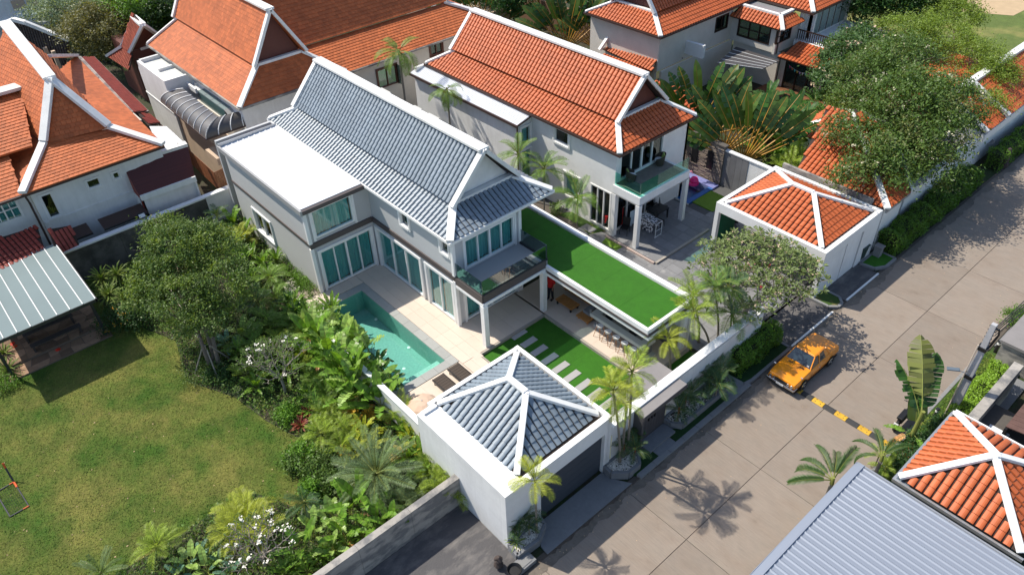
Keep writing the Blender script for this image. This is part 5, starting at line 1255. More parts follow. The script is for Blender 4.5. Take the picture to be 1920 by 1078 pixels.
# ================================================================= CAR
def make_car():
    # local: +x right side of the car seen from the front?  built along +y = rear, front at -y; origin under the centre
    car = thing('parked_car', 'amber orange vintage two door coupe parked on the road next to the speed hump', 'car', (0, 0, 0))
    Wd = .75
    def sect(y, zb_, zs, wl, wt, crown=.02):   # body cross section half: bottom, bulge, shoulder, top centre
        return [(-wl * .92, y, zb_), (-wl, y, (zb_ + zs) / 2), (-wt, y, zs), (-wt * .5, y, zs + crown), (0, y, zs + crown * 1.3), (wt * .5, y, zs + crown), (wt, y, zs), (wl, y, (zb_ + zs) / 2), (wl * .92, y, zb_)]
    secs = [(-1.93, .36, .60, .66, .62), (-1.90, .28, .68, .72, .68), (-1.55, .24, .745, .76, .70), (-.85, .22, .80, .77, .70), (-.6, .22, .815, .775, .70), (.3, .22, .83, .78, .71), (1.0, .22, .84, .78, .71),
            (1.35, .24, .84, .77, .70), (1.9, .28, .80, .75, .68), (1.97, .34, .76, .71, .66)]
    b = B(); V = []
    for s in secs: V += sect(*s)
    n = 9; F = []
    for i in range(len(secs) - 1):
        for j in range(n - 1): F.append((i * n + j, (i + 1) * n + j, (i + 1) * n + j + 1, i * n + j + 1))
    F.append(tuple(range(n))); F.append(tuple(len(V) - n + k for k in range(n))[::-1])
    b.poly(V, F, amber); b.smooth = False
    body = b.build('body', car, .025)
    # wheel arches (dark openings) and sills
    for sx_ in (-1, 1):
        for yy in (-1.18, 1.18):
            a = B(); pts = [(sx_ * .785, yy + .335 * math.cos(t), .29 + .335 * math.sin(t)) for t in [math.pi * k / 12 for k in range(13)]]
            pts += [(sx_ * .785, yy - .335, .2), (sx_ * .785, yy + .335, .2)]
            if sx_ < 0: pts = pts[::-1]
            a.poly(pts, [tuple(range(len(pts)))], black).build('wheel_arch', car)
            w = B().tube([(sx_ * .66, yy, .29), (sx_ * .80, yy, .29)], .29, rubber, 24).build('wheel', car)
            off = w
            r = B().tube([(sx_ * .80, yy, .29), (sx_ * .815, yy, .29)], [.19, .17], chrome, 20); r.tube([(sx_ * .815, yy, .29), (sx_ * .835, yy, .29)], .07, steel, 12)
            for k in range(8): t = k * math.pi / 4; r.bar((sx_ * .818, yy + .07 * math.cos(t), .29 + .07 * math.sin(t)), (sx_ * .818, yy + .16 * math.cos(t), .29 + .16 * math.sin(t)), .035, .02, dark_metal)
            r.build('rim', w)
    # cabin: glass band + roof
    base = [(-.66, -.62), (.66, -.62), (.67, .2), (.66, 1.12), (-.66, 1.12), (-.67, .2)]
    topp = [(-.52, -.16), (.52, -.16), (.54, .2), (.50, .80), (-.50, .80), (-.54, .2)]
    zb_, zt = .81, 1.27
    roofb = B(); mid = []
    ring = [(x, y, zt) for x, y in topp]; inner = [(x * .86, y * .86 + .045, zt + .045) for x, y in topp]; cen = (0, .3, zt + .055)
    roofb.poly(ring + inner + [cen], [(i, (i + 1) % 6, 6 + (i + 1) % 6, 6 + i) for i in range(6)] + [(6 + i, 6 + (i + 1) % 6, 12) for i in range(6)] + [(5, 4, 3, 2, 1, 0)], amber)
    roofb.build('roof', car, .01)
    P3 = lambda q, z: Vector((q[0], q[1], z))
    def pillar(i, w=.045): B().bar(P3(base[i], zb_ - .01), P3(topp[i], zt + .01), w, w, amber, up=(0, 1, 0)).build('pillar', car)
    for i in (0, 1, 3, 4): pillar(i, .06 if i in (3, 4) else .04)
    for s in (-1, 1): B().bar((s * .672, .13, zb_), (s * .54, .16, zt), .05, .05, amber, up=(0, 1, 0)).build('pillar', car)
    gl = M('car glass', (.02, .035, .045), .06, spec=.9)
    def pane(nm, pts, m=gl): return B().slab3([Vector(p) for p in pts], .01, m).build(nm, car) if nm != 'side_window' else B().poly(pts, [(0, 1, 2, 3), (3, 2, 1, 0)], m).build(nm, car)
    pane('windscreen', [(-.63, -.60, zb_ + .01), (.63, -.60, zb_ + .01), (.50, -.17, zt - .005), (-.50, -.17, zt - .005)])
    # rear screen with body-coloured sail panels
    pane('rear_window', [(-.52, 1.07, zb_ + .03), (.52, 1.07, zb_ + .03), (.44, .84, zt - .03), (-.44, .84, zt - .03)])
    pane('rear_louvre', [(-.56, 1.09, zb_ + .045), (.56, 1.09, zb_ + .045), (.50, .98, zb_ + .17), (-.50, .98, zb_ + .17)], M('dark louvre', (.03, .015, .01), .5))
    for s in (-1, 1):
        pane('side_window', [(s * .668, -.52, zb_ + .02), (s * .672, .10, zb_ + .02), (s * .545, .12, zt - .03), (s * .53, -.12, zt - .03)])
        pane('side_window', [(s * .672, .16, zb_ + .02), (s * .668, .72, zb_ + .02), (s * .525, .58, zt - .03), (s * .542, .19, zt - .03)])
        B().poly([(s * .668, .72, zb_), (s * .66, 1.12, zb_), (s * .50, .80, zt), (s * .525, .58, zt)], [(0, 1, 2, 3), (3, 2, 1, 0)], amber).build('quarter_panel', car)
        B().tube([(s * .72, -1.45, .76), (s * .72, -1.45, .86)], .012, chrome, 6).obox((s * .72, -1.46, .89), (.05, 0, 0), (0, .02, .01), (0, 0, .035), chrome).build('fender_mirror', car)
        B().box(s * .785 - .004, s * .785 + .004, .12, .13, .3, .78, gutter_brown).build('door_line', car); B().box(s * .785 - .004, s * .785 + .004, -.62, -.61, .3, .78, gutter_brown).build('door_line', car)
        B().box(s * .79 - .01, s * .79 + .01, -.02, .08, .66, .685, chrome).build('door_handle', car)
        for k in (0, .19):
            B().tube([(s * (.56 - k), -1.90, .545), (s * (.56 - k), -1.975, .545)], .075, chrome, 16).build('headlight', car)
        B().box(s * .50, s * .68, 1.965, 1.99, .55, .68, M('red lamp', (.4, .02, .01), .3)).build('tail_light', car)
    B().box(-.40, .40, -1.95, -1.935, .47, .62, black).build('grille', car)
    B().box(-.74, .74, -2.03, -1.94, .36, .46, chrome).box(-.76, -.70, -1.98, -1.7, .37, .45, chrome).box(.70, .76, -1.98, -1.7, .37, .45, chrome).build('bumper', car, .02)
    B().box(-.73, .73, 1.97, 2.04, .38, .48, chrome).build('bumper', car, .02)
    B().box(-.19, .19, -2.045, -2.035, .36, .48, white).build('number_plate', car)
    B().box(-.75, .75, -1.9, 1.9, .18, .24, black).build('underbody', car)
    for s in (-1, 1): B().box(s * .18, s * .42, -.80, -.74, .812, .83, gutter_brown).build('vent_grille', car)
    B().tube([(-.25, -.66, .835), (-.05, -.5, .93), (.15, -.40, 1.0)], .008, black, 4).build('wiper', car); B().tube([(.2, -.66, .835), (.3, -.5, .93), (.42, -.42, .99)], .008, black, 4).build('wiper', car)
    B().box(.42, .54, -.565, -.555, .87, .95, sheet_white).build('tax_sticker', car)
    return car
car = make_car()
fr_, rr_ = P(1500, 729), P(1553.5, 685)
mid = (fr_ + rr_) / 2
car.location = (mid.x - .72, mid.y + .02, .0); car.rotation_euler.z = math.radians(0)

# ================================================================= TERRACE FURNITURE
def stool(x, y, label):
    o = thing('bar_stool', label, 'bar stool', (x, y, .3), 'bar stools along the counter')
    return o
sm = B(); pr = []
for a in range(14):
    t = 2 * math.pi * a / 14; pr.append((.20 * math.cos(t), .19 * math.sin(t)))
V = [(x * .8, y * .8, 0) for x, y in pr] + [(x, y, .05 + (.10 if x < 0 else 0) * (-x / .2)) for x, y in pr] + [(x * .88, y * .88, .055 + (.08 if x < 0 else 0) * (-x / .2)) for x, y in pr] + [(x * .5, y * .5, .03) for x, y in pr]
F = [tuple(range(14))[::-1]] + [(k * 14 + j, k * 14 + (j + 1) % 14, (k + 1) * 14 + (j + 1) % 14, (k + 1) * 14 + j) for k in range(3) for j in range(14)] + [tuple(42 + j for j in range(14))]
seat_me = B().poly(V, F, stool_white).mesh('seat')
leg_wood = M('oak leg', (.40, .20, .10), .5)
leg_me = []
for sx_, sy_ in ((-1, -1), (1, -1), (1, 1), (-1, 1)):
    leg_me.append(B().tube([(sx_ * .12, sy_ * .12, .66), (sx_ * .22, sy_ * .22, 0)], [.02, .014], leg_wood, 7).mesh('leg'))
ring_me = B().tube([(.19 * math.cos(t), .19 * math.sin(t), .25) for t in [2 * math.pi * k / 12 for k in range(13)]], .009, steel, 5).mesh('footrest')
ST0, ST1 = P(1125, 612, .98), P(1187, 655, .98)
ordn = ['bar stool farthest from the road, by the sofa end of the counter', 'second bar stool from the sofa end of the counter', 'middle bar stool of the five along the counter', 'fourth bar stool from the sofa, next to the one nearest the road', 'bar stool nearest the road, at the corner end of the counter']
for i in range(5):
    q = ST0.lerp(ST1, i / 4); o = thing('bar_stool', 'white shell ' + ordn[i], 'bar stool', (q.x, q.y, .3), 'bar stools along the counter')
    e = link(bpy.data.objects.new('seat', seat_me), o); e.location = (0, 0, .66); e.rotation_euler.z = math.radians(90 + 14 * (i % 2))
    for l in leg_me: link(bpy.data.objects.new('leg', l), o)
    link(bpy.data.objects.new('footrest', ring_me), o)
bar = thing('bar_counter', 'long pale stone bar counter with dark front and sunken sink section under the roof terrace', 'bar counter', (-18, 22.6, .3))
bx0, bx1, by0, by1 = -20.0, -16.45, 22.05, 23.0
B().box(bx0 + .15, bx1 - .15, by0 + .35, by1 - .05, .3, 1.15, bar_front).build('body', bar)
B().box(bx0, bx1, by0, by0 + .35, 1.15, 1.36, counter_m).box(bx0, bx0 + .4, by0 + .35, by1, 1.15, 1.36, counter_m).box(bx1 - .4, bx1, by0 + .35, by1, 1.15, 1.36, counter_m).build('counter_top', bar, .01)
B().box(bx0 + .4, bx1 - .4, by0 + .35, by1, 1.12, 1.18, M('mid grey worktop', (.25, .24, .23), .5)).build('worktop', bar)
B().box(bx0, bx1 + .1, by0 + .3, by1, .3, .42, counter_m).build('plinth', bar)
for k, (x, l) in enumerate(((-19.2, 'black espresso machine at the far end of the bar worktop'), (-17.6, 'black tray with bottles near the middle of the bar worktop'))):
    o = thing('bar_appliance', l, 'appliance', (x, 22.7, 1.18)); B().box(x - .2, x + .2, 22.55, 22.85, 1.18, 1.26, black).build('tray', o)
    for j in range(4): B().lathe((x - .14 + j * .09, 22.7 + .05 * (j % 2), 1.26), [(.03, 0), (.03, .12), (.012, .16), (.012, .2)], dark_metal if j % 2 else steel, 8).build('bottle', o)
bb = thing('back_counter', 'dark back counter with white framed opening at the road end of the terrace', 'counter', (-17, 24.2, .3))
B().box(-19.6, -16.2, 24.0, 24.6, .3, 1.2, bar_front).box(-19.6, -16.2, 23.95, 24.6, 1.2, 1.26, counter_m).build('cabinet', bb)
# L-shaped sofa
so = thing('corner_sofa', 'L shaped teak corner sofa with grey cushions under the roof terrace', 'sofa', (-21, 23.4, .3))
def wbox(*a, name='frame'): return B().box(*a, wood_m).build(name, so)
wbox(-23.2, -20.35, 23.3, 24.25, .42, .50); wbox(-21.1, -20.25, 22.15, 23.3, .42, .50)
for x, y in ((-23.15, 23.35), (-23.15, 24.1), (-20.45, 24.1), (-20.4, 22.2), (-21.0, 22.2)): B().box(x, x + .09, y, y + .09, .3, .42, wood_m).build('leg', so)
B().box(-20.33, -20.26, 22.5, 24.2, .5, .95, wood_m).build('back_panel', so); B().box(-23.2, -20.3, 24.22, 24.28, .5, 1.0, wood_m).build('back_panel', so)
for x0_ in (-23.15, -22.2, -21.25): B().box(x0_, x0_ + .92, 23.35, 24.05, .50, .68, fabric_grey).build('seat_cushion', so, .03); B().box(x0_, x0_ + .92, 24.05, 24.22, .6, 1.05, fabric_grey).build('back_cushion', so, .03)
B().box(-21.0, -20.5, 22.55, 23.33, .50, .68, fabric_grey).build('seat_cushion', so, .03); B().box(-20.5, -20.34, 22.52, 23.9, .55, 1.05, fabric_grey).build('back_cushion', so, .03)
ct = thing('coffee_table', 'low slatted teak coffee table in front of the grey corner sofa', 'coffee table', (-22.1, 22.5, .3))
c0 = P(1064, 566, .58)
for i in range(7): B().box(c0.x - .62 + i * .18, c0.x - .62 + i * .18 + .165, c0.y - .32, c0.y + .32, .55, .60, wood_m).build('slat', ct)
for sx_ in (-.5, .5):
    for sy_ in (-.25, .25): B().box(c0.x + sx_ - .04, c0.x + sx_ + .04, c0.y + sy_ - .04, c0.y + sy_ + .04, .3, .55, black).build('leg', ct)
# sun loungers and beige parasol
for px, py, lab in ((856, 691, 'dark woven sun lounger farther from the white wall, half hidden by the garage roof'), (828, 711, 'dark woven sun lounger nearer the white wall, beside the beige parasol')):
    q = P(px, py, .62); o = thing('sun_lounger', lab, 'sun lounger', (q.x, q.y, .3), 'sun loungers by the pool')
    for k in range(12): B().box(q.x - .3 + k * .16, q.x - .3 + k * .16 + .15, q.y - .30, q.y + .30, .56 - .006 * k, .60 - .006 * k, wicker).build('slat', o)
    B().box(q.x - .32, q.x + 1.6, q.y - .34, q.y - .30, .5, .6, black).box(q.x - .32, q.x + 1.6, q.y + .30, q.y + .34, .5, .6, black).build('frame', o)
    for xx in (-.2, 1.4):
        for yy in (-.3, .3): B().box(q.x + xx, q.x + xx + .04, q.y + yy - .02, q.y + yy + .02, .3, .5, black).build('leg', o)
q = P(778, 752, 1.25); pr_ = thing('beige_parasol', 'domed beige canvas parasol between the pool and the garage wall', 'parasol', (q.x + .35, q.y + .1, .3))
c = Vector((q.x + .35, q.y + .15, .62))
n = 10
for i in range(n):
    b = B(); V = []
    for j in range(6):
        t = j / 5 * math.pi / 2
        for a in (i, i + 1):
            th = 2 * math.pi * a / n; r = .98 * math.sin(t) * (1 if True else 1)
            V.append(c + Vector((r * math.cos(th), r * math.sin(th), .85 * math.cos(t))))
    b.poly(V, [(2 * j, 2 * j + 2, 2 * j + 3, 2 * j + 1) for j in range(5)], canvas_m).build('canopy_panel', pr_)
B().tube([(c.x, c.y, .3), (c.x, c.y, 1.5)], .03, steel, 8).build('pole', pr_)
# patio hatch
b = B(); h = P(893, 665, .31)
B().box(h.x - .3, h.x + .3, h.y - .22, h.y + .22, .30, .3055, patio_m).build('access_hatch')['kind'] = 'structure'
# air conditioners
for i, (px, py) in enumerate(((722, 176), (782, 210), (812, 226))):
    q = onY(px, py, 24.85)
    o = thing('air_conditioner', ['grey boxed air conditioner on the rear parapet, farthest from the camera', 'smaller grey air conditioner in the middle of the three on the rear parapet', 'large grey air conditioner on the rear parapet, nearest the gable'][i], 'air conditioner', (q.x, 24.75, 4.9), 'air conditioners on the rear parapet')
    w = (.55, .4, .55)[i]
    B().box(q.x - w, q.x + w, 24.55, 25.0, 4.9, 5.6, M('grey enamel', (.55, .55, .52), .5)).build('casing', o, .01)
    for k in range(6): B().box(q.x + w, q.x + w + .012, 24.6, 24.95, 5.0 + k * .08, 5.04 + k * .08, dark_metal).build('grille_slat', o)
    B().tube([(q.x + .1, 24.55, 5.25), (q.x + .1, 24.53, 5.25)], .22, dark_metal, 16).build('fan_grille', o)
# ================================================================= LEFT GARDEN PAVILION
GPv = thing('garden_pavilion', 'garden pavilion with pale green metal roof, black posts and flagstone floor on the lawn', 'pavilion', (-40, 1, 0))
sheets(GPv, 'roof_sheet', -43.3, -36.65, -1.55, 3.35, 3.02, 3.02, sheet_green, 'x', pitch=.62, panel=.62, rib=.0, ribw=.05, slope='y')
for i in range(9): B().box(-43.3, -36.65, -1.55 + i * .6125 - .02, -1.55 + i * .6125 + .02, 3.021, 3.06, white).build('roof_seam', GPv)
B().box(-36.72, -36.62, -1.6, 3.4, 2.84, 3.01, dark_metal).box(-43.35, -36.62, 3.33, 3.42, 2.84, 3.01, dark_metal).box(-43.3, -36.72, -1.6, -1.5, 2.84, 3.01, dark_metal).build('roof_frame', GPv)
for x, y in ((-37.6, 3.15), (-37.6, -1.45), (-42.9, 3.15), (-42.9, -1.45)): B().box(x - .07, x + .07, y - .07, y + .07, .02, 2.84, dark_metal).build('post', GPv)
fp_ = structure('pavilion_floor', (-40, 1, 0))
B().box(-43.2, -37.3, -1.7, 3.4, -.05, .10, flag_gap).box(-43.2, -38.3, -1.7, 3.4, .1, .20, flag_gap).build('floor_base', fp_)
rr = random.Random(5)
def flags(x0, x1, y0, y1, z):
    gx, gy = max(1, round((x1 - x0) / .5)), max(1, round((y1 - y0) / .62)); P_ = {}
    for i in range(gx + 1):
        for j in range(gy + 1):
            P_[i, j] = (x0 + (x1 - x0) * i / gx + (rr.uniform(-.15, .15) if 0 < i < gx else 0), y0 + (y1 - y0) * j / gy + (rr.uniform(-.2, .2) if 0 < j < gy else 0))
    for i in range(gx):
        for j in range(gy):
            q_ = [P_[i, j], P_[i + 1, j], P_[i + 1, j + 1], P_[i, j + 1]]; cx = sum(p[0] for p in q_) / 4; cy = sum(p[1] for p in q_) / 4
            q_ = [(cx + (p[0] - cx) * .95, cy + (p[1] - cy) * .95) for p in q_]
            B().prism(q_, z - .02, z + rr.uniform(.008, .02), flag_m).build('flagstone', fp_)
flags(-43.2, -38.32, -1.7, 3.4, .20); flags(-38.28, -37.3, -1.7, 3.4, .10)
dwm = M('dark brown bench wood', (.055, .045, .042), .6, var=.1)
for k, (px, py, lab) in enumerate(((88, 607, 'dark wooden plank table under the edge of the pavilion roof'), (104, 628, 'long dark wooden bench on the lawn side of the pavilion'))):
    q = P(px, py, .75 if k == 0 else .6); o = thing('plank_bench' if k else 'plank_table', lab, 'bench' if k else 'table', (q.x, q.y, .2)); z = q.z; w = .17 if k else .22
    B().box(q.x - w, q.x + w, q.y - 1.25, q.y + 1.25, z - .07, z, dwm).build('top', o)
    for s in (-1.15, 1.15): B().box(q.x - w, q.x + w, q.y + s - .05, q.y + s + .05, .2, z - .07, dwm).build('leg', o)
for px, py, lab in ((23, 645, 'red flower blossom fallen on the pavilion flagstones, upper one at the left'), (28, 650, 'red flower blossom fallen on the flagstones, beside the dark bench end'), (109, 656, 'red flower blossom on the lower pavilion step')):
    q = P(px, py, .2 if px < 50 else .1); o = B().lathe(q + Vector((0, 0, .012)), [(.09, 0), (.14, .02), (.05, .05)], M('scarlet petal', (.75, .03, .01), .6), 7).build('fallen_blossom'); tag(o, lab, 'flower', 'red blossoms on the pavilion floor')
# rebounder frame (goal) on the lawn
gl_ = thing('rebound_net_frame', 'orange and dark grey folding rebound net frame lying on the lawn at the left edge', 'goal', (-28.7, -3.6, 0))
ora = M('orange tube', (.65, .1, .02), .5); dg = M('dark grey tube', (.05, .05, .06), .5)
pA, pB, pC, pD = P(19, 968, .06), P(54, 948, .06), P(26, 903, .06), P(-8, 923, .06); pt_ = P(5, 868, 1.0)
B().tube([pA, pB], .03, dg, 6).tube([pD, pA], .03, dg, 6).tube([pD, pC], .03, dg, 6).build('base_tube', gl_); B().tube([pB, pC], .025, dg, 6).build('side_tube', gl_)
B().tube([pC, pt_], .04, dg, 6).build('upright_tube', gl_)
for a, t0, t1 in ((pB, 0, .2),): B().tube([pB, pB.lerp(pA, .3)], .035, ora, 6).tube([pC, pC.lerp(pB, .22)], .045, ora, 6).tube([pC.lerp(pt_, .75), pt_], .045, ora, 6).tube([pC, pC.lerp(pD, .25)], .035, ora, 6).build('orange_joint', gl_)
ntb = B()
for k in range(9):
    a = pA.lerp(pB, k / 9); c2 = pD.lerp(pC, k / 9); ntb.tube([a, c2], .004, dg, 3); a = pA.lerp(pD, k / 9); c2 = pB.lerp(pC, k / 9); ntb.tube([a, c2], .004, dg, 3)
ntb.build('net', gl_)
# fallen leaves on the lawn
V, F = np.array([(-1, 0, 0), (0, -.6, .2), (1, 0, 0), (0, .6, .2)], dtype=float), np.array([(0, 1, 2, 3)])
L_ = []
for i in range(150):
    px, py = random.uniform(0, 620), random.uniform(640, 1078); q = P(px, py, .045)
    if q.x > -20 or q.x < -37: continue
    s = random.uniform(.02, .05); t = random.random() * 6.28
    L_.append(((q.x, q.y, .045), [[s * math.cos(t), s * math.sin(t), 0], [-s * math.sin(t), s * math.cos(t), 0], [0, 0, s]]))
fo = bpy.data.objects.new('fallen_leaves', joined('fallen_leaves', V, F, L_, M('dry leaf', (.42, .30, .18), .9, isl=.5), (0, 0, 0))); link(fo); fo['kind'] = 'stuff'
L_ = []
for (x0_, x1_, y0_, y1_, n_) in ((-12.2, -11.6, 5, 40, 160), (-12, -9, 10, 50, 60), (-7, -5.6, 20, 50, 40)):
    for i in range(n_):
        s = random.uniform(.02, .04); t = random.random() * 6.28
        L_.append(((random.uniform(x0_, x1_), random.uniform(y0_, y1_), .012), [[s * math.cos(t), s * math.sin(t), 0], [-s * math.sin(t), s * math.cos(t), 0], [0, 0, s]]))
fo = bpy.data.objects.new('fallen_leaves', joined('fallen_leaves', V, F, L_, MATS['dry leaf'], (0, 0, 0))); link(fo); fo['kind'] = 'stuff'
# ================================================================= NEIGHBOUR'S TERRACE THINGS
def chair(x, y, z, rz, label, m, grp=None, arm=False):
    o = thing('patio_chair', label, 'chair', (x, y, z), grp, rz)
    link(bpy.data.objects.new('seat', B().box(-.24, .24, -.24, .24, .42, .46, m).mesh('seat')), o)
    link(bpy.data.objects.new('backrest', B().obox((-.26, 0, .72), (.015, 0, .0), (0, .23, 0), (-.05, 0, .26), m).mesh('backrest')), o)
    for sx_ in (-.22, .22):
        for sy_ in (-.22, .22): link(bpy.data.objects.new('leg', B().tube([(sx_, sy_, .42), (sx_ * 1.15, sy_ * 1.1, 0)], .016, black, 5).mesh('leg')), o)
    return o
cl = [((1171, 437), -1.2, 'black mesh chair between the white columns of the orange roofed house'), ((1243, 400), .6, 'black chair nearest the lawn beside the black table'), ((1235, 425), .2, 'black chair at the road side of the black table'), ((1222, 392), 1.6, 'black chair at the far side of the black table')]
for (px, py), rz, lab in cl:
    q = P(px, py, .17); chair(q.x, q.y, .17, rz, lab, black, 'black chairs on the neighbouring terrace')
q = P(1141, 425, .17); chair(q.x, q.y, .17, 2.2, 'red seated chair beside the left white column', red_m)
tb = thing('patio_table', 'black rectangular patio table with black chairs around it', 'table', tuple(P(1232, 410, .17))); q = P(1232, 410, .17)
B().box(q.x - .4, q.x + .4, q.y - .6, q.y + .6, .85, .9, black).build('table_top', tb)
for sx_ in (-.35, .35):
    for sy_ in (-.55, .55): B().box(q.x + sx_ - .03, q.x + sx_ + .03, q.y + sy_ - .03, q.y + sy_ + .03, .17, .85, black).build('leg', tb)
dr_ = thing('drying_rack', 'white drying rack draped with a black and white patterned cloth beside the front column', 'drying rack', tuple(P(1220, 438, .17)))
q = P(1218, 435, .17); x, y = q.x, q.y
for dx in (-.65, .65):
    B().tube([(x + dx, y - .28, .17), (x + dx, y - .28, 1.15)], .02, white, 6).tube([(x + dx, y + .28, .17), (x + dx, y + .28, 1.15)], .02, white, 6).tube([(x + dx, y - .28, 1.15), (x + dx, y + .28, 1.15)], .02, white, 6).tube([(x + dx, y - .28, .22), (x + dx, y + .28, .22)], .02, white, 6).tube([(x + dx, y - .28, .65), (x + dx, y + .28, .65)], .015, white, 6).build('side_frame', dr_)
B().tube([(x - .65, y - .28, 1.15), (x + .65, y - .28, 1.15)], .02, white, 6).tube([(x - .65, y + .28, 1.15), (x + .65, y + .28, 1.15)], .02, white, 6).build('rail', dr_)
V = []; n = 22
for i in range(n + 1):
    xx = x - .6 + 1.05 * i / n; wv_ = .02 * math.sin(i * 1.7)
    V += [(xx, y - .30 + wv_, .38), (xx, y - .31 - wv_, 1.17), (xx, y + .29, 1.17), (xx, y + .30 + wv_, .5)]
cb = B().poly(V, [(4 * i + j, 4 * i + 4 + j, 4 * i + 5 + j, 4 * i + 1 + j) for i in range(n) for j in range(3)], print_cloth).build('patterned_cloth'); tag(cb, 'black and white patterned cloth hanging over the white drying rack', 'cloth')
def cloth(px, py, z0_, z1_, w, m, label):
    q = P(px, py, (z0_ + z1_) / 2); V = []; n = 14
    for i in range(n + 1):
        xx = q.y - w / 2 + w * i / n; d = .04 * math.sin(i * 1.5)
        V += [(q.x + d, xx, z0_ + .05 * math.sin(i)), (q.x - d * .3, xx, z1_)]
    o = B().poly(V, [(2 * i, 2 * i + 2, 2 * i + 3, 2 * i + 1) for i in range(n)], m).build('hanging_cloth'); tag(o, label, 'cloth', 'laundry on the neighbouring terrace')
cloth(1186, 408, .5, 1.55, .5, pale_cloth, 'pale blue cloth hanging beside the front column'); cloth(1178, 388, .9, 1.7, .55, blue_cloth, 'bright blue towel hanging behind the left column')
cloth(1170, 392, .6, 1.5, .3, M('rust cloth', (.3, .07, .04), .9), 'rust red cloth hanging on the left of the blue towel'); cloth(1193, 400, .5, 1.4, .3, dark_cloth, 'dark cloth hanging between the pale cloth and the column')
lr = thing('laundry_frame', 'folding frame holding the hanging laundry behind the white columns', 'drying rack', tuple(P(1180, 425, .17))); q = P(1180, 420, .17)
for dy in (-.7, .7): B().tube([(q.x, q.y + dy, .17), (q.x, q.y + dy, 1.7)], .015, red_m, 5).tube([(q.x - .3, q.y + dy, .17), (q.x + .3, q.y + dy, .9)], .015, red_m, 5).build('frame_post', lr)
B().tube([(q.x, q.y - .7, 1.7), (q.x, q.y + .7, 1.7)], .015, steel, 5).build('rail', lr)
# balcony chairs
for (px, py), rz, lab in (((1183, 338), 1.0, 'round wicker tub chair at the left end of the green glass balcony'), ((1236, 308), -2.3, 'wicker armchair with a lime cushion at the right of the balcony')):
    q = P(px, py, 3.66); o = thing('tub_chair', lab, 'chair', (q.x, q.y, 3.64), 'wicker chairs on the balcony', rz)
    V = []; n = 14
    for i in range(n + 1):
        t = -2.4 + 4.8 * i / n; hgt = .42 + .34 * max(0, math.cos(t * .6))
        V += [(-.26 * math.cos(t), .26 * math.sin(t), 0), (-.36 * math.cos(t), .36 * math.sin(t), hgt)]
    link(bpy.data.objects.new('shell', B().poly(V, [(2 * i, 2 * i + 2, 2 * i + 3, 2 * i + 1) for i in range(n)], wicker).mesh('shell')), o)
    link(bpy.data.objects.new('seat_cushion', B().lathe((0.02, 0, .3), [(.26, 0), (.28, .05), (.24, .1)], sheet_white, 14).mesh('seat_cushion')), o)
    cu = B().obox((-.2, 0, .55), (.04, 0, .02), (0, .17, 0), (-.05, 0, .17), M('lime cushion', (.35, .45, .12), .9)).mesh('pillow'); cu = bpy.data.objects.new('pillow', cu); link(cu, o)
# flamingo float
q = P(1299, 339, .3); fm_ = thing('flamingo_float', 'hot pink inflatable flamingo float in the small blue pool', 'pool float', (q.x, q.y, .06))
B().tube([(q.x + .32 * math.cos(t), q.y + .32 * math.sin(t), .16) for t in [2 * math.pi * k / 16 for k in range(17)]], .12, pink_m, 8).build('ring', fm_)
B().tube([(q.x - .3, q.y, .2), (q.x - .42, q.y + .02, .5), (q.x - .38, q.y + .04, .8), (q.x - .22, q.y + .05, .88), (q.x - .1, q.y + .05, .78)], [.09, .07, .06, .07, .03], M('pale pink vinyl', (.8, .3, .4), .4), 8).build('neck', fm_)
B().lathe((q.x + .1, q.y, .2), [(.05, 0), (.26, .05), (.3, .2), (.2, .38), (.05, .45)], pink_m, 12).build('wing', fm_)
# black lounge chair by the carport
q = P(1372, 415, .3); lc = thing('reclining_chair', 'black folding reclining chair beside the carport column', 'chair', (q.x, q.y, .06))
b = B().obox((q.x, q.y, .45), (.35, -.25, .0), (.15, .2, 0), (0, 0, .02), black).obox((q.x + .35, q.y - .25, .68), (.12, -.08, .22), (.15, .2, 0), (.02, 0, .02), black).build('seat', lc)
for s in (-1, 1): B().tube([(q.x - .3 + s * .14, q.y + .2 + s * .18, .45), (q.x - .1 + s * .14, q.y + .1 + s * .18, .06), (q.x + .3 + s * .14, q.y - .2 + s * .18, .1)], .018, black, 5).build('leg_frame', lc)
# wheelie bin
q = P(1610, 484, .1); wb = thing('wheelie_bin', 'dark green wheelie bin standing on the turf island by the carport wall', 'bin', (q.x, q.y, .1))
gm_ = M('dark green plastic', (.022, .045, .04), .5)
b = B(); V = [(q.x + a * w, q.y + c * w2, z) for z, w, w2 in ((.16, .21, .24), (1.0, .28, .33)) for a, c in ((-1, -1), (1, -1), (1, 1), (-1, 1))]
b.poly(V, [(4, 5, 6, 7), (0, 1, 5, 4), (1, 2, 6, 5), (2, 3, 7, 6), (3, 0, 4, 7)], gm_).build('body', wb, .02)
B().slab3([(q.x - .31, q.y - .36, 1.03), (q.x + .33, q.y - .36, 1.03), (q.x + .33, q.y + .36, 1.03), (q.x - .31, q.y + .36, 1.10)], .05, gm_).build('lid', wb, .015)
for s in (-1, 1): B().tube([(q.x - .2, q.y + s * .26, .2), (q.x - .2, q.y + s * .31, .2)], .1, black, 12).build('wheel', wb)
B().tube([(q.x - .34, q.y - .25, 1.0), (q.x - .34, q.y + .25, 1.0)], .02, black, 6).build('handle', wb)
q = P(1645, 478, .1); o = thing('utility_box', 'small pale grey utility box at the foot of the carport end wall', 'utility box', (q.x, q.y, .1)); B().box(q.x - .2, q.x + .2, q.y - .25, q.y + .1, .08, .75, kerb_conc).box(q.x - .25, q.x + .25, q.y - .3, q.y + .15, .75, .8, slab_grey).build('cabinet', o)
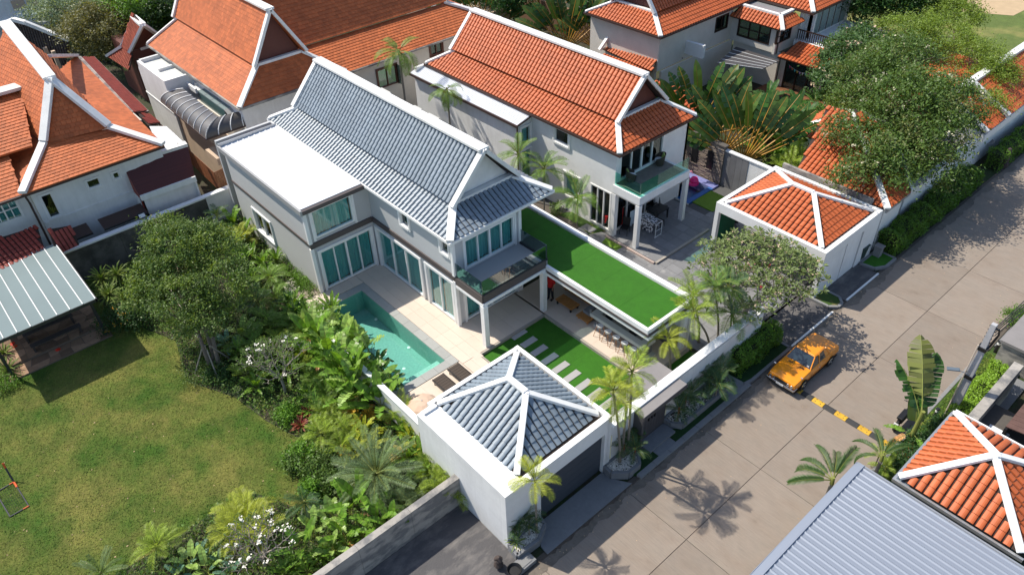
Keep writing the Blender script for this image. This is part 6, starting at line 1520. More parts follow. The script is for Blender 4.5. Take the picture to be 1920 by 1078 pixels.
# motorbike behind the banana plant
q = P(1692, 800, 0); mb = thing('motorbike', 'small black motorbike parked at the verge behind the tall banana plant', 'motorbike', (q.x, q.y, 0)); x, y = q.x - .15, q.y + .2
for dy in (-.6, .6): B().tube([(x - .05, y + dy, .28), (x + .05, y + dy, .28)], .28, rubber, 18).build('wheel', mb)
B().obox((x, y, .45), (.11, 0, 0), (0, .42, 0), (0, 0, .16), black).build('body', mb, .03); B().obox((x, y - .25, .72), (.13, 0, 0), (0, .35, .02), (0, 0, .06), black).build('seat', mb, .03)
B().tube([(x, y + .6, .28), (x, y + .42, .85), (x, y + .36, 1.0)], .035, dark_metal, 6).build('fork', mb); B().tube([(x - .32, y + .3, 1.02), (x, y + .38, 1.0), (x + .32, y + .3, 1.02)], .018, dark_metal, 6).build('handlebar', mb)
B().lathe((x, y + .5, .8), [(.09, 0), (.1, .08), (.05, .14)], chrome, 10).build('headlight', mb); B().obox((x, y - .78, .45), (.1, 0, 0), (0, .01, .02), (0, .0, .09), white).build('number_plate', mb)
for s in (-1, 1): B().tube([(x + s * .22, y + .35, 1.02), (x + s * .28, y + .33, 1.18)], .01, black, 4).obox((x + s * .28, y + .33, 1.2), (.05, 0, 0), (0, .01, 0), (0, 0, .03), dark_metal).build('mirror', mb)
# roadside urn and statue far right
q = P(1838, 290, 0); o = thing('stone_bowl', 'wide grey stone bowl on a dark pedestal beside the far hedge', 'planter', tuple(q)); B().lathe(q, [(.25, 0), (.18, .5), (.2, .9)], black, 12).build('pedestal', o); B().lathe(q + Vector((0, 0, .9)), [(.2, 0), (.55, .2), (.5, .22), (.2, .1)], slab_grey, 16).build('bowl', o)
q = P(1880, 312, 0); o = thing('garden_statue', 'small dark stone statue with pale base on the kerb at the right edge', 'statue', tuple(q)); B().lathe(q, [(.3, 0), (.32, .3), (.2, .35), (.25, .6), (.18, .9), (.2, 1.1), (.12, 1.35), (.02, 1.4)], M('dark carved stone', (.06, .045, .04), .8, var=.3, scale=6), 10).build('figure', o)
# ================================================================= PERSON IN RED
def person():
    q = P(1033, 561, .3); base = Vector((q.x - .05, q.y + .02, .3))
    o = thing('person', 'person in a red shirt and dark trousers standing behind the terrace column', 'person', tuple(base))
    def skin(name, verts, edges, rads, mat, parent):
        me = bpy.data.meshes.new(name); me.from_pydata([tuple(v) for v in verts], edges, []); ob = bpy.data.objects.new(name, me); link(ob, parent)
        m = ob.modifiers.new('skin', 'SKIN'); 
        for i, r in enumerate(rads): me.skin_vertices[0].data[i].radius = (r, r) if not isinstance(r, tuple) else r
        me.skin_vertices[0].data[0].use_root = True
        s_ = ob.modifiers.new('sub', 'SUBSURF'); s_.levels = 1; s_.render_levels = 2; me.materials.append(mat); return ob
    V = [(0, 0, .92), (0, 0, 1.12), (.0, 0, 1.32), (0, 0, 1.42), (0, .01, 1.5), (0, .015, 1.60), (0, .01, 1.68),
         (-.09, 0, .88), (-.11, .03, .48), (-.12, 0, .08), (-.12, .13, .03), (.09, 0, .88), (.11, -.02, .48), (.12, -.05, .08), (.12, .08, .03),
         (-.17, 0, 1.38), (-.24, .02, 1.12), (-.22, .16, .92), (.17, 0, 1.38), (.25, .0, 1.12), (.24, .14, .92), (-.22, .22, .87), (.24, .20, .87)]
    Ed = [(0, 1), (1, 2), (2, 3), (3, 4), (4, 5), (5, 6), (0, 7), (7, 8), (8, 9), (9, 10), (0, 11), (11, 12), (12, 13), (13, 14), (2, 15), (15, 16), (16, 17), (17, 21), (2, 18), (18, 19), (19, 20), (20, 22)]
    R = [(.15, .1), (.13, .09), (.15, .095), .06, .055, .085, .07, .09, .06, .04, .03, .09, .06, .04, .03, .055, .04, .03, .055, .04, .03, .03, .03]
    me = bpy.data.meshes.new('body'); me.from_pydata(V, Ed, []); ob = bpy.data.objects.new('body', me); link(ob, o)
    ob.modifiers.new('skin', 'SKIN')
    if not me.skin_vertices:
        bpy.context.view_layer.objects.active = ob
    for i, r in enumerate(R): me.skin_vertices[0].data[i].radius = r if isinstance(r, tuple) else (r, r)
    s_ = ob.modifiers.new('sub', 'SUBSURF'); s_.levels = 1; s_.render_levels = 2
    me.materials.append(skin_m)
    # clothes: slightly larger shells
    b = B().lathe((0, 0, 0), [(.165, .88), (.17, .95), (.155, 1.1), (.18, 1.3), (.16, 1.42), (.07, 1.47)], red_m, 16)
    for s in (-1, 1): b.tube([(s * .15, 0, 1.40), (s * .245, .01, 1.14)], [.075, .065], red_m, 10)
    b.smooth = True; link(bpy.data.objects.new('shirt', b.mesh('shirt')), o)
    b = B().lathe((0, 0, 0), [(.15, .82), (.165, .98)], dark_cloth, 14)
    for s in (-1, 1): b.tube([(s * .085, 0, .92), (s * .11, .02 * s * -1, .5), (s * .12, -.01, .1)], [.105, .08, .06], dark_cloth, 12)
    b.smooth = True; link(bpy.data.objects.new('trousers', b.mesh('trousers')), o)
    link(bpy.data.objects.new('cap', B().lathe((0, .01, 1.63), [(.1, 0), (.1, .06), (.06, .11), (.01, .125)], M('dark red cap', (.25, .02, .02), .8), 14).mesh('cap')), o)
    for s in (-1, 1): link(bpy.data.objects.new('shoe', B().box(s * .12 - .045, s * .12 + .045, -.07, .19, 0, .08, black).mesh('shoe')), o)
    for s in (-1, 1):
        hb = B()
        for k in range(4): hb.tube([(s * .23 + (k - 1.5) * .02, .2, .88), (s * .23 + (k - 1.5) * .022, .245, .84 - .004 * k), (s * .23 + (k - 1.5) * .022, .24, .80)], [.01, .009, .007], skin_m, 5)
        hb.tube([(s * .20, .19, .89), (s * .18, .22, .85)], [.011, .009], skin_m, 5)
        link(bpy.data.objects.new('fingers', hb.mesh('fingers')), o)
    f = B().tube([(0, .09, 1.585), (0, .12, 1.57)], [.012, .016], skin_m, 6)
    f.box(-.045, -.02, .085, .095, 1.605, 1.615, black).box(.02, .045, .085, .095, 1.605, 1.615, black).box(-.025, .025, .084, .094, 1.54, 1.547, M('lip', (.3, .08, .07), .5))
    link(bpy.data.objects.new('face', f.mesh('face')), o)
    o.rotation_euler.z = math.radians(200)
try: person()
except Exception as ex: print('person failed', ex)

# ================================================================= VEGETATION
def leaves(C, L, W, up=.35, rng=RNG, jit=.35):
    """separate diamond leaves: centres (N,3) -> (N,4,3) quads"""
    C = np.asarray(C, dtype=float); n = len(C)
    nn = rng.normal(size=(n, 3)); nn /= np.linalg.norm(nn, axis=1)[:, None]; nn[:, 2] = np.abs(nn[:, 2]) + up; nn /= np.linalg.norm(nn, axis=1)[:, None]
    t = np.cross(nn, rng.normal(size=(n, 3))); t /= np.linalg.norm(t, axis=1)[:, None]; b = np.cross(nn, t)
    s = (1 + rng.uniform(-jit, jit, n))[:, None]
    l, w = L * s / 2, W * s / 2
    return np.stack([C - t * l, C - b * w, C + t * l, C + b * w], axis=1)
def clumps(blobs, n, cr=.38, per=110, shell=.72, rng=RNG, flat=.75):
    """leaf centres grouped in clumps spread over the outside of ellipsoid blobs"""
    out = []
    tot = sum(b[3] * b[4] + b[4] * b[5] + b[3] * b[5] for b in blobs)
    for (cx, cy, cz, rx, ry, rz) in blobs:
        k = max(3, int(n / per * (rx * ry + ry * rz + rx * rz) / tot))
        d = rng.normal(size=(k, 3)); d /= np.linalg.norm(d, axis=1)[:, None]; d[:, 2] = np.where(rng.random(k) < .3, d[:, 2], np.abs(d[:, 2]))
        r = shell + (1.08 - shell) * rng.random(k) ** .6
        c = np.array([cx, cy, cz]) + d * np.array([rx, ry, rz]) * r[:, None]
        pts = c[:, None, :] + rng.normal(size=(k, per, 3)) * np.array([cr, cr, cr * flat]) * rng.uniform(.6, 1.25, (k, 1, 1))
        out.append(pts.reshape(-1, 3))
    return np.concatenate(out)
def foliage(name, parent, C, L, W, mat, up=.35, kind=True):
    off = np.array(wloc(parent)) if parent else np.zeros(3)
    me = quads(name, leaves(C, L, W, up) - off, mat)
    o = bpy.data.objects.new(name, me); link(o, parent)
    if kind and parent is None: o['kind'] = 'stuff'
    return o
def tree(name, label, base, blobs, n, L, W, mat, bark_m=bark, r=.16, cat='tree', group=None, cr=.38, stems=1, flowers=None, mats2=None):
    o = thing(name, label, cat, base, group)
    base = Vector(base); b = B()
    for s in range(stems):
        bo = Vector((random.uniform(-.25, .25), random.uniform(-.25, .25), 0)) if stems > 1 else Vector((0, 0, 0))
        mc = sum((Vector(q[:3]) for q in blobs), Vector()) / len(blobs)
        fork = base.lerp(Vector((mc.x, mc.y, base.z)), .35) + bo * 1.6; fork.z = base.z + (mc.z - base.z) * .5
        b.tube([base + bo, base.lerp(fork, .5) + bo * .6 + Vector((random.uniform(-.08, .08), random.uniform(-.08, .08), 0)), fork], [r, r * .82, r * .65], bark_m, 8)
        for i, q in enumerate(blobs):
            if stems > 1 and i % stems != s: continue
            c = Vector(q[:3]); m = fork.lerp(c, .5) + Vector((random.uniform(-.3, .3), random.uniform(-.3, .3), random.uniform(-.3, .1)))
            b.tube([fork, m, c], [r * .5, r * .32, r * .16], bark_m, 6)
            for k in range(7):
                d = Vector((random.gauss(0, 1) * q[3], random.gauss(0, 1) * q[4], abs(random.gauss(0, 1)) * q[5])) * .55
                b.tube([c if k % 2 else m, c + d * .5 + Vector((0, 0, -.1)), c + d], [r * .18, r * .11, r * .05], bark_m, 4, caps=False)
    b.smooth = True
    b.build('trunk', o)
    foliage('crown', o, clumps(blobs, n, cr), L, W, mat, kind=False)
    if mats2: foliage('crown', o, clumps(blobs, int(n * mats2[1]), cr, shell=.9), L, W, mats2[0], kind=False)
    if flowers: foliage('blossoms', o, clumps(blobs, flowers[1], .12, per=9, shell=.97), flowers[2], flowers[2], flowers[0], up=.9, kind=False)
    return o
def wb(px, py, z, rx, ry=None, rz=None):
    q = P(px, py, z); return (q.x, q.y, z, rx, ry or rx, rz or rx * .75)

def frond_mesh(L=1.6, droop=1.3, nl=30, ll=.42, w=.035, vee=.5, mat=lf_palm, stem=.18, name='frond', sweep=.55, petm=petiole):
    V = []; F = []; mi = []
    pts = []; x = z = 0; n = 14; a = 0
    for i in range(n + 1):
        pts.append(Vector((x, 0, z))); a = -droop * (i / n) ** 1.3; x += L / n * math.cos(a); z += L / n * math.sin(a)
    def at(s):
        k = min(n - 1, int(s * n)); return pts[k].lerp(pts[k + 1], s * n - k), (pts[k + 1] - pts[k]).normalized()
    for i in range(0, n, 2):            # rachis as a thin strip of triangular section
        p, q_ = pts[i], pts[min(n, i + 2)]; r = .022 * (1 - i / n) + .006; k = len(V)
        V += [p + Vector((0, r, 0)), p + Vector((0, -r, 0)), q_ + Vector((0, -r * .8, 0)), q_ + Vector((0, r * .8, 0)), p + Vector((0, 0, r * 1.6)), q_ + Vector((0, 0, r * 1.3))]
        F += [(k, k + 3, k + 5, k + 4), (k + 1, k + 4, k + 5, k + 2)]; mi += [1, 1]
    rnd = random.Random(int(L * 100) + nl)
    for i in range(nl):
        s = stem + (1 - stem) * (i + .5) / nl; p, t = at(s)
        l = ll * (math.sin(math.pi * (.12 + .80 * (s - stem) / (1 - stem))) ** .7) * rnd.uniform(.85, 1.1)
        for sd_ in (-1, 1):
            up = Vector((-t.z, 0, t.x)); side = Vector((0, sd_, 0))
            d1 = (side + t * sweep + up * vee * rnd.uniform(.6, 1.2)).normalized(); d2 = (side + t * (sweep + .25) - Vector((0, 0, .25)) + up * vee * .2).normalized()
            m_ = p + d1 * l * .5; e = m_ + d2 * l * .5; k = len(V); ww = t * w * .5
            V += [p - ww * .6, p + ww * .6, m_ + ww, m_ - ww, e]; F += [(k, k + 1, k + 2, k + 3), (k + 3, k + 2, k + 4)]; mi += [0, 0]
    me = bpy.data.meshes.new(name); me.from_pydata([tuple(v) for v in V], [], F); me.materials.append(mat); me.materials.append(petm)
    me.polygons.foreach_set('material_index', mi); me.update(); return me
def blade_mesh(L=1.3, W=.38, stem=.5, droop=.8, torn=False, mat=lf_ban, fold=.25, name='leaf', tip=.35, petm=petiole, seed=1, pr=.02):
    rnd = random.Random(seed); V = []; F = []; mi = []; n = 12; a = 0; x = z = 0; T = L + stem; pts = []
    for i in range(n + 5):
        pts.append(Vector((x, 0, z)))
        f = i / (n + 4); a = -droop * f ** 1.6; st = T / (n + 4); x += st * math.cos(a); z += st * math.sin(a)
    k0 = max(1, round(stem / T * (n + 4))); r = pr
    for i in range(0, n + 4):
        p, q_ = pts[i], pts[i + 1]; k = len(V); rr_ = r * (1 - i / (n + 5)) + .004
        V += [p + Vector((0, rr_, 0)), p + Vector((0, -rr_, 0)), q_ + Vector((0, -rr_, 0)), q_ + Vector((0, rr_, 0)), p + Vector((0, 0, rr_)), q_ + Vector((0, 0, rr_))]
        F += [(k, k + 3, k + 5, k + 4), (k + 1, k + 4, k + 5, k + 2)]; mi += [1, 1]
    m = len(pts) - 1 - k0
    def wd(s): return W / 2 * (min(1, s / .12) ** .5) * (1 if s < 1 - tip else max(0.02, math.cos((s - 1 + tip) / tip * math.pi / 2)) ** .7)
    for sd_ in (-1, 1):
        for i in range(m):
            p, q_ = pts[k0 + i], pts[k0 + i + 1]; w0, w1 = wd(i / m), wd((i + 1) / m)
            fd = fold + (rnd.uniform(-.35, .25) if torn else 0); up = Vector((0, 0, 1))
            g = .12 if torn and rnd.random() < .5 else 0
            sw = (q_ - p) * .35
            o0 = p + Vector((0, sd_ * w0 * math.cos(fd), w0 * math.sin(fd))) + sw + (q_ - p) * g; o1 = q_ + Vector((0, sd_ * w1 * math.cos(fd), w1 * math.sin(fd))) + sw - (q_ - p) * g
            k = len(V); V += [p, q_, o1, o0]; F += [(k, k + 1, k + 2, k + 3)]; mi += [0]
    me = bpy.data.meshes.new(name); me.from_pydata([tuple(v) for v in V], [], F); me.materials.append(mat); me.materials.append(petm)
    me.polygons.foreach_set('material_index', mi); me.update(); return me

FR = {k: [frond_mesh(L, d, nl, ll, w, vee, m) for d in (d0, d0 * 1.35, d0 * .7)] for k, (L, d0, nl, ll, w, vee, m) in dict(
    palm=(1.5, 1.25, 25, .42, .034, .45, lf_palm), gold=(1.5, 1.25, 27, .44, .034, .6, lf_ypalm), dark=(1.3, 1.0, 23, .40, .034, .5, lf_dpalm),
    date=(1.95, .6, 40, .34, .022, .6, lf_date), tall=(1.9, 1.7, 30, .52, .038, .2, lf_palm), fox=(1.55, 1.25, 80, .30, .022, 1.0, M('deep green foxtail leaflet', (.045, .10, .02), .5, isl=.3, trans=.2)),
    areca=(1.45, .95, 21, .44, .040, .5, leafm('bright areca leaflet', (0.247, 0.346, 0.036)))).items()}
BL = {k: [blade_mesh(L, W, s, d, t, m, seed=i) for i, (d, t) in enumerate(((.5, False), (1.1, True), (.8, True)))] for k, (L, W, s, m) in dict(
    banana=(1.5, .46, .5, lf_ban), pale=(1.1, .42, .5, lf_banpale), ginger=(.75, .16, .18, lf_ban), yginger=(.7, .17, .15, leafm('yellow ginger leaf', (0.396, 0.429, 0.033))), dkb=(.95, .34, .25, lf_trav),
    trav=(1.9, .50, 1.9, lf_trav), brown=(.9, .3, .3, lf_brown), cord=(.42, .09, .05, lf_red), croton=(.3, .1, .04, lf_croton), spike=(.55, .05, .02, lf_palm), bluec=(.8, .28, .3, leafm('blue green leaf', (0.116, 0.231, 0.148)))).items()}
def attach(o, mes, n, z, el0, el1, scale=(.85, 1.1), name='frond', spread=6.2832, az0=None, at=(0, 0), lean=None):
    az = random.random() * 6.28 if az0 is None else az0
    for i in range(n):
        me = mes[i % len(mes)] if isinstance(mes, list) else mes
        c = bpy.data.objects.new(name, me); link(c, o)
        f = (i + .5) / n; el = el0 + (el1 - el0) * f + random.uniform(-.12, .12)
        a = az + i * 2.39996 + random.uniform(-.2, .2) if spread > 6 else az + (f - .5) * spread
        c.rotation_euler = (random.uniform(-.25, .25), -el, a); s = random.uniform(*scale); c.scale = (s, s, s); c.location = (at[0], at[1], z)
def palm(px=None, py=None, zc=None, base=None, h=2.5, kind='palm', nf=11, label='', el=(1.35, -.1), scale=(.85, 1.1), r=.07, z0=0, group=None, lean=(0, 0), name='palm', shaft=None, spread=6.2832, az0=None):
    if base is None: q = P(px, py, zc); base = (q.x, q.y, z0)
    o = thing(name, label, 'palm', base, group)
    if h > .15:
        n = 9; pts = [Vector((lean[0] * (i / n) ** 1.5, lean[1] * (i / n) ** 1.5, h * i / n)) for i in range(n + 1)]
        b = B().tube(pts, [r * (1.35 if i == 0 else 1) * (1 - .25 * i / n) for i in range(n + 1)], palm_bark, 8); b.smooth = True
        link(bpy.data.objects.new('trunk', b.mesh('trunk')), o)
        b = B().tube([pts[-1], pts[-1] + Vector((0, 0, .35))], [r * .9, r * .5], shaft or petiole, 8); link(bpy.data.objects.new('crownshaft', b.mesh('crownshaft')), o)
    attach(o, FR[kind], nf, h + .2, el[0], el[1], scale, at=lean, spread=spread, az0=az0)
    return o
def areca(px, py, zc, label, kind='areca', h=.9, stems=4, nf=5, scale=(.7, 1.0), group='areca palms in the planted border', z0=.02, base=None):
    q = P(px, py, zc) if base is None else Vector(base); o = thing('areca_palm', label, 'palm', (q.x, q.y, z0), group)
    b = B()
    for s in range(stems):
        t = 6.28 * s / stems + random.random(); dx, dy = .28 * math.cos(t), .28 * math.sin(t); hh = h * random.uniform(.6, 1.1)
        b.tube([(dx * .4, dy * .4, 0), (dx, dy, hh)], [.04, .03], petiole, 6)
        attach(o, FR[kind], nf, hh, 1.35, .35, scale, at=(dx, dy))
    link(bpy.data.objects.new('stems', b.mesh('stems')), o)
    return o
def broad(px, py, zc, label, kind='banana', n=8, h=.5, el=(1.4, .5), scale=(.8, 1.1), name='banana_plant', cat='plant', group=None, z0=.02, extra=None, base=None):
    q = P(px, py, zc) if base is None else Vector(base); o = thing(name, label, cat, (q.x, q.y, z0), group)
    if h > .05:
        b = B().tube([(0, 0, 0), (0, 0, h)], [.09, .05], petiole, 8); link(bpy.data.objects.new('stem', b.mesh('stem')), o)
    attach(o, BL[kind], n, h, el[0], el[1], scale, name='leaf')
    if extra: attach(o, BL[extra], 2, h, .2, -.6, scale, name='dry_leaf')
    return o
def shrub(px, py, zc, label, mat, r=.5, h=.8, n=1500, L=.12, W=.06, name='shrub', group=None, base=None, z0=.02, fl=None):
    q = P(px, py, zc) if base is None else Vector(base); o = thing(name, label, 'shrub', (q.x, q.y, z0), group)
    b = B()
    for k in range(7):
        t = k * .9; b.tube([(0, 0, 0), (r * .4 * math.cos(t), r * .4 * math.sin(t), h * .5), (r * .8 * math.cos(t), r * .8 * math.sin(t), h * .9)], [.025, .018, .008], bark, 4)
    link(bpy.data.objects.new('stems', b.mesh('stems')), o)
    foliage('foliage', o, clumps([(q.x, q.y, z0 + h * .5, r, r, h * .5)], n, cr=r * .3, per=30), L, W, mat, kind=False)
    if fl: foliage('blossoms', o, clumps([(q.x, q.y, z0 + h * .55, r, r, h * .5)], 160, .05, per=8, shell=1.0), .07, .07, fl, up=.9, kind=False)
    return o
def frangipani(px, py, z0, label, R=1.4, Hh=2.4, depth=5, leafmat=lf_tree, fm=flower_w, fl=.25, lf=9, LL=.2, cat='tree', seed=3, base=None, trunk=.09, spread=.75):
    q = P(px, py, z0) if base is None else Vector(base); o = thing('frangipani_tree', label, cat, (q.x, q.y, z0)); rnd = random.Random(seed)
    b = B(); tips = []
    step = [Hh * .34, Hh * .24, Hh * .2, Hh * .16, Hh * .13, Hh * .11, Hh * .09, Hh * .08]
    def grow(p, d, k, r):
        e = p + d * step[k] * rnd.uniform(.75, 1.2) * (R / 1.4 if k else 1)
        b.tube([p, p.lerp(e, .5) + Vector((rnd.uniform(-.04, .04), rnd.uniform(-.04, .04), -.02)), e], [r, r * .88, r * .78], grey_twig, 5 if k > 2 else 7, caps=False)
        if k >= depth: tips.append((e, d)); return
        m = 3 if (k < 3 or rnd.random() < .5) else 2; a0 = rnd.random() * 6.28
        for i in range(m):
            t = a0 + i * 6.283 / m; sd_ = Vector((math.cos(t), math.sin(t), 0)) * spread
            nd = (d * .85 + sd_ + Vector((0, 0, .22))).normalized(); grow(e, nd, k + 1, r * .66)
    grow(Vector((0, 0, 0)), Vector((0, 0, 1)), 0, trunk)
    b.smooth = True; link(bpy.data.objects.new('trunk', b.mesh('trunk')), o)
    C = []; Fc = []
    V = []
    for e, d in tips:
        k = rnd.randint(max(0, lf - 5), lf)
        for i in range(k):
            t = rnd.random() * 6.28; el = rnd.uniform(-.2, .9); dr_ = Vector((math.cos(t) * math.cos(el), math.sin(t) * math.cos(el), math.sin(el))); sdv = Vector((-math.sin(t), math.cos(t), 0))
            l = LL * rnd.uniform(.7, 1.25); w = l * .17; p0 = e + dr_ * .03; V.append([p0, p0 + dr_ * l * .55 - sdv * w, p0 + dr_ * l - Vector((0, 0, l * .15)), p0 + dr_ * l * .55 + sdv * w])
        if rnd.random() < fl:
            for i in range(7): Fc.append(e + Vector((rnd.gauss(0, .055), rnd.gauss(0, .055), .07 + rnd.gauss(0, .03))))
    me = quads('foliage', np.array([[tuple(p) for p in v] for v in V]), leafmat); link(bpy.data.objects.new('foliage', me), o)
    if Fc: me = quads('blossoms', leaves(np.array([tuple(p) for p in Fc]), .085, .085, .9), fm); link(bpy.data.objects.new('blossoms', me), o)
    return o
def hedge(label, x0, x1, y0, y1, h, n, mat=lf_hedge, rnd_=.12):
    o = thing('clipped_hedge', label, 'hedge', ((x0 + x1) / 2, (y0 + y1) / 2, 0))
    B().box(x0 + .15, x1 - .15, y0 + .15, y1 - .15, 0, h - .18, M('hedge shade core', (.02, .03, .01), .95)).build('shade_core', o)  # solid dark box painted as the shade between the hedge leaves
    r = RNG; A = [(y1 - y0) * h, (y1 - y0) * h, (x1 - x0) * h, (x1 - x0) * h, (x1 - x0) * (y1 - y0) * 1.4]; t = sum(A); out = []
    for i, a in enumerate(A):
        k = int(n * a / t); u, v = r.random(k), r.random(k); X = x0 + (x1 - x0) * u; Y = y0 + (y1 - y0) * u; Z = h * v
        if i == 0: p = np.stack([np.full(k, x0), Y, Z], 1)
        elif i == 1: p = np.stack([np.full(k, x1), Y, Z], 1)
        elif i == 2: p = np.stack([X, np.full(k, y0), Z], 1)
        elif i == 3: p = np.stack([X, np.full(k, y1), Z], 1)
        else: p = np.stack([X, y0 + (y1 - y0) * v, np.full(k, h)], 1)
        out.append(p)
    p = np.concatenate(out); bump_ = .10 * np.sin(p[:, 1] * 3.1 + p[:, 2] * 4) + .06 * np.sin(p[:, 1] * 7.7 + p[:, 0] * 5)
    c = np.array([(x0 + x1) / 2, 0, h / 2]); c_ = p - c; c_[:, 1] = 0
    # round the corners and wobble the surface
    ex = np.clip((np.abs(c_[:, 0]) / ((x1 - x0) / 2)) ** 3 * (np.clip(p[:, 2] / h, 0, 1)) ** 6, 0, 1)
    p[:, 2] -= ex * .16; p[:, 2] += bump_ * (p[:, 2] > h * .5); p[:, 0] += bump_ * np.sign(c_[:, 0]) * .7
    p += r.normal(size=p.shape) * .045
    foliage('foliage', o, p, .085, .05, mat, kind=False)
    return o

# --- the big round tree on the lawn and its stakes
bt_ = Vector((-31.0, 6.3, 0))
tree('round_lawn_tree', 'large round dark green multi stemmed tree on the lawn edge, propped by wooden stakes', tuple(bt_),
     [wb(345, 470, 4.6, 1.75, 1.75, 1.3), wb(300, 520, 3.9, 1.3, 1.3, 1.0), wb(395, 470, 4.4, 1.3), wb(420, 530, 3.9, 1.35), wb(340, 560, 3.9, 1.4), wb(280, 560, 3.2, 1.0), wb(390, 590, 3.3, 1.0, 1.0, .8), wb(310, 440, 4.3, 1.1), wb(350, 600, 2.9, .8)],
     30000, .14, .065, leafm('lawn tree leaf', (.095, .155, .033)), r=.13, stems=3, cr=.23, mats2=(leafm('fresh green fine leaf', (0.181, 0.264, 0.036)), .22))
stk = thing('tree_stakes', 'wooden stake frame propping up the round lawn tree', 'stakes', tuple(bt_))
pts = [Vector((bt_.x + 1.0 * math.cos(t), bt_.y + 1.0 * math.sin(t), .02)) for t in (-1.9, -.2, 1.6, 3.0)]
for p in pts: B().tube([p, Vector((bt_.x + (p.x - bt_.x) * .2, bt_.y + (p.y - bt_.y) * .2, 1.6))], .035, grey_twig, 6).build('stake', stk)
B().tube([pts[0] + Vector((0, 0, .1)), pts[1] + Vector((0, 0, .1))], .035, grey_twig, 6).tube([pts[0] + Vector((.2, .2, .8)) * .5 + pts[0] * .5, pts[3] + Vector((0, 0, .5))], .03, grey_twig, 6).build('cross_bar', stk)

# --- underplanting of the border as one mass of low leaves
def poly_pts(px_poly, n, zmax, zmin=.03):
    pts = [P(a, b, 0) for a, b in px_poly]; xs = [p.x for p in pts]; ys = [p.y for p in pts]; out = []
    m = len(pts)
    while len(out) < n:
        x = RNG.uniform(min(xs), max(xs), 4000); y = RNG.uniform(min(ys), max(ys), 4000); ins = np.zeros(4000, bool)
        for i in range(m):
            x1, y1, x2, y2 = pts[i].x, pts[i].y, pts[(i + 1) % m].x, pts[(i + 1) % m].y
            with np.errstate(divide='ignore', invalid='ignore'): c = ((y1 > y) != (y2 > y)) & (x < (x2 - x1) * (y - y1) / (y2 - y1) + x1)
            ins ^= c
        for a, b in zip(x[ins], y[ins]):
            hgt = .5 + .5 * math.sin(a * 1.7 + b * .8) * math.cos(b * 1.9 - a * .6)
            out.append((a, b, RNG.uniform(zmin, zmin + zmax * (.35 + .65 * hgt))))
    return np.array(out[:n])
bed1 = [(372, 400), (455, 380), (530, 500), (600, 560), (640, 640), (720, 720), (780, 800), (850, 880), (862, 900), (620, 1060), (470, 1100), (180, 1100), (330, 1010), (400, 960), (480, 925), (590, 965), (598, 930), (575, 830), (500, 790), (440, 745), (350, 715), (330, 640), (230, 600), (180, 560), (330, 430)]
for m_, n_, z_ in ((leafm('low border leaf', (.10, .19, .03)), 30000, .75), (leafm('low olive border leaf', (0.198, 0.247, 0.049)), 9000, .6)):
    foliage('ground_cover', None, poly_pts(bed1, n_, z_), .15, .055, m_)
sb = B(); pl_ = [P(a, b, 0) for a, b in bed1]; sb.prism([(p.x, p.y) for p in pl_], -.02, .05, soil); sb.build('planting_bed')['kind'] = 'structure'

def L2(kind, where): return kind + ' ' + where
W1 = 'in the border left of the grey wing'; W2 = 'in the border between the round tree and the pool'; W3 = 'in the border beside the lower pool wall'; W4 = 'in the border behind the stained grey garden wall'; W5 = 'in the bottom left corner of the border'
g1, g2, g3, g4 = 'areca palms left of the grey wing', 'areca palms near the pool', 'areca palms along the lower pool wall', 'areca palms behind the grey garden wall'
# left of the wing
palm(405, 400, 1.8, h=1.4, kind='dark', nf=12, label='dark green palm against the white boundary wall left of the grey wing', scale=(.6, .8))
for px, py in ((392, 428), (372, 440), (428, 445), (450, 432)): areca(px, py, 1.2, L2('golden green areca palm', W1), kind='areca' if px != 450 else 'gold', h=.7, scale=(.6, .85), group=g1)
broad(430, 395, 1.6, L2('upright broad leaved plant', 'against the wall at the back corner of the grey wing'), 'banana', 5, .4, (1.4, 1.0), (.6, .75))
broad(452, 412, 1.5, L2('leaning broad leaved plant', 'beside the black rail at the corner of the grey wing'), 'banana', 4, .4, (1.2, .5), (.6, .8))
for i, (px, py) in enumerate(((440, 470), (455, 480), (470, 470), (490, 485), (500, 505), (448, 500), (470, 510), (435, 520), (515, 478))):
    broad(px, py, .9, 'tall narrow leaved ginger plant in the border left of the grey wing', 'ginger', 12, .35, (1.45, .6), (.9, 1.3), 'ginger_plant', group='ginger plants left of the grey wing')
palm(505, 515, 1.2, h=.7, kind='palm', nf=14, label='bright green feather palm by the corner of the grey wing, nearest the shingle path', scale=(.7, .9))
palm(515, 555, 1.1, h=.6, kind='palm', nf=13, label='green feather palm between the round tree and the wing corner', scale=(.65, .9))
palm(480, 560, 1.0, h=.5, kind='dark', nf=12, label='dark feather palm behind the crown of the round tree', scale=(.7, .9))
for px, py in ((545, 505), (560, 520), (575, 535), (588, 548), (530, 490), (568, 528)): shrub(px, py, .3, 'low clipped green shrub along the foot of the grey boarded wall', lf_hedge, .45, .5, 900, .07, .04, group='low shrubs along the grey boarded wall')
B().prism([tuple(P(a, b, .05)[:2]) for a, b in ((530, 535), (548, 520), (585, 565), (560, 585))], .03, .07, pebble_m).build('shingle_path')['kind'] = 'structure'
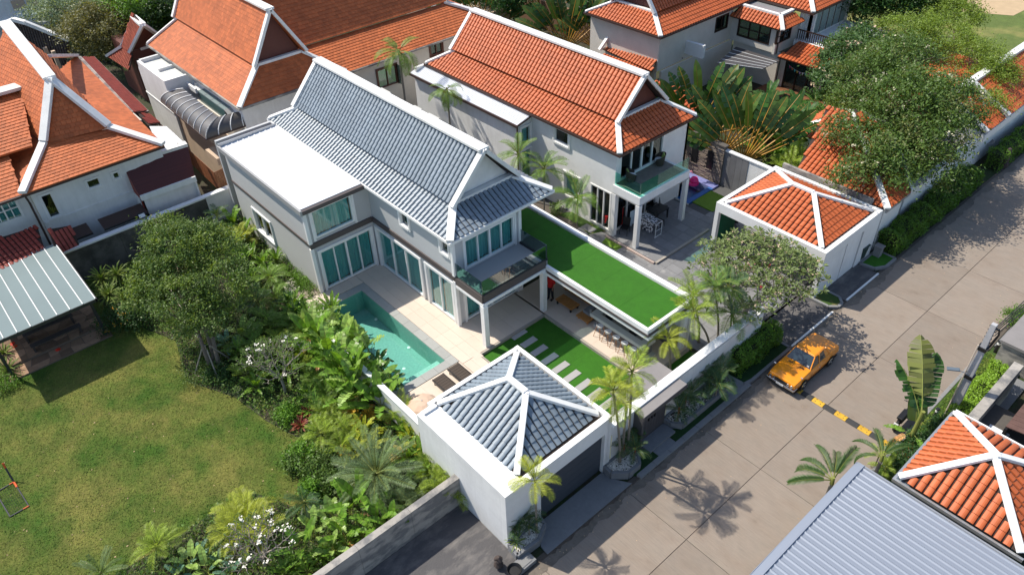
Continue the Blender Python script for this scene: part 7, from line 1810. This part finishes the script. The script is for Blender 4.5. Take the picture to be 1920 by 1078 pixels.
# between tree and pool
for px, py in ((540, 600), (500, 600), (575, 622), (600, 600), (565, 655)): areca(px, py, 1.0, L2('arching areca palm', W2), kind='areca' if px in (575, 565) else 'palm', h=.7, scale=(.65, .95), group=g2)
for px, py in ((590, 590), (610, 585), (625, 600), (640, 615), (600, 625), (655, 632), (670, 650), (560, 580), (620, 570)):
    broad(px, py, 1.0, 'broad glossy ginger plant along the pool wall', 'ginger', 13, .4, (1.4, .4), (1.0, 1.4), 'ginger_plant', group='ginger plants along the pool wall')
for i, (px, py, k, n, s) in enumerate(((640, 625, 'pale', 4, 1.25), (662, 628, 'pale', 4, 1.25), (690, 640, 'pale', 3, 1.2), (590, 650, 'banana', 4, .8))):
    broad(px, py, 1.6, ['tall banana plant with upright pale blades by the pool wall, left one', 'tall banana plant with upright pale blades by the pool wall, middle one', 'banana plant with a single leaning pale blade over the pool wall', 'banana plant with a dark arching blade above the frangipani'][i], k, n, .5, (1.5, 1.15), (s * .9, s), extra='brown' if i < 2 else None)
for i in range(17):
    x_ = -32.2 + i * .47; broad(0, 0, 0, 'tall glossy ginger plant leaning out over the far side of the pool', 'ginger' if i % 3 else 'dkb', 13, .75, (1.4, .35), (1.0, 1.3) if i % 3 else (.6, .75), 'ginger_plant', group='tall gingers leaning over the pool', base=(x_, 11.25 + .25 * math.sin(i * 2.1) - (.25 if x_ > -27.4 else 0), .02))
for i, (x_, y_, k_) in enumerate(((-27.9, 10.6, 'banana'), (-27.1, 10.75, 'pale'), (-26.4, 10.5, 'banana'), (-25.7, 10.8, 'pale'), (-25.1, 10.5, 'banana'), (-24.5, 10.8, 'banana'), (-24.0, 10.5, 'pale'), (-28.7, 10.8, 'pale'))):
    broad(0, 0, 0, 'tall clump of upright banana blades in front of the pool wall', k_, 8, 1.1, (1.5, .7), (.85, 1.1), group='tall banana clumps in front of the pool wall', base=(x_, y_, .02), extra='brown' if i % 3 == 1 else None)
for px, py in ((715, 680), (730, 700), (705, 665), (725, 715)): broad(px, py, 1.1, 'dark glossy broad leaved shrub leaning over the pool wall', 'dkb', 11, .5, (1.2, .0), (.55, .75), 'broad_leaved_shrub', cat='shrub', group='dark shrubs leaning over the pool')
broad(448, 615, .9, 'plant with large pale green paddle leaves right of the round tree trunk', 'pale', 7, .3, (1.2, .3), (.7, .9), 'paddle_leaf_plant')
broad(425, 635, .8, 'second paddle leaved plant in the shade of the round tree', 'bluec', 8, .3, (1.2, .1), (.8, 1.0), 'paddle_leaf_plant')
frangipani(535, 735, .02, 'bare grey branched frangipani with white blossoms between the round tree and the banana plants', R=1.55, Hh=2.5, fm=flower_w, fl=.10, lf=7, LL=.15, seed=5, leafmat=lf_tree)
frangipani(450, 745, .02, 'small bare frangipani bush beside the round tree', R=.8, Hh=1.0, depth=3, fl=0, lf=4, LL=.14, seed=9, trunk=.04)
for px, py, s in ((655, 735, 1.0), (690, 715, .95), (712, 745, 1.05)): broad(px, py, 1.3, {655: 'banana plant with a big arching blade by the lower pool wall, left one', 690: 'banana plant with upright yellow green blades by the lower pool wall, middle one', 712: 'banana plant with dark folded blades beside the lower pool wall, right one'}[px], 'banana', 7, .6, (1.45, .5), (s * .85, s), extra='brown')
shrub(540, 780, .3, 'bright green leafy shrub under the frangipani', lf_hedge, .5, .7, 1600, .12, .06)
shrub(410, 705, .2, 'dark round shrub at the foot of the round tree', lf_dark, .6, .6, 1700, .10, .05)
shrub(370, 700, .2, 'low mounded shrub left of the round tree trunk', leafm('moss green leaf', (0.099, 0.165, 0.033)), .8, .4, 2200, .08, .03)
for px, py in ((563, 795), (575, 775)): broad(px, py, .4, 'red leaved cordyline clump below the white blossomed frangipani', 'cord', 26, .25, (1.3, .1), (.9, 1.3), 'cordyline', group='red cordylines')
for i, (px, py) in enumerate(((470, 640), (505, 655), (590, 705), (470, 690), (610, 745), (525, 640), (610, 715))):
    areca(px, py, .8, 'leafy areca palm filling the shade around the white blossomed frangipani', 'areca' if i % 2 else 'palm', .5, 3, 5, (.6, .85), 'arecas around the frangipani')
for i, (px, py) in enumerate(((490, 620), (540, 690), (575, 735), (590, 765), (450, 660), (500, 700), (615, 735), (480, 720))):
    broad(px, py, .6, 'mid green ginger clump between the round tree and the banana plants', 'ginger', 13, .3, (1.4, .2), (.9, 1.25), 'ginger_plant', group='ginger clumps below the frangipani')
# lower pool wall
for px, py in ((600, 805), (632, 790), (655, 810), (615, 770), (640, 830)): palm(px, py, .9, h=.35, kind='areca', nf=13, label=L2('low fern like feather palm', W3), scale=(.6, .8), group='low feather palms along the lower pool wall', el=(1.3, .0))
for px, py in ((690, 775), (665, 800), (640, 850), (655, 775), (655, 1050), (790, 830), (745, 850)): broad(px, py, .5, 'yellow and orange leaved croton in the border', 'croton', 38, .35, (1.4, -.1), (1.1, 1.6), 'croton', cat='shrub', group='yellow orange crotons')
for px, py in ((680, 800), (690, 830), (665, 840)): broad(px, py, .7, 'yellow broad leaved ginger above the pinwheel palm', 'yginger', 13, .3, (1.4, .2), (1.0, 1.4), 'ginger_plant', group='yellow gingers above the pinwheel palm')
for px, py in ((755, 800), (770, 815), (790, 850), (780, 800), (805, 870), (800, 835), (765, 850), (825, 845)): broad(px, py, .8, 'yellow green ginger clump below the white garage wall', 'yginger' if py % 2 else 'ginger', 14, .35, (1.45, .3), (.9, 1.3), 'ginger_plant', group='ginger clumps below the garage wall')
for px, py in ((750, 770), (785, 780), (820, 868), (845, 895), (825, 905)): areca(px, py, 1.0, L2('yellow green areca palm', 'in the corner by the white garage wall'), h=.6, scale=(.6, .85), group=g3)
palm(705, 885, 1.1, h=.75, kind='date', nf=34, label='large grey green pinwheel shaped date palm beside the stained grey wall', el=(1.25, -.25), scale=(.9, 1.15), r=.15, name='date_palm')
for px, py, r_ in ((565, 855, .6), (590, 880, .6), (610, 905, .5), (585, 920, .45), (550, 870, .4), (620, 860, .5)): shrub(px, py, .3, 'leafy green shrub on the lawn side of the pinwheel palm', lf_hedge if px % 2 else lf_tree, r_, .7, 1500, .12, .06, group='leafy shrubs beside the pinwheel palm')
broad(568, 815, .3, 'small pale variegated rosette plant at the lawn edge', 'spike', 22, .1, (1.3, .2), (.7, .9), 'rosette_plant').children[1:] 
# behind the grey wall
for i, (px, py, s, k) in enumerate(((650, 940, .85, 'banana'), (672, 925, .9, 'banana'), (620, 955, .75, 'pale'), (700, 960, .8, 'banana'), (730, 965, .7, 'banana'), (640, 985, .7, 'banana'), (585, 975, .7, 'pale'), (560, 1010, .8, 'banana'), (615, 1010, .6, 'pale'))):
    broad(px, py, 1.2, 'banana like plant with ' + ('pale' if k == 'pale' else 'green') + ' paddle blades behind the stained grey garden wall', k, 6, .4, (1.4, .4), (s * .85, s), group=('pale' if k == 'pale' else 'green') + ' banana plants behind the grey wall', extra='brown' if i in (3, 5) else None)
for px, py in ((560, 1050), (600, 1040), (625, 1030), (530, 1070), (650, 1015), (575, 1068), (680, 1000), (545, 1060)): broad(px, py, .4, 'low green ginger clump hugging the stained grey wall', 'ginger', 14, .2, (1.3, .2), (.6, .9), 'ginger_plant', group='low gingers hugging the grey wall')
for px, py in ((735, 935), (765, 935), (790, 915)): areca(px, py, .8, L2('dusty areca palm', W4), kind='date', h=.4, scale=(.4, .6), group=g4)
palm(570, 940, .7, h=.4, kind='dark', nf=12, label='small dark palm at the lawn edge above the pale banana plants', scale=(.55, .75))
for px, py in ((455, 955), (478, 985), (440, 985)): areca(px, py, .9, 'yellow areca palm rising behind the lower frangipani', kind='gold', h=.6, scale=(.7, .9), group='yellow areca palms by the lower frangipani')
frangipani(500, 1065, .02, 'bare branched frangipani with white blossoms at the bottom of the border', R=1.6, Hh=2.2, fm=flower_w, fl=.12, lf=5, LL=.14, seed=12)
palm(292, 1020, 1.0, h=.6, kind='areca', nf=16, label='small bushy palm with yellowing fronds at the bottom left of the border', scale=(.6, .8), el=(1.4, .0))
for px, py in ((355, 1050), (385, 1062), (410, 1045), (330, 1070), (430, 1068), (370, 1030)): broad(px, py, .6, L2('paddle leaved plant', W5), 'pale' if px % 2 else 'bluec', 7, .25, (1.2, .2), (.5, .7), 'paddle_leaf_plant', group='paddle leaved plants at the bottom of the border')
palm(190, 1075, .5, h=.3, kind='date', nf=12, label='blue green feathery palm tip at the bottom edge of the lawn', scale=(.5, .6))
for px, py, zz in ((200, 545, 1.2), (235, 560, .9), (215, 505, 1.3), (190, 520, 1.0)): broad(px, py, zz, 'spiky green yucca against the mossy boundary wall', 'spike', 46, .8, (1.4, -.2), (1.3, 1.7), 'yucca', group='yuccas by the mossy wall')
shrub(215, 605, .3, 'dark shrub dotted with small yellow flowers beside the pavilion', lf_dark, .8, .9, 3000, .09, .05, fl=M('yellow blossom', (.7, .35, .03), .7))
shrub(255, 600, .3, 'dark leafy shrub between the pavilion and the round tree', lf_dark, .8, 1.0, 2600, .11, .06)
for px, py in ((5, 660), (12, 690)): broad(px, py, .3, 'strap leaved plant at the left edge of the pavilion floor', 'spike', 30, .1, (1.3, .2), (1.2, 1.5), 'strap_leaf_plant', group='strap leaved plants by the pavilion')
shrub(8, 720, .2, 'low green shrub on the lawn below the pavilion steps', lf_hedge, .6, .4, 1500, .08, .04)

# --- palms between the houses
def crown_base(px, py, Y): q = onY(px, py, Y); return q
q = onY(748, 100, 26.5); palm(base=(q.x, q.y, .0), h=q.z - .2, kind='tall', nf=13, label='tall slender palm between the grey house and the long shingle roof', el=(1.0, -.7), scale=(.85, 1.05), r=.10, lean=(-.15, .1))
q = onY(838, 168, 27.3); palm(base=(q.x, q.y, .0), h=q.z - .2, kind='tall', nf=11, label='shorter slender palm in front of the white wall of the orange roofed house', el=(.9, -.8), scale=(.7, .85), r=.08)
for i, (px, py, Y, nf, lab) in enumerate(((972, 290, 27.0, 13, 'leftmost of the three palms in front of the orange roofed house'), (1020, 318, 27.4, 14, 'middle palm of three in front of the orange roofed house'), (1083, 372, 27.5, 15, 'palm nearest the road of the three in front of the orange roofed house'))):
    q = onY(px, py, Y); palm(base=(q.x, q.y, .03), h=q.z - .25, kind='palm', nf=nf, label=lab, el=(1.3, -.35), scale=(.95, 1.2), r=.05, group='palms in front of the orange roofed house')
for px, py in ((1045, 385), (1010, 350), (1040, 400)): shrub(px, py, .3, 'thin low shrub at the foot of the three white wall palms', lf_tree, .35, .5, 350, .12, .05, group='thin shrubs below the three palms')
B().box(-27.6, -15.9, 24.83, 24.84, 0, .2, white_wall)
# --- street palms and planters
def street_palm(bx, by, cpx, cpy, kind, nf, label, sc=(.8, 1.0), z0=.35, r=.06, **k):
    q = onX(cpx, cpy, bx); return palm(base=(bx, by, z0), h=q.z - z0 - .1, kind=kind, nf=nf, label=label, scale=sc, r=r, lean=(0, q.y - by), el=(1.3, -.2), **k)
street_palm(-12.98, 11.75, 1003, 905, 'gold', 11, 'slender golden palm in the planter at the left corner of the garage', (.62, .76), r=.05)
street_palm(-13.1, 16.75, 1150, 735, 'gold', 15, 'tall golden palm between the garage door and the grey gate', (.72, .9))
street_palm(-13.15, 17.3, 1185, 700, 'areca', 13, 'greener palm rising behind the tall golden palm by the gate', (.68, .85))
street_palm(-13.2, 17.0, 1175, 760, 'areca', 10, 'lower golden green palm filling in beside the tall golden palm', (.6, .75))
q = P(1257, 690, .3); street_palm(q.x, q.y, 1252, 640, 'gold', 12, 'golden palm inside the street wall at the end of the terrace', (.65, .85), z0=.1)
for i, (px, py, cx, cy, kd, nf, lab) in enumerate(((1330, 655, 1300, 590, 'areca', 14, 'bushy palm beside the road end of the grass roof'), (1345, 640, 1340, 540, 'palm', 16, 'tallest palm of the group beyond the grass roof'), (1365, 655, 1372, 590, 'palm', 13, 'palm with hanging fronds over the street wall'), (1310, 640, 1300, 555, 'areca', 13, 'palm touching the far corner of the grass roof'), (1375, 640, 1365, 545, 'dark', 13, 'darker palm under the frangipani tree'))):
    q = P(px, py, .1); street_palm(q.x, q.y, cx, cy, kd, nf, lab, (.8, 1.0), z0=.05)
q = P(1515, 525, .1); street_palm(q.x, q.y, 1520, 475, 'areca', 10, 'small fan of yellow green palm at the corner of the orange carport', (.5, .65), z0=.05)
for px, py in ((1310, 700), (1330, 715), (1350, 700), (1295, 740), (1325, 690), (1345, 725)): palm(px, py, 1.0, h=.5, kind='dark', nf=12, label='dark green lady palm in the long street wall planter', scale=(.6, .85), z0=.38, group='dark palms in the long planter', r=.04)
for px, py in ((1272, 775), (1285, 755)): palm(px, py, .9, h=.55, kind='dark', nf=10, label='red stemmed palm in the long planter next to the gate', scale=(.5, .7), z0=.38, group='red stemmed palms by the gate', r=.05, shaft=M('red crownshaft', (.35, .03, .015), .5))
for px, py in ((1170, 845), (1185, 830), (1178, 812), (1190, 850)): palm(px, py, .8, h=.5, kind='dark', nf=10, label='dark green palm in the pebble planter between garage and gate', scale=(.45, .65), z0=.38, group='dark palms between garage and gate', r=.04, shaft=MATS['red crownshaft'])
for px, py, s in ((982, 975, .8), (968, 1000, .5), (992, 990, .5), (975, 985, .65)): palm(px, py, .8, h=.4, kind='dark', nf=9, label='dark palm in the pebble planter at the left corner of the garage', scale=(s * .8, s), z0=.38, group='dark palms at the garage corner', r=.035, el=(1.45, .4))
broad(968, 1015, .5, 'small yellow green rosette plant at the corner of the garage planter', 'spike', 20, .05, (1.4, .2), (.8, 1.0), 'rosette_plant', z0=.38)
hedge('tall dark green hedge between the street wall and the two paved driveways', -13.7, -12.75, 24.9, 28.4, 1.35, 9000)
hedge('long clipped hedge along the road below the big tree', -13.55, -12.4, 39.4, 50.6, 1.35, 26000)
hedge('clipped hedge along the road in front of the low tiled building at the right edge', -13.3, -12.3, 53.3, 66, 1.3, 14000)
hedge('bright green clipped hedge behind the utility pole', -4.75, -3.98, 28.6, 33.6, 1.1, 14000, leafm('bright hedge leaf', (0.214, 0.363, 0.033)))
# --- frangipani by the carport
frangipani(1395, 600, .05, 'large spreading frangipani tree full of pale blossoms between the street wall and the orange carport', R=2.55, Hh=2.75, depth=6, leafmat=lf_olive, fm=flower_b, fl=.22, lf=12, LL=.27, seed=21, trunk=.16, base=(-15.0, 28.5, .05), spread=.85)
for x_, y_ in ((-17.1, 31.0), (-16.2, 31.6)): shrub(0, 0, 0, 'bougainvillea with bright red bracts inside the frangipani crown', M('bright red bract', (.6, .015, .01), .6, isl=.2), .3, 2.2, 120, .08, .07, base=(x_, y_, .1), group='red bougainvillea')
# --- travellers palms
def traveller(base, h, az, n, span, label, s=1.0, zc=0):
    o = thing('travellers_palm', label, 'palm', base, "travellers palms")
    b = B().tube([(0, 0, 0), (0, 0, h)], [.22 * s, .16 * s], palm_bark, 10); link(bpy.data.objects.new('trunk', b.mesh('trunk')), o)
    for i in range(n):
        f = (i + .5) / n; t = math.pi / 2 - (f - .5) * span
        c = bpy.data.objects.new('leaf', TRV[i % 3]); link(c, o)
        a = az if t < math.pi / 2 else az + math.pi; el = t if t < math.pi / 2 else math.pi - t
        c.rotation_euler = ((1 if t < math.pi / 2 else -1) * random.uniform(.75, 1.25), -el, a + random.uniform(-.06, .06)); q_ = s * random.uniform(.9, 1.05); c.scale = (q_, q_, q_); c.location = (0, 0, h)
    return o
org = M('orange yellow petiole', (.42, .21, .03), .5, isl=.1)
lf_light = M('light fan blade', (.075, .14, .02), .4, isl=.3, trans=.2)
TRV = [blade_mesh(1.7, .50, 1.75, d, t, m, fold=.18, seed=s, petm=org, pr=.042) for d, t, m, s in ((.45, True, lf_trav, 1), (.7, True, M('mid green fan blade', (.05, .10, .015), .5, isl=.3, trans=.2), 2), (.35, False, lf_light, 3))]
AZ = math.atan2(CM[0, 1], CM[0, 0])
for px, py, z, n, span, s, lab in ((1300, 262, 1.4, 17, 2.7, 1.6, 'large travellers palm fan behind the gable of the orange roofed house'), (1392, 308, 1.2, 17, 2.3, 1.55, 'travellers palm fan with orange stems just behind the ledge stone wall'), (1355, 290, 1.2, 13, 2.2, 1.5, 'travellers palm fan standing between the two others'), (1450, 262, .8, 13, 2.6, 1.0, 'smaller travellers palm fan by the dark teal pool')):
    q = P(px, py, z); traveller((q.x, max(q.y, 39.4), 0), z, AZ, n, span, lab, s)
for px, py, z, s in ((905, 75, .3, 1.8), (1062, 100, .3, 1.6), (1118, 98, .3, 1.3), (1010, 45, .3, 1.7)):
    q = P(px, py, z); traveller((q.x, q.y, 0), .5, AZ, 15, 2.1, {905: 'wide travellers palm fan behind the ridge of the orange roofed house', 1062: 'tall travellers palm by the brown wall at the top centre', 1118: 'travellers palm nearest the eaves of the white courtyard house', 1010: 'travellers palm farthest back at the top centre'}[px], s)
for i in range(16):
    q = P(1380 + i * 11, 215 + (i * 37) % 60, .8); broad(0, 0, 0, 'dark glossy banana plant between the teal pool and the boundary wall', 'dkb', 12, 1.2 + (i % 3) * .5, (1.2, -.2), (1.0, 1.4), base=(q.x, max(q.y, 39.8), 0), group='dark banana plants by the teal pool')
for px, py, k in ((1480, 235, 'banana'), (1500, 228, 'banana'), (1465, 270, 'banana'), (1520, 240, 'banana'), (1440, 262, 'banana'), (1490, 262, 'pale')): q = P(px, py, 2.4); broad(0, 0, 0, 'banana plant with long blades beside the dark teal pool', k, 8, .8, (1.4, .3), (.9, 1.2), base=(q.x, max(q.y, 39.8), 0), group='banana plants beside the teal pool')
for px, py in ((1510, 270), (1535, 285), (1480, 285), (1545, 262), (1505, 300)): q = P(px, py, 2.9); areca(0, 0, 0, 'bright green areca palm behind the concrete boundary wall', 'areca', 1.9, 4, 6, (.8, 1.0), 'areca palms behind the boundary wall', base=(q.x, max(q.y, 39.8), 0))
# brown wall behind the top fans
bw = thing('brown_garden_wall', 'brown rendered garden wall behind the travellers palms at the top centre', 'wall', (-55, 50, 0)); B().box(-66, -44, 50.5, 50.8, 0, 2.6, M('brown render', (.20, .115, .07), .85, var=.1)).build('wall_panel', bw)
bw2 = thing('white_parapet_building', 'low beige building with white parapet at the top centre', 'building', (-60, 44, 0)); q = P(870, 10, 3.2); B().box(q.x - 8, q.x + 3, q.y - 1.2, q.y + 4, 0, 3.0, beige_wall).box(q.x - 8, q.x + 3.1, q.y - 1.35, q.y - 1.2, 2.6, 3.4, white).build('wall', bw2)
# --- big trees top right
q = P(1700, 300, 0)
tree('spreading_olive_tree', 'very large spreading olive green tree with pale blossoms over the orange roofs beside the road', (q.x, q.y, 0),
     [wb(1700, 190, 5.6, 2.6, 2.6, 1.7), wb(1640, 150, 5.4, 2.2), wb(1770, 200, 5.0, 2.2), wb(1640, 240, 4.6, 1.9), wb(1740, 260, 4.6, 2.1), wb(1690, 120, 5.6, 2.2), wb(1600, 190, 4.6, 1.5), wb(1690, 300, 3.9, 1.8), wb(1750, 310, 3.6, 1.4), wb(1620, 290, 3.8, 1.2), wb(1600, 330, 4.2, 1.0), wb(1655, 335, 3.9, 1.2), wb(1590, 255, 4.8, 1.2), wb(1635, 290, 4.8, 1.2)],
     52000, .20, .085, leafm('olive green leaf', (.095, .165, .032)), r=.24, stems=2, cr=.42, flowers=(M('pale cream blossom', (.50, .47, .33), .8, isl=.2), 1100, .12), mats2=(leafm('greyed olive leaf', (.17, .20, .06)), .12))
q = P(1800, 200, 0)
tree('feathery_yellow_green_tree', 'feathery yellow green tree with flat layered branches at the top right', (q.x, q.y, 0),
     [wb(1760, 70, 4.6, 2.4, 2.4, 1.0), wb(1830, 110, 4.4, 2.2, 2.2, .9), wb(1700, 60, 5.0, 2.0, 2.0, .9), wb(1865, 140, 4.0, 1.6, 1.6, .4), wb(1850, 185, 3.9, 1.2, 1.2, .25), wb(1790, 30, 4.6, 2.2, 2.2, .9), wb(1600, 255, 3.6, 1.3, 1.3, .5), wb(1580, 205, 4.0, 1.0, 1.0, .4)],
     36000, .18, .06, leafm('feathery leaf', (.17, .25, .03)), r=.18, cr=.36)
q = P(1560, 160, 0)
tree('frangipani_tree', 'dark leaved frangipani dotted with cream blossoms in front of the balcony at the top right', (q.x, q.y, 0), [wb(1590, 110, 4.2, 1.8), wb(1560, 150, 3.6, 1.4), wb(1620, 80, 4.4, 1.6), wb(1590, 180, 3.0, 1.2)], 13000, .28, .09, leafm('dark frangipani leaf', (0.083, 0.165, 0.049)), grey_twig, .12, flowers=(flower_b, 700, .14))
for px, py, z, r_, lab, m_ in ((1650, 5, 4.5, 3.2, 'dark tree with bare trunk at the top of the picture right of the balcony', lf_dark), (1720, 0, 4.5, 3.0, 'dark green tree at the top of the picture behind the feathery tree', lf_tree), (1600, -8, 5, 3.0, 'dark tree at the upper right edge behind the white courtyard house', lf_dark)):
    q = P(px, py + 40, 0); tree('shade_tree', lab, (q.x, q.y, 0), [wb(px, py, z, r_), wb(px + 30, py - 12, z + .5, r_ * .8), wb(px - 30, py - 5, z, r_ * .8)], 16000, .24, .11, m_, r=.2)
# --- trees top left
for px, py, z, r_, lab, m_, n_ in ((310, 20, 5, 2.6, 'dense dark green tree behind the small gabled house', lf_dark, 20000), (195, 55, 4.2, 2.6, 'dusty olive tree with thin branches between the dark pavilion and the small gabled house', lf_dry, 22000), (120, 22, 4, 2.0, 'pale leaved frangipani tree behind the dark tiled pavilion', leafm('pale grey green leaf', (0.198, 0.264, 0.165)), 9000), (255, 5, 6, 2.0, 'bright green tree at the top edge behind the small gabled house', lf_hedge, 9000), (345, 55, 3, 1.8, 'low dark green bush under the dense tree beside the orange shingle roof', lf_dark, 9000), (400, -10, 4, 2.4, 'dark tree at the top edge left of the long shingle roof', lf_dark, 8000), (930, -8, 4, 2.4, 'dark leafy tree at the top edge above the fan palms', lf_trav, 9000), (1130, -8, 4, 2.2, 'dark leafy tree above the brown wall at the top edge', lf_trav, 9000)):
    q = P(px + 6, py + 60, 0); tree('garden_tree', lab, (q.x, q.y, 0), [wb(px, py, z, r_), wb(px + 38, py + 8, z - .5, r_ * .75), wb(px - 38, py + 5, z - .5, r_ * .75), wb(px + 5, py + 28, z - 1.2, r_ * .7)], n_, .22, .09, m_, r=.18, cr=.45)
q = P(245, 110, 2.2); palm(base=(q.x, q.y, 0), h=2.0, kind='palm', nf=12, label='small palm in the gap beside the cream annex', scale=(.9, 1.2), el=(1.2, -.4))
for i in range(9):
    q = P(150 + 22 * i, 95 + (i * 31) % 25, 0); shrub(0, 0, 0, 'low dark shrub in the gap behind the shingle house', lf_dark, .9, 1.2, 1200, .18, .09, base=(q.x, q.y, 0), group='dark shrubs behind the shingle house')
# --- bottom right plants
q = P(1700, 838, 0)
o = thing('tall_banana_plant', 'tall banana plant with one huge pale upright blade and ragged leaves on the road verge', 'plant', (q.x, q.y, 0))
link(bpy.data.objects.new('stem', B().tube([(0, 0, 0), (0.02, .03, 2.3)], [.13, .08], petiole, 10).mesh('stem')), o)
big = blade_mesh(1.9, 1.15, .35, .35, False, M('broad pale blade', (.15, .22, .05), .45, var=.1, trans=.15), fold=.2, seed=4, tip=.6); old = blade_mesh(2.4, 1.0, .5, .5, True, leafm('ageing banana blade', (.15, .17, .04), tr=.2), fold=-.4, seed=6); dkb_ = blade_mesh(2.2, .9, .4, .5, True, lf_trav, fold=-.3, seed=8)
def put(me, az, el, z, s=1, roll=0): c = bpy.data.objects.new('leaf', me); link(c, o); c.rotation_euler = (roll, -el, az); c.location = (0, 0, z); c.scale = (s, s, s)
put(big, math.radians(138), 1.05, 1.3, .8, .1); put(old, math.radians(132), .85, 2.2, 1.15, -.15); put(dkb_, math.radians(118), .75, 1.9, 1.15, -.5); put(dkb_, math.radians(150), .8, 1.9, 1.0, .5); put(BL['brown'][1], 4.0, -.5, 1.0); put(BL['brown'][0], 5.2, -.7, .9); put(BL['banana'][2], 3.4, .2, .8, .6); put(BL['banana'][1], 5.6, .3, .9, .6); put(BL['banana'][1], .4, .1, .8, .5)
qb = P(1590, 915, 2.8); palm(base=(-5.85, qb.y, 0), h=2.5, kind='fox', nf=6, label='foxtail palm with thick bottle brush fronds beside the silver roof edge, lower one', scale=(1.0, 1.15), el=(.9, -.1), r=.1, spread=2.7, az0=2.7)
qb = P(1642, 850, 2.2); palm(base=(-5.3, qb.y + .3, 0), h=1.7, kind='fox', nf=5, label='foxtail palm with thick bottle brush fronds near the speed hump, upper one', scale=(.8, .95), el=(1.0, -.1), r=.09, spread=3.2, az0=2.3)
for px, py in ((1662, 875), (1650, 850)): palm(px, py, .8, h=.5, kind='areca', nf=9, label='small yellowing palm at the end of the speed hump', scale=(.4, .55), group='small palms at the end of the hump', r=.04)
for px, py, r_ in ((1700, 860, .6), (1720, 830, .5), (1740, 850, .6), (1760, 810, .5), (1690, 890, .5), (1775, 800, .45), (1750, 830, .5)): shrub(px, py, .5, 'dark green shrub between the grass verge and the pyramid roof', lf_dark, r_, .9, 1700, .09, .05, group='dark shrubs beside the pyramid roof')
shrub(1905, 600, .3, 'green shrub beside the flat grey gate pier at the right edge', lf_hedge, .6, .8, 1800, .09, .05)
for i, (px, py) in enumerate(((1780, 330), (1760, 345), (1795, 310), (1740, 355))): q = P(px, py, 1.2); areca(0, 0, 0, 'bright green palm spilling over the roadside wall below the big tree', 'areca', .8, 3, 6, (.7, .9), 'palms spilling over the roadside wall', base=(min(q.x, -14.4), q.y, 0))
q = P(935, 1060, .1); o = thing('stone_ornament', 'dark weathered stone ornament with twigs at the bottom corner of the driveway', 'ornament', (q.x, q.y, 0)); B().lathe(q, [(.12, 0), (.2, .1), (.12, .3), (.18, .45), (.05, .6)], M('dark carved stone', (.06, .045, .04), .8), 10).tube([(q.x, q.y, .5), (q.x + .1, q.y - .25, .9)], .02, black, 5).build('figure', o)
q = P(965, 1075, .1); o = thing('clay_pot', 'dark round planter pot at the bottom edge by the inspection cover', 'planter', (q.x, q.y, 0)); B().lathe(q, [(.18, 0), (.3, .3), (.28, .32), (.2, .2)], black, 16).build('pot', o)

# ---------------------------------------------------------------- labels: tell apart the members of small groups by their place in the photo
def proj(v):
    c = CM @ np.array([v.x, v.y, v.z - CAM_H]); return 960 + F_PX * c[0] / -c[2]
ORD = ['leftmost', 'second from left', 'third from left', 'fourth from left', 'fifth from left', 'sixth from left', 'seventh from left', 'eighth from left', 'ninth from left', 'tenth from left']
by = {}
for o in S.objects:
    if o.parent is None and o.get('label'): by.setdefault(o['label'], []).append(o)
for lab, os_ in by.items():
    if 1 < len(os_) <= 9:
        os_.sort(key=lambda o: proj(o.location))
        for i, o in enumerate(os_): o['label'] = (ORD[i] if i < len(os_) - 1 else 'rightmost') + ' ' + lab
for o in S.objects:
    if o.get('label') and not 4 <= len(o['label'].split()) <= 16: print('LONG', len(o['label'].split()), o['label'])
gn = 110000
gp = np.stack([RNG.uniform(-37.2, -17.0, gn), RNG.uniform(-8, 8.5, gn), RNG.uniform(.035, .065, gn)], 1)
gp = np.concatenate([gp, np.stack([RNG.uniform(-43.4, -37.2, 24000), RNG.uniform(-8, -1.8, 24000), RNG.uniform(.035, .065, 24000)], 1)])
gb = foliage('grass_blades', None, gp, .075, .024, M('lawn grass blade', (.070, .155, .010), .9, isl=.28, var=.2, scale=.42, col2=(.20, .205, .04), c2at=.51, c2w=.15, c2scale=.42), up=.5)
gn = 9000
gp = np.stack([RNG.uniform(-5.45, -3.9, gn), RNG.uniform(22, 35.2, gn), RNG.uniform(.09, .13, gn)], 1)
foliage('grass_blades', None, gp, .11, .035, MATS['lawn grass blade'], up=.5)
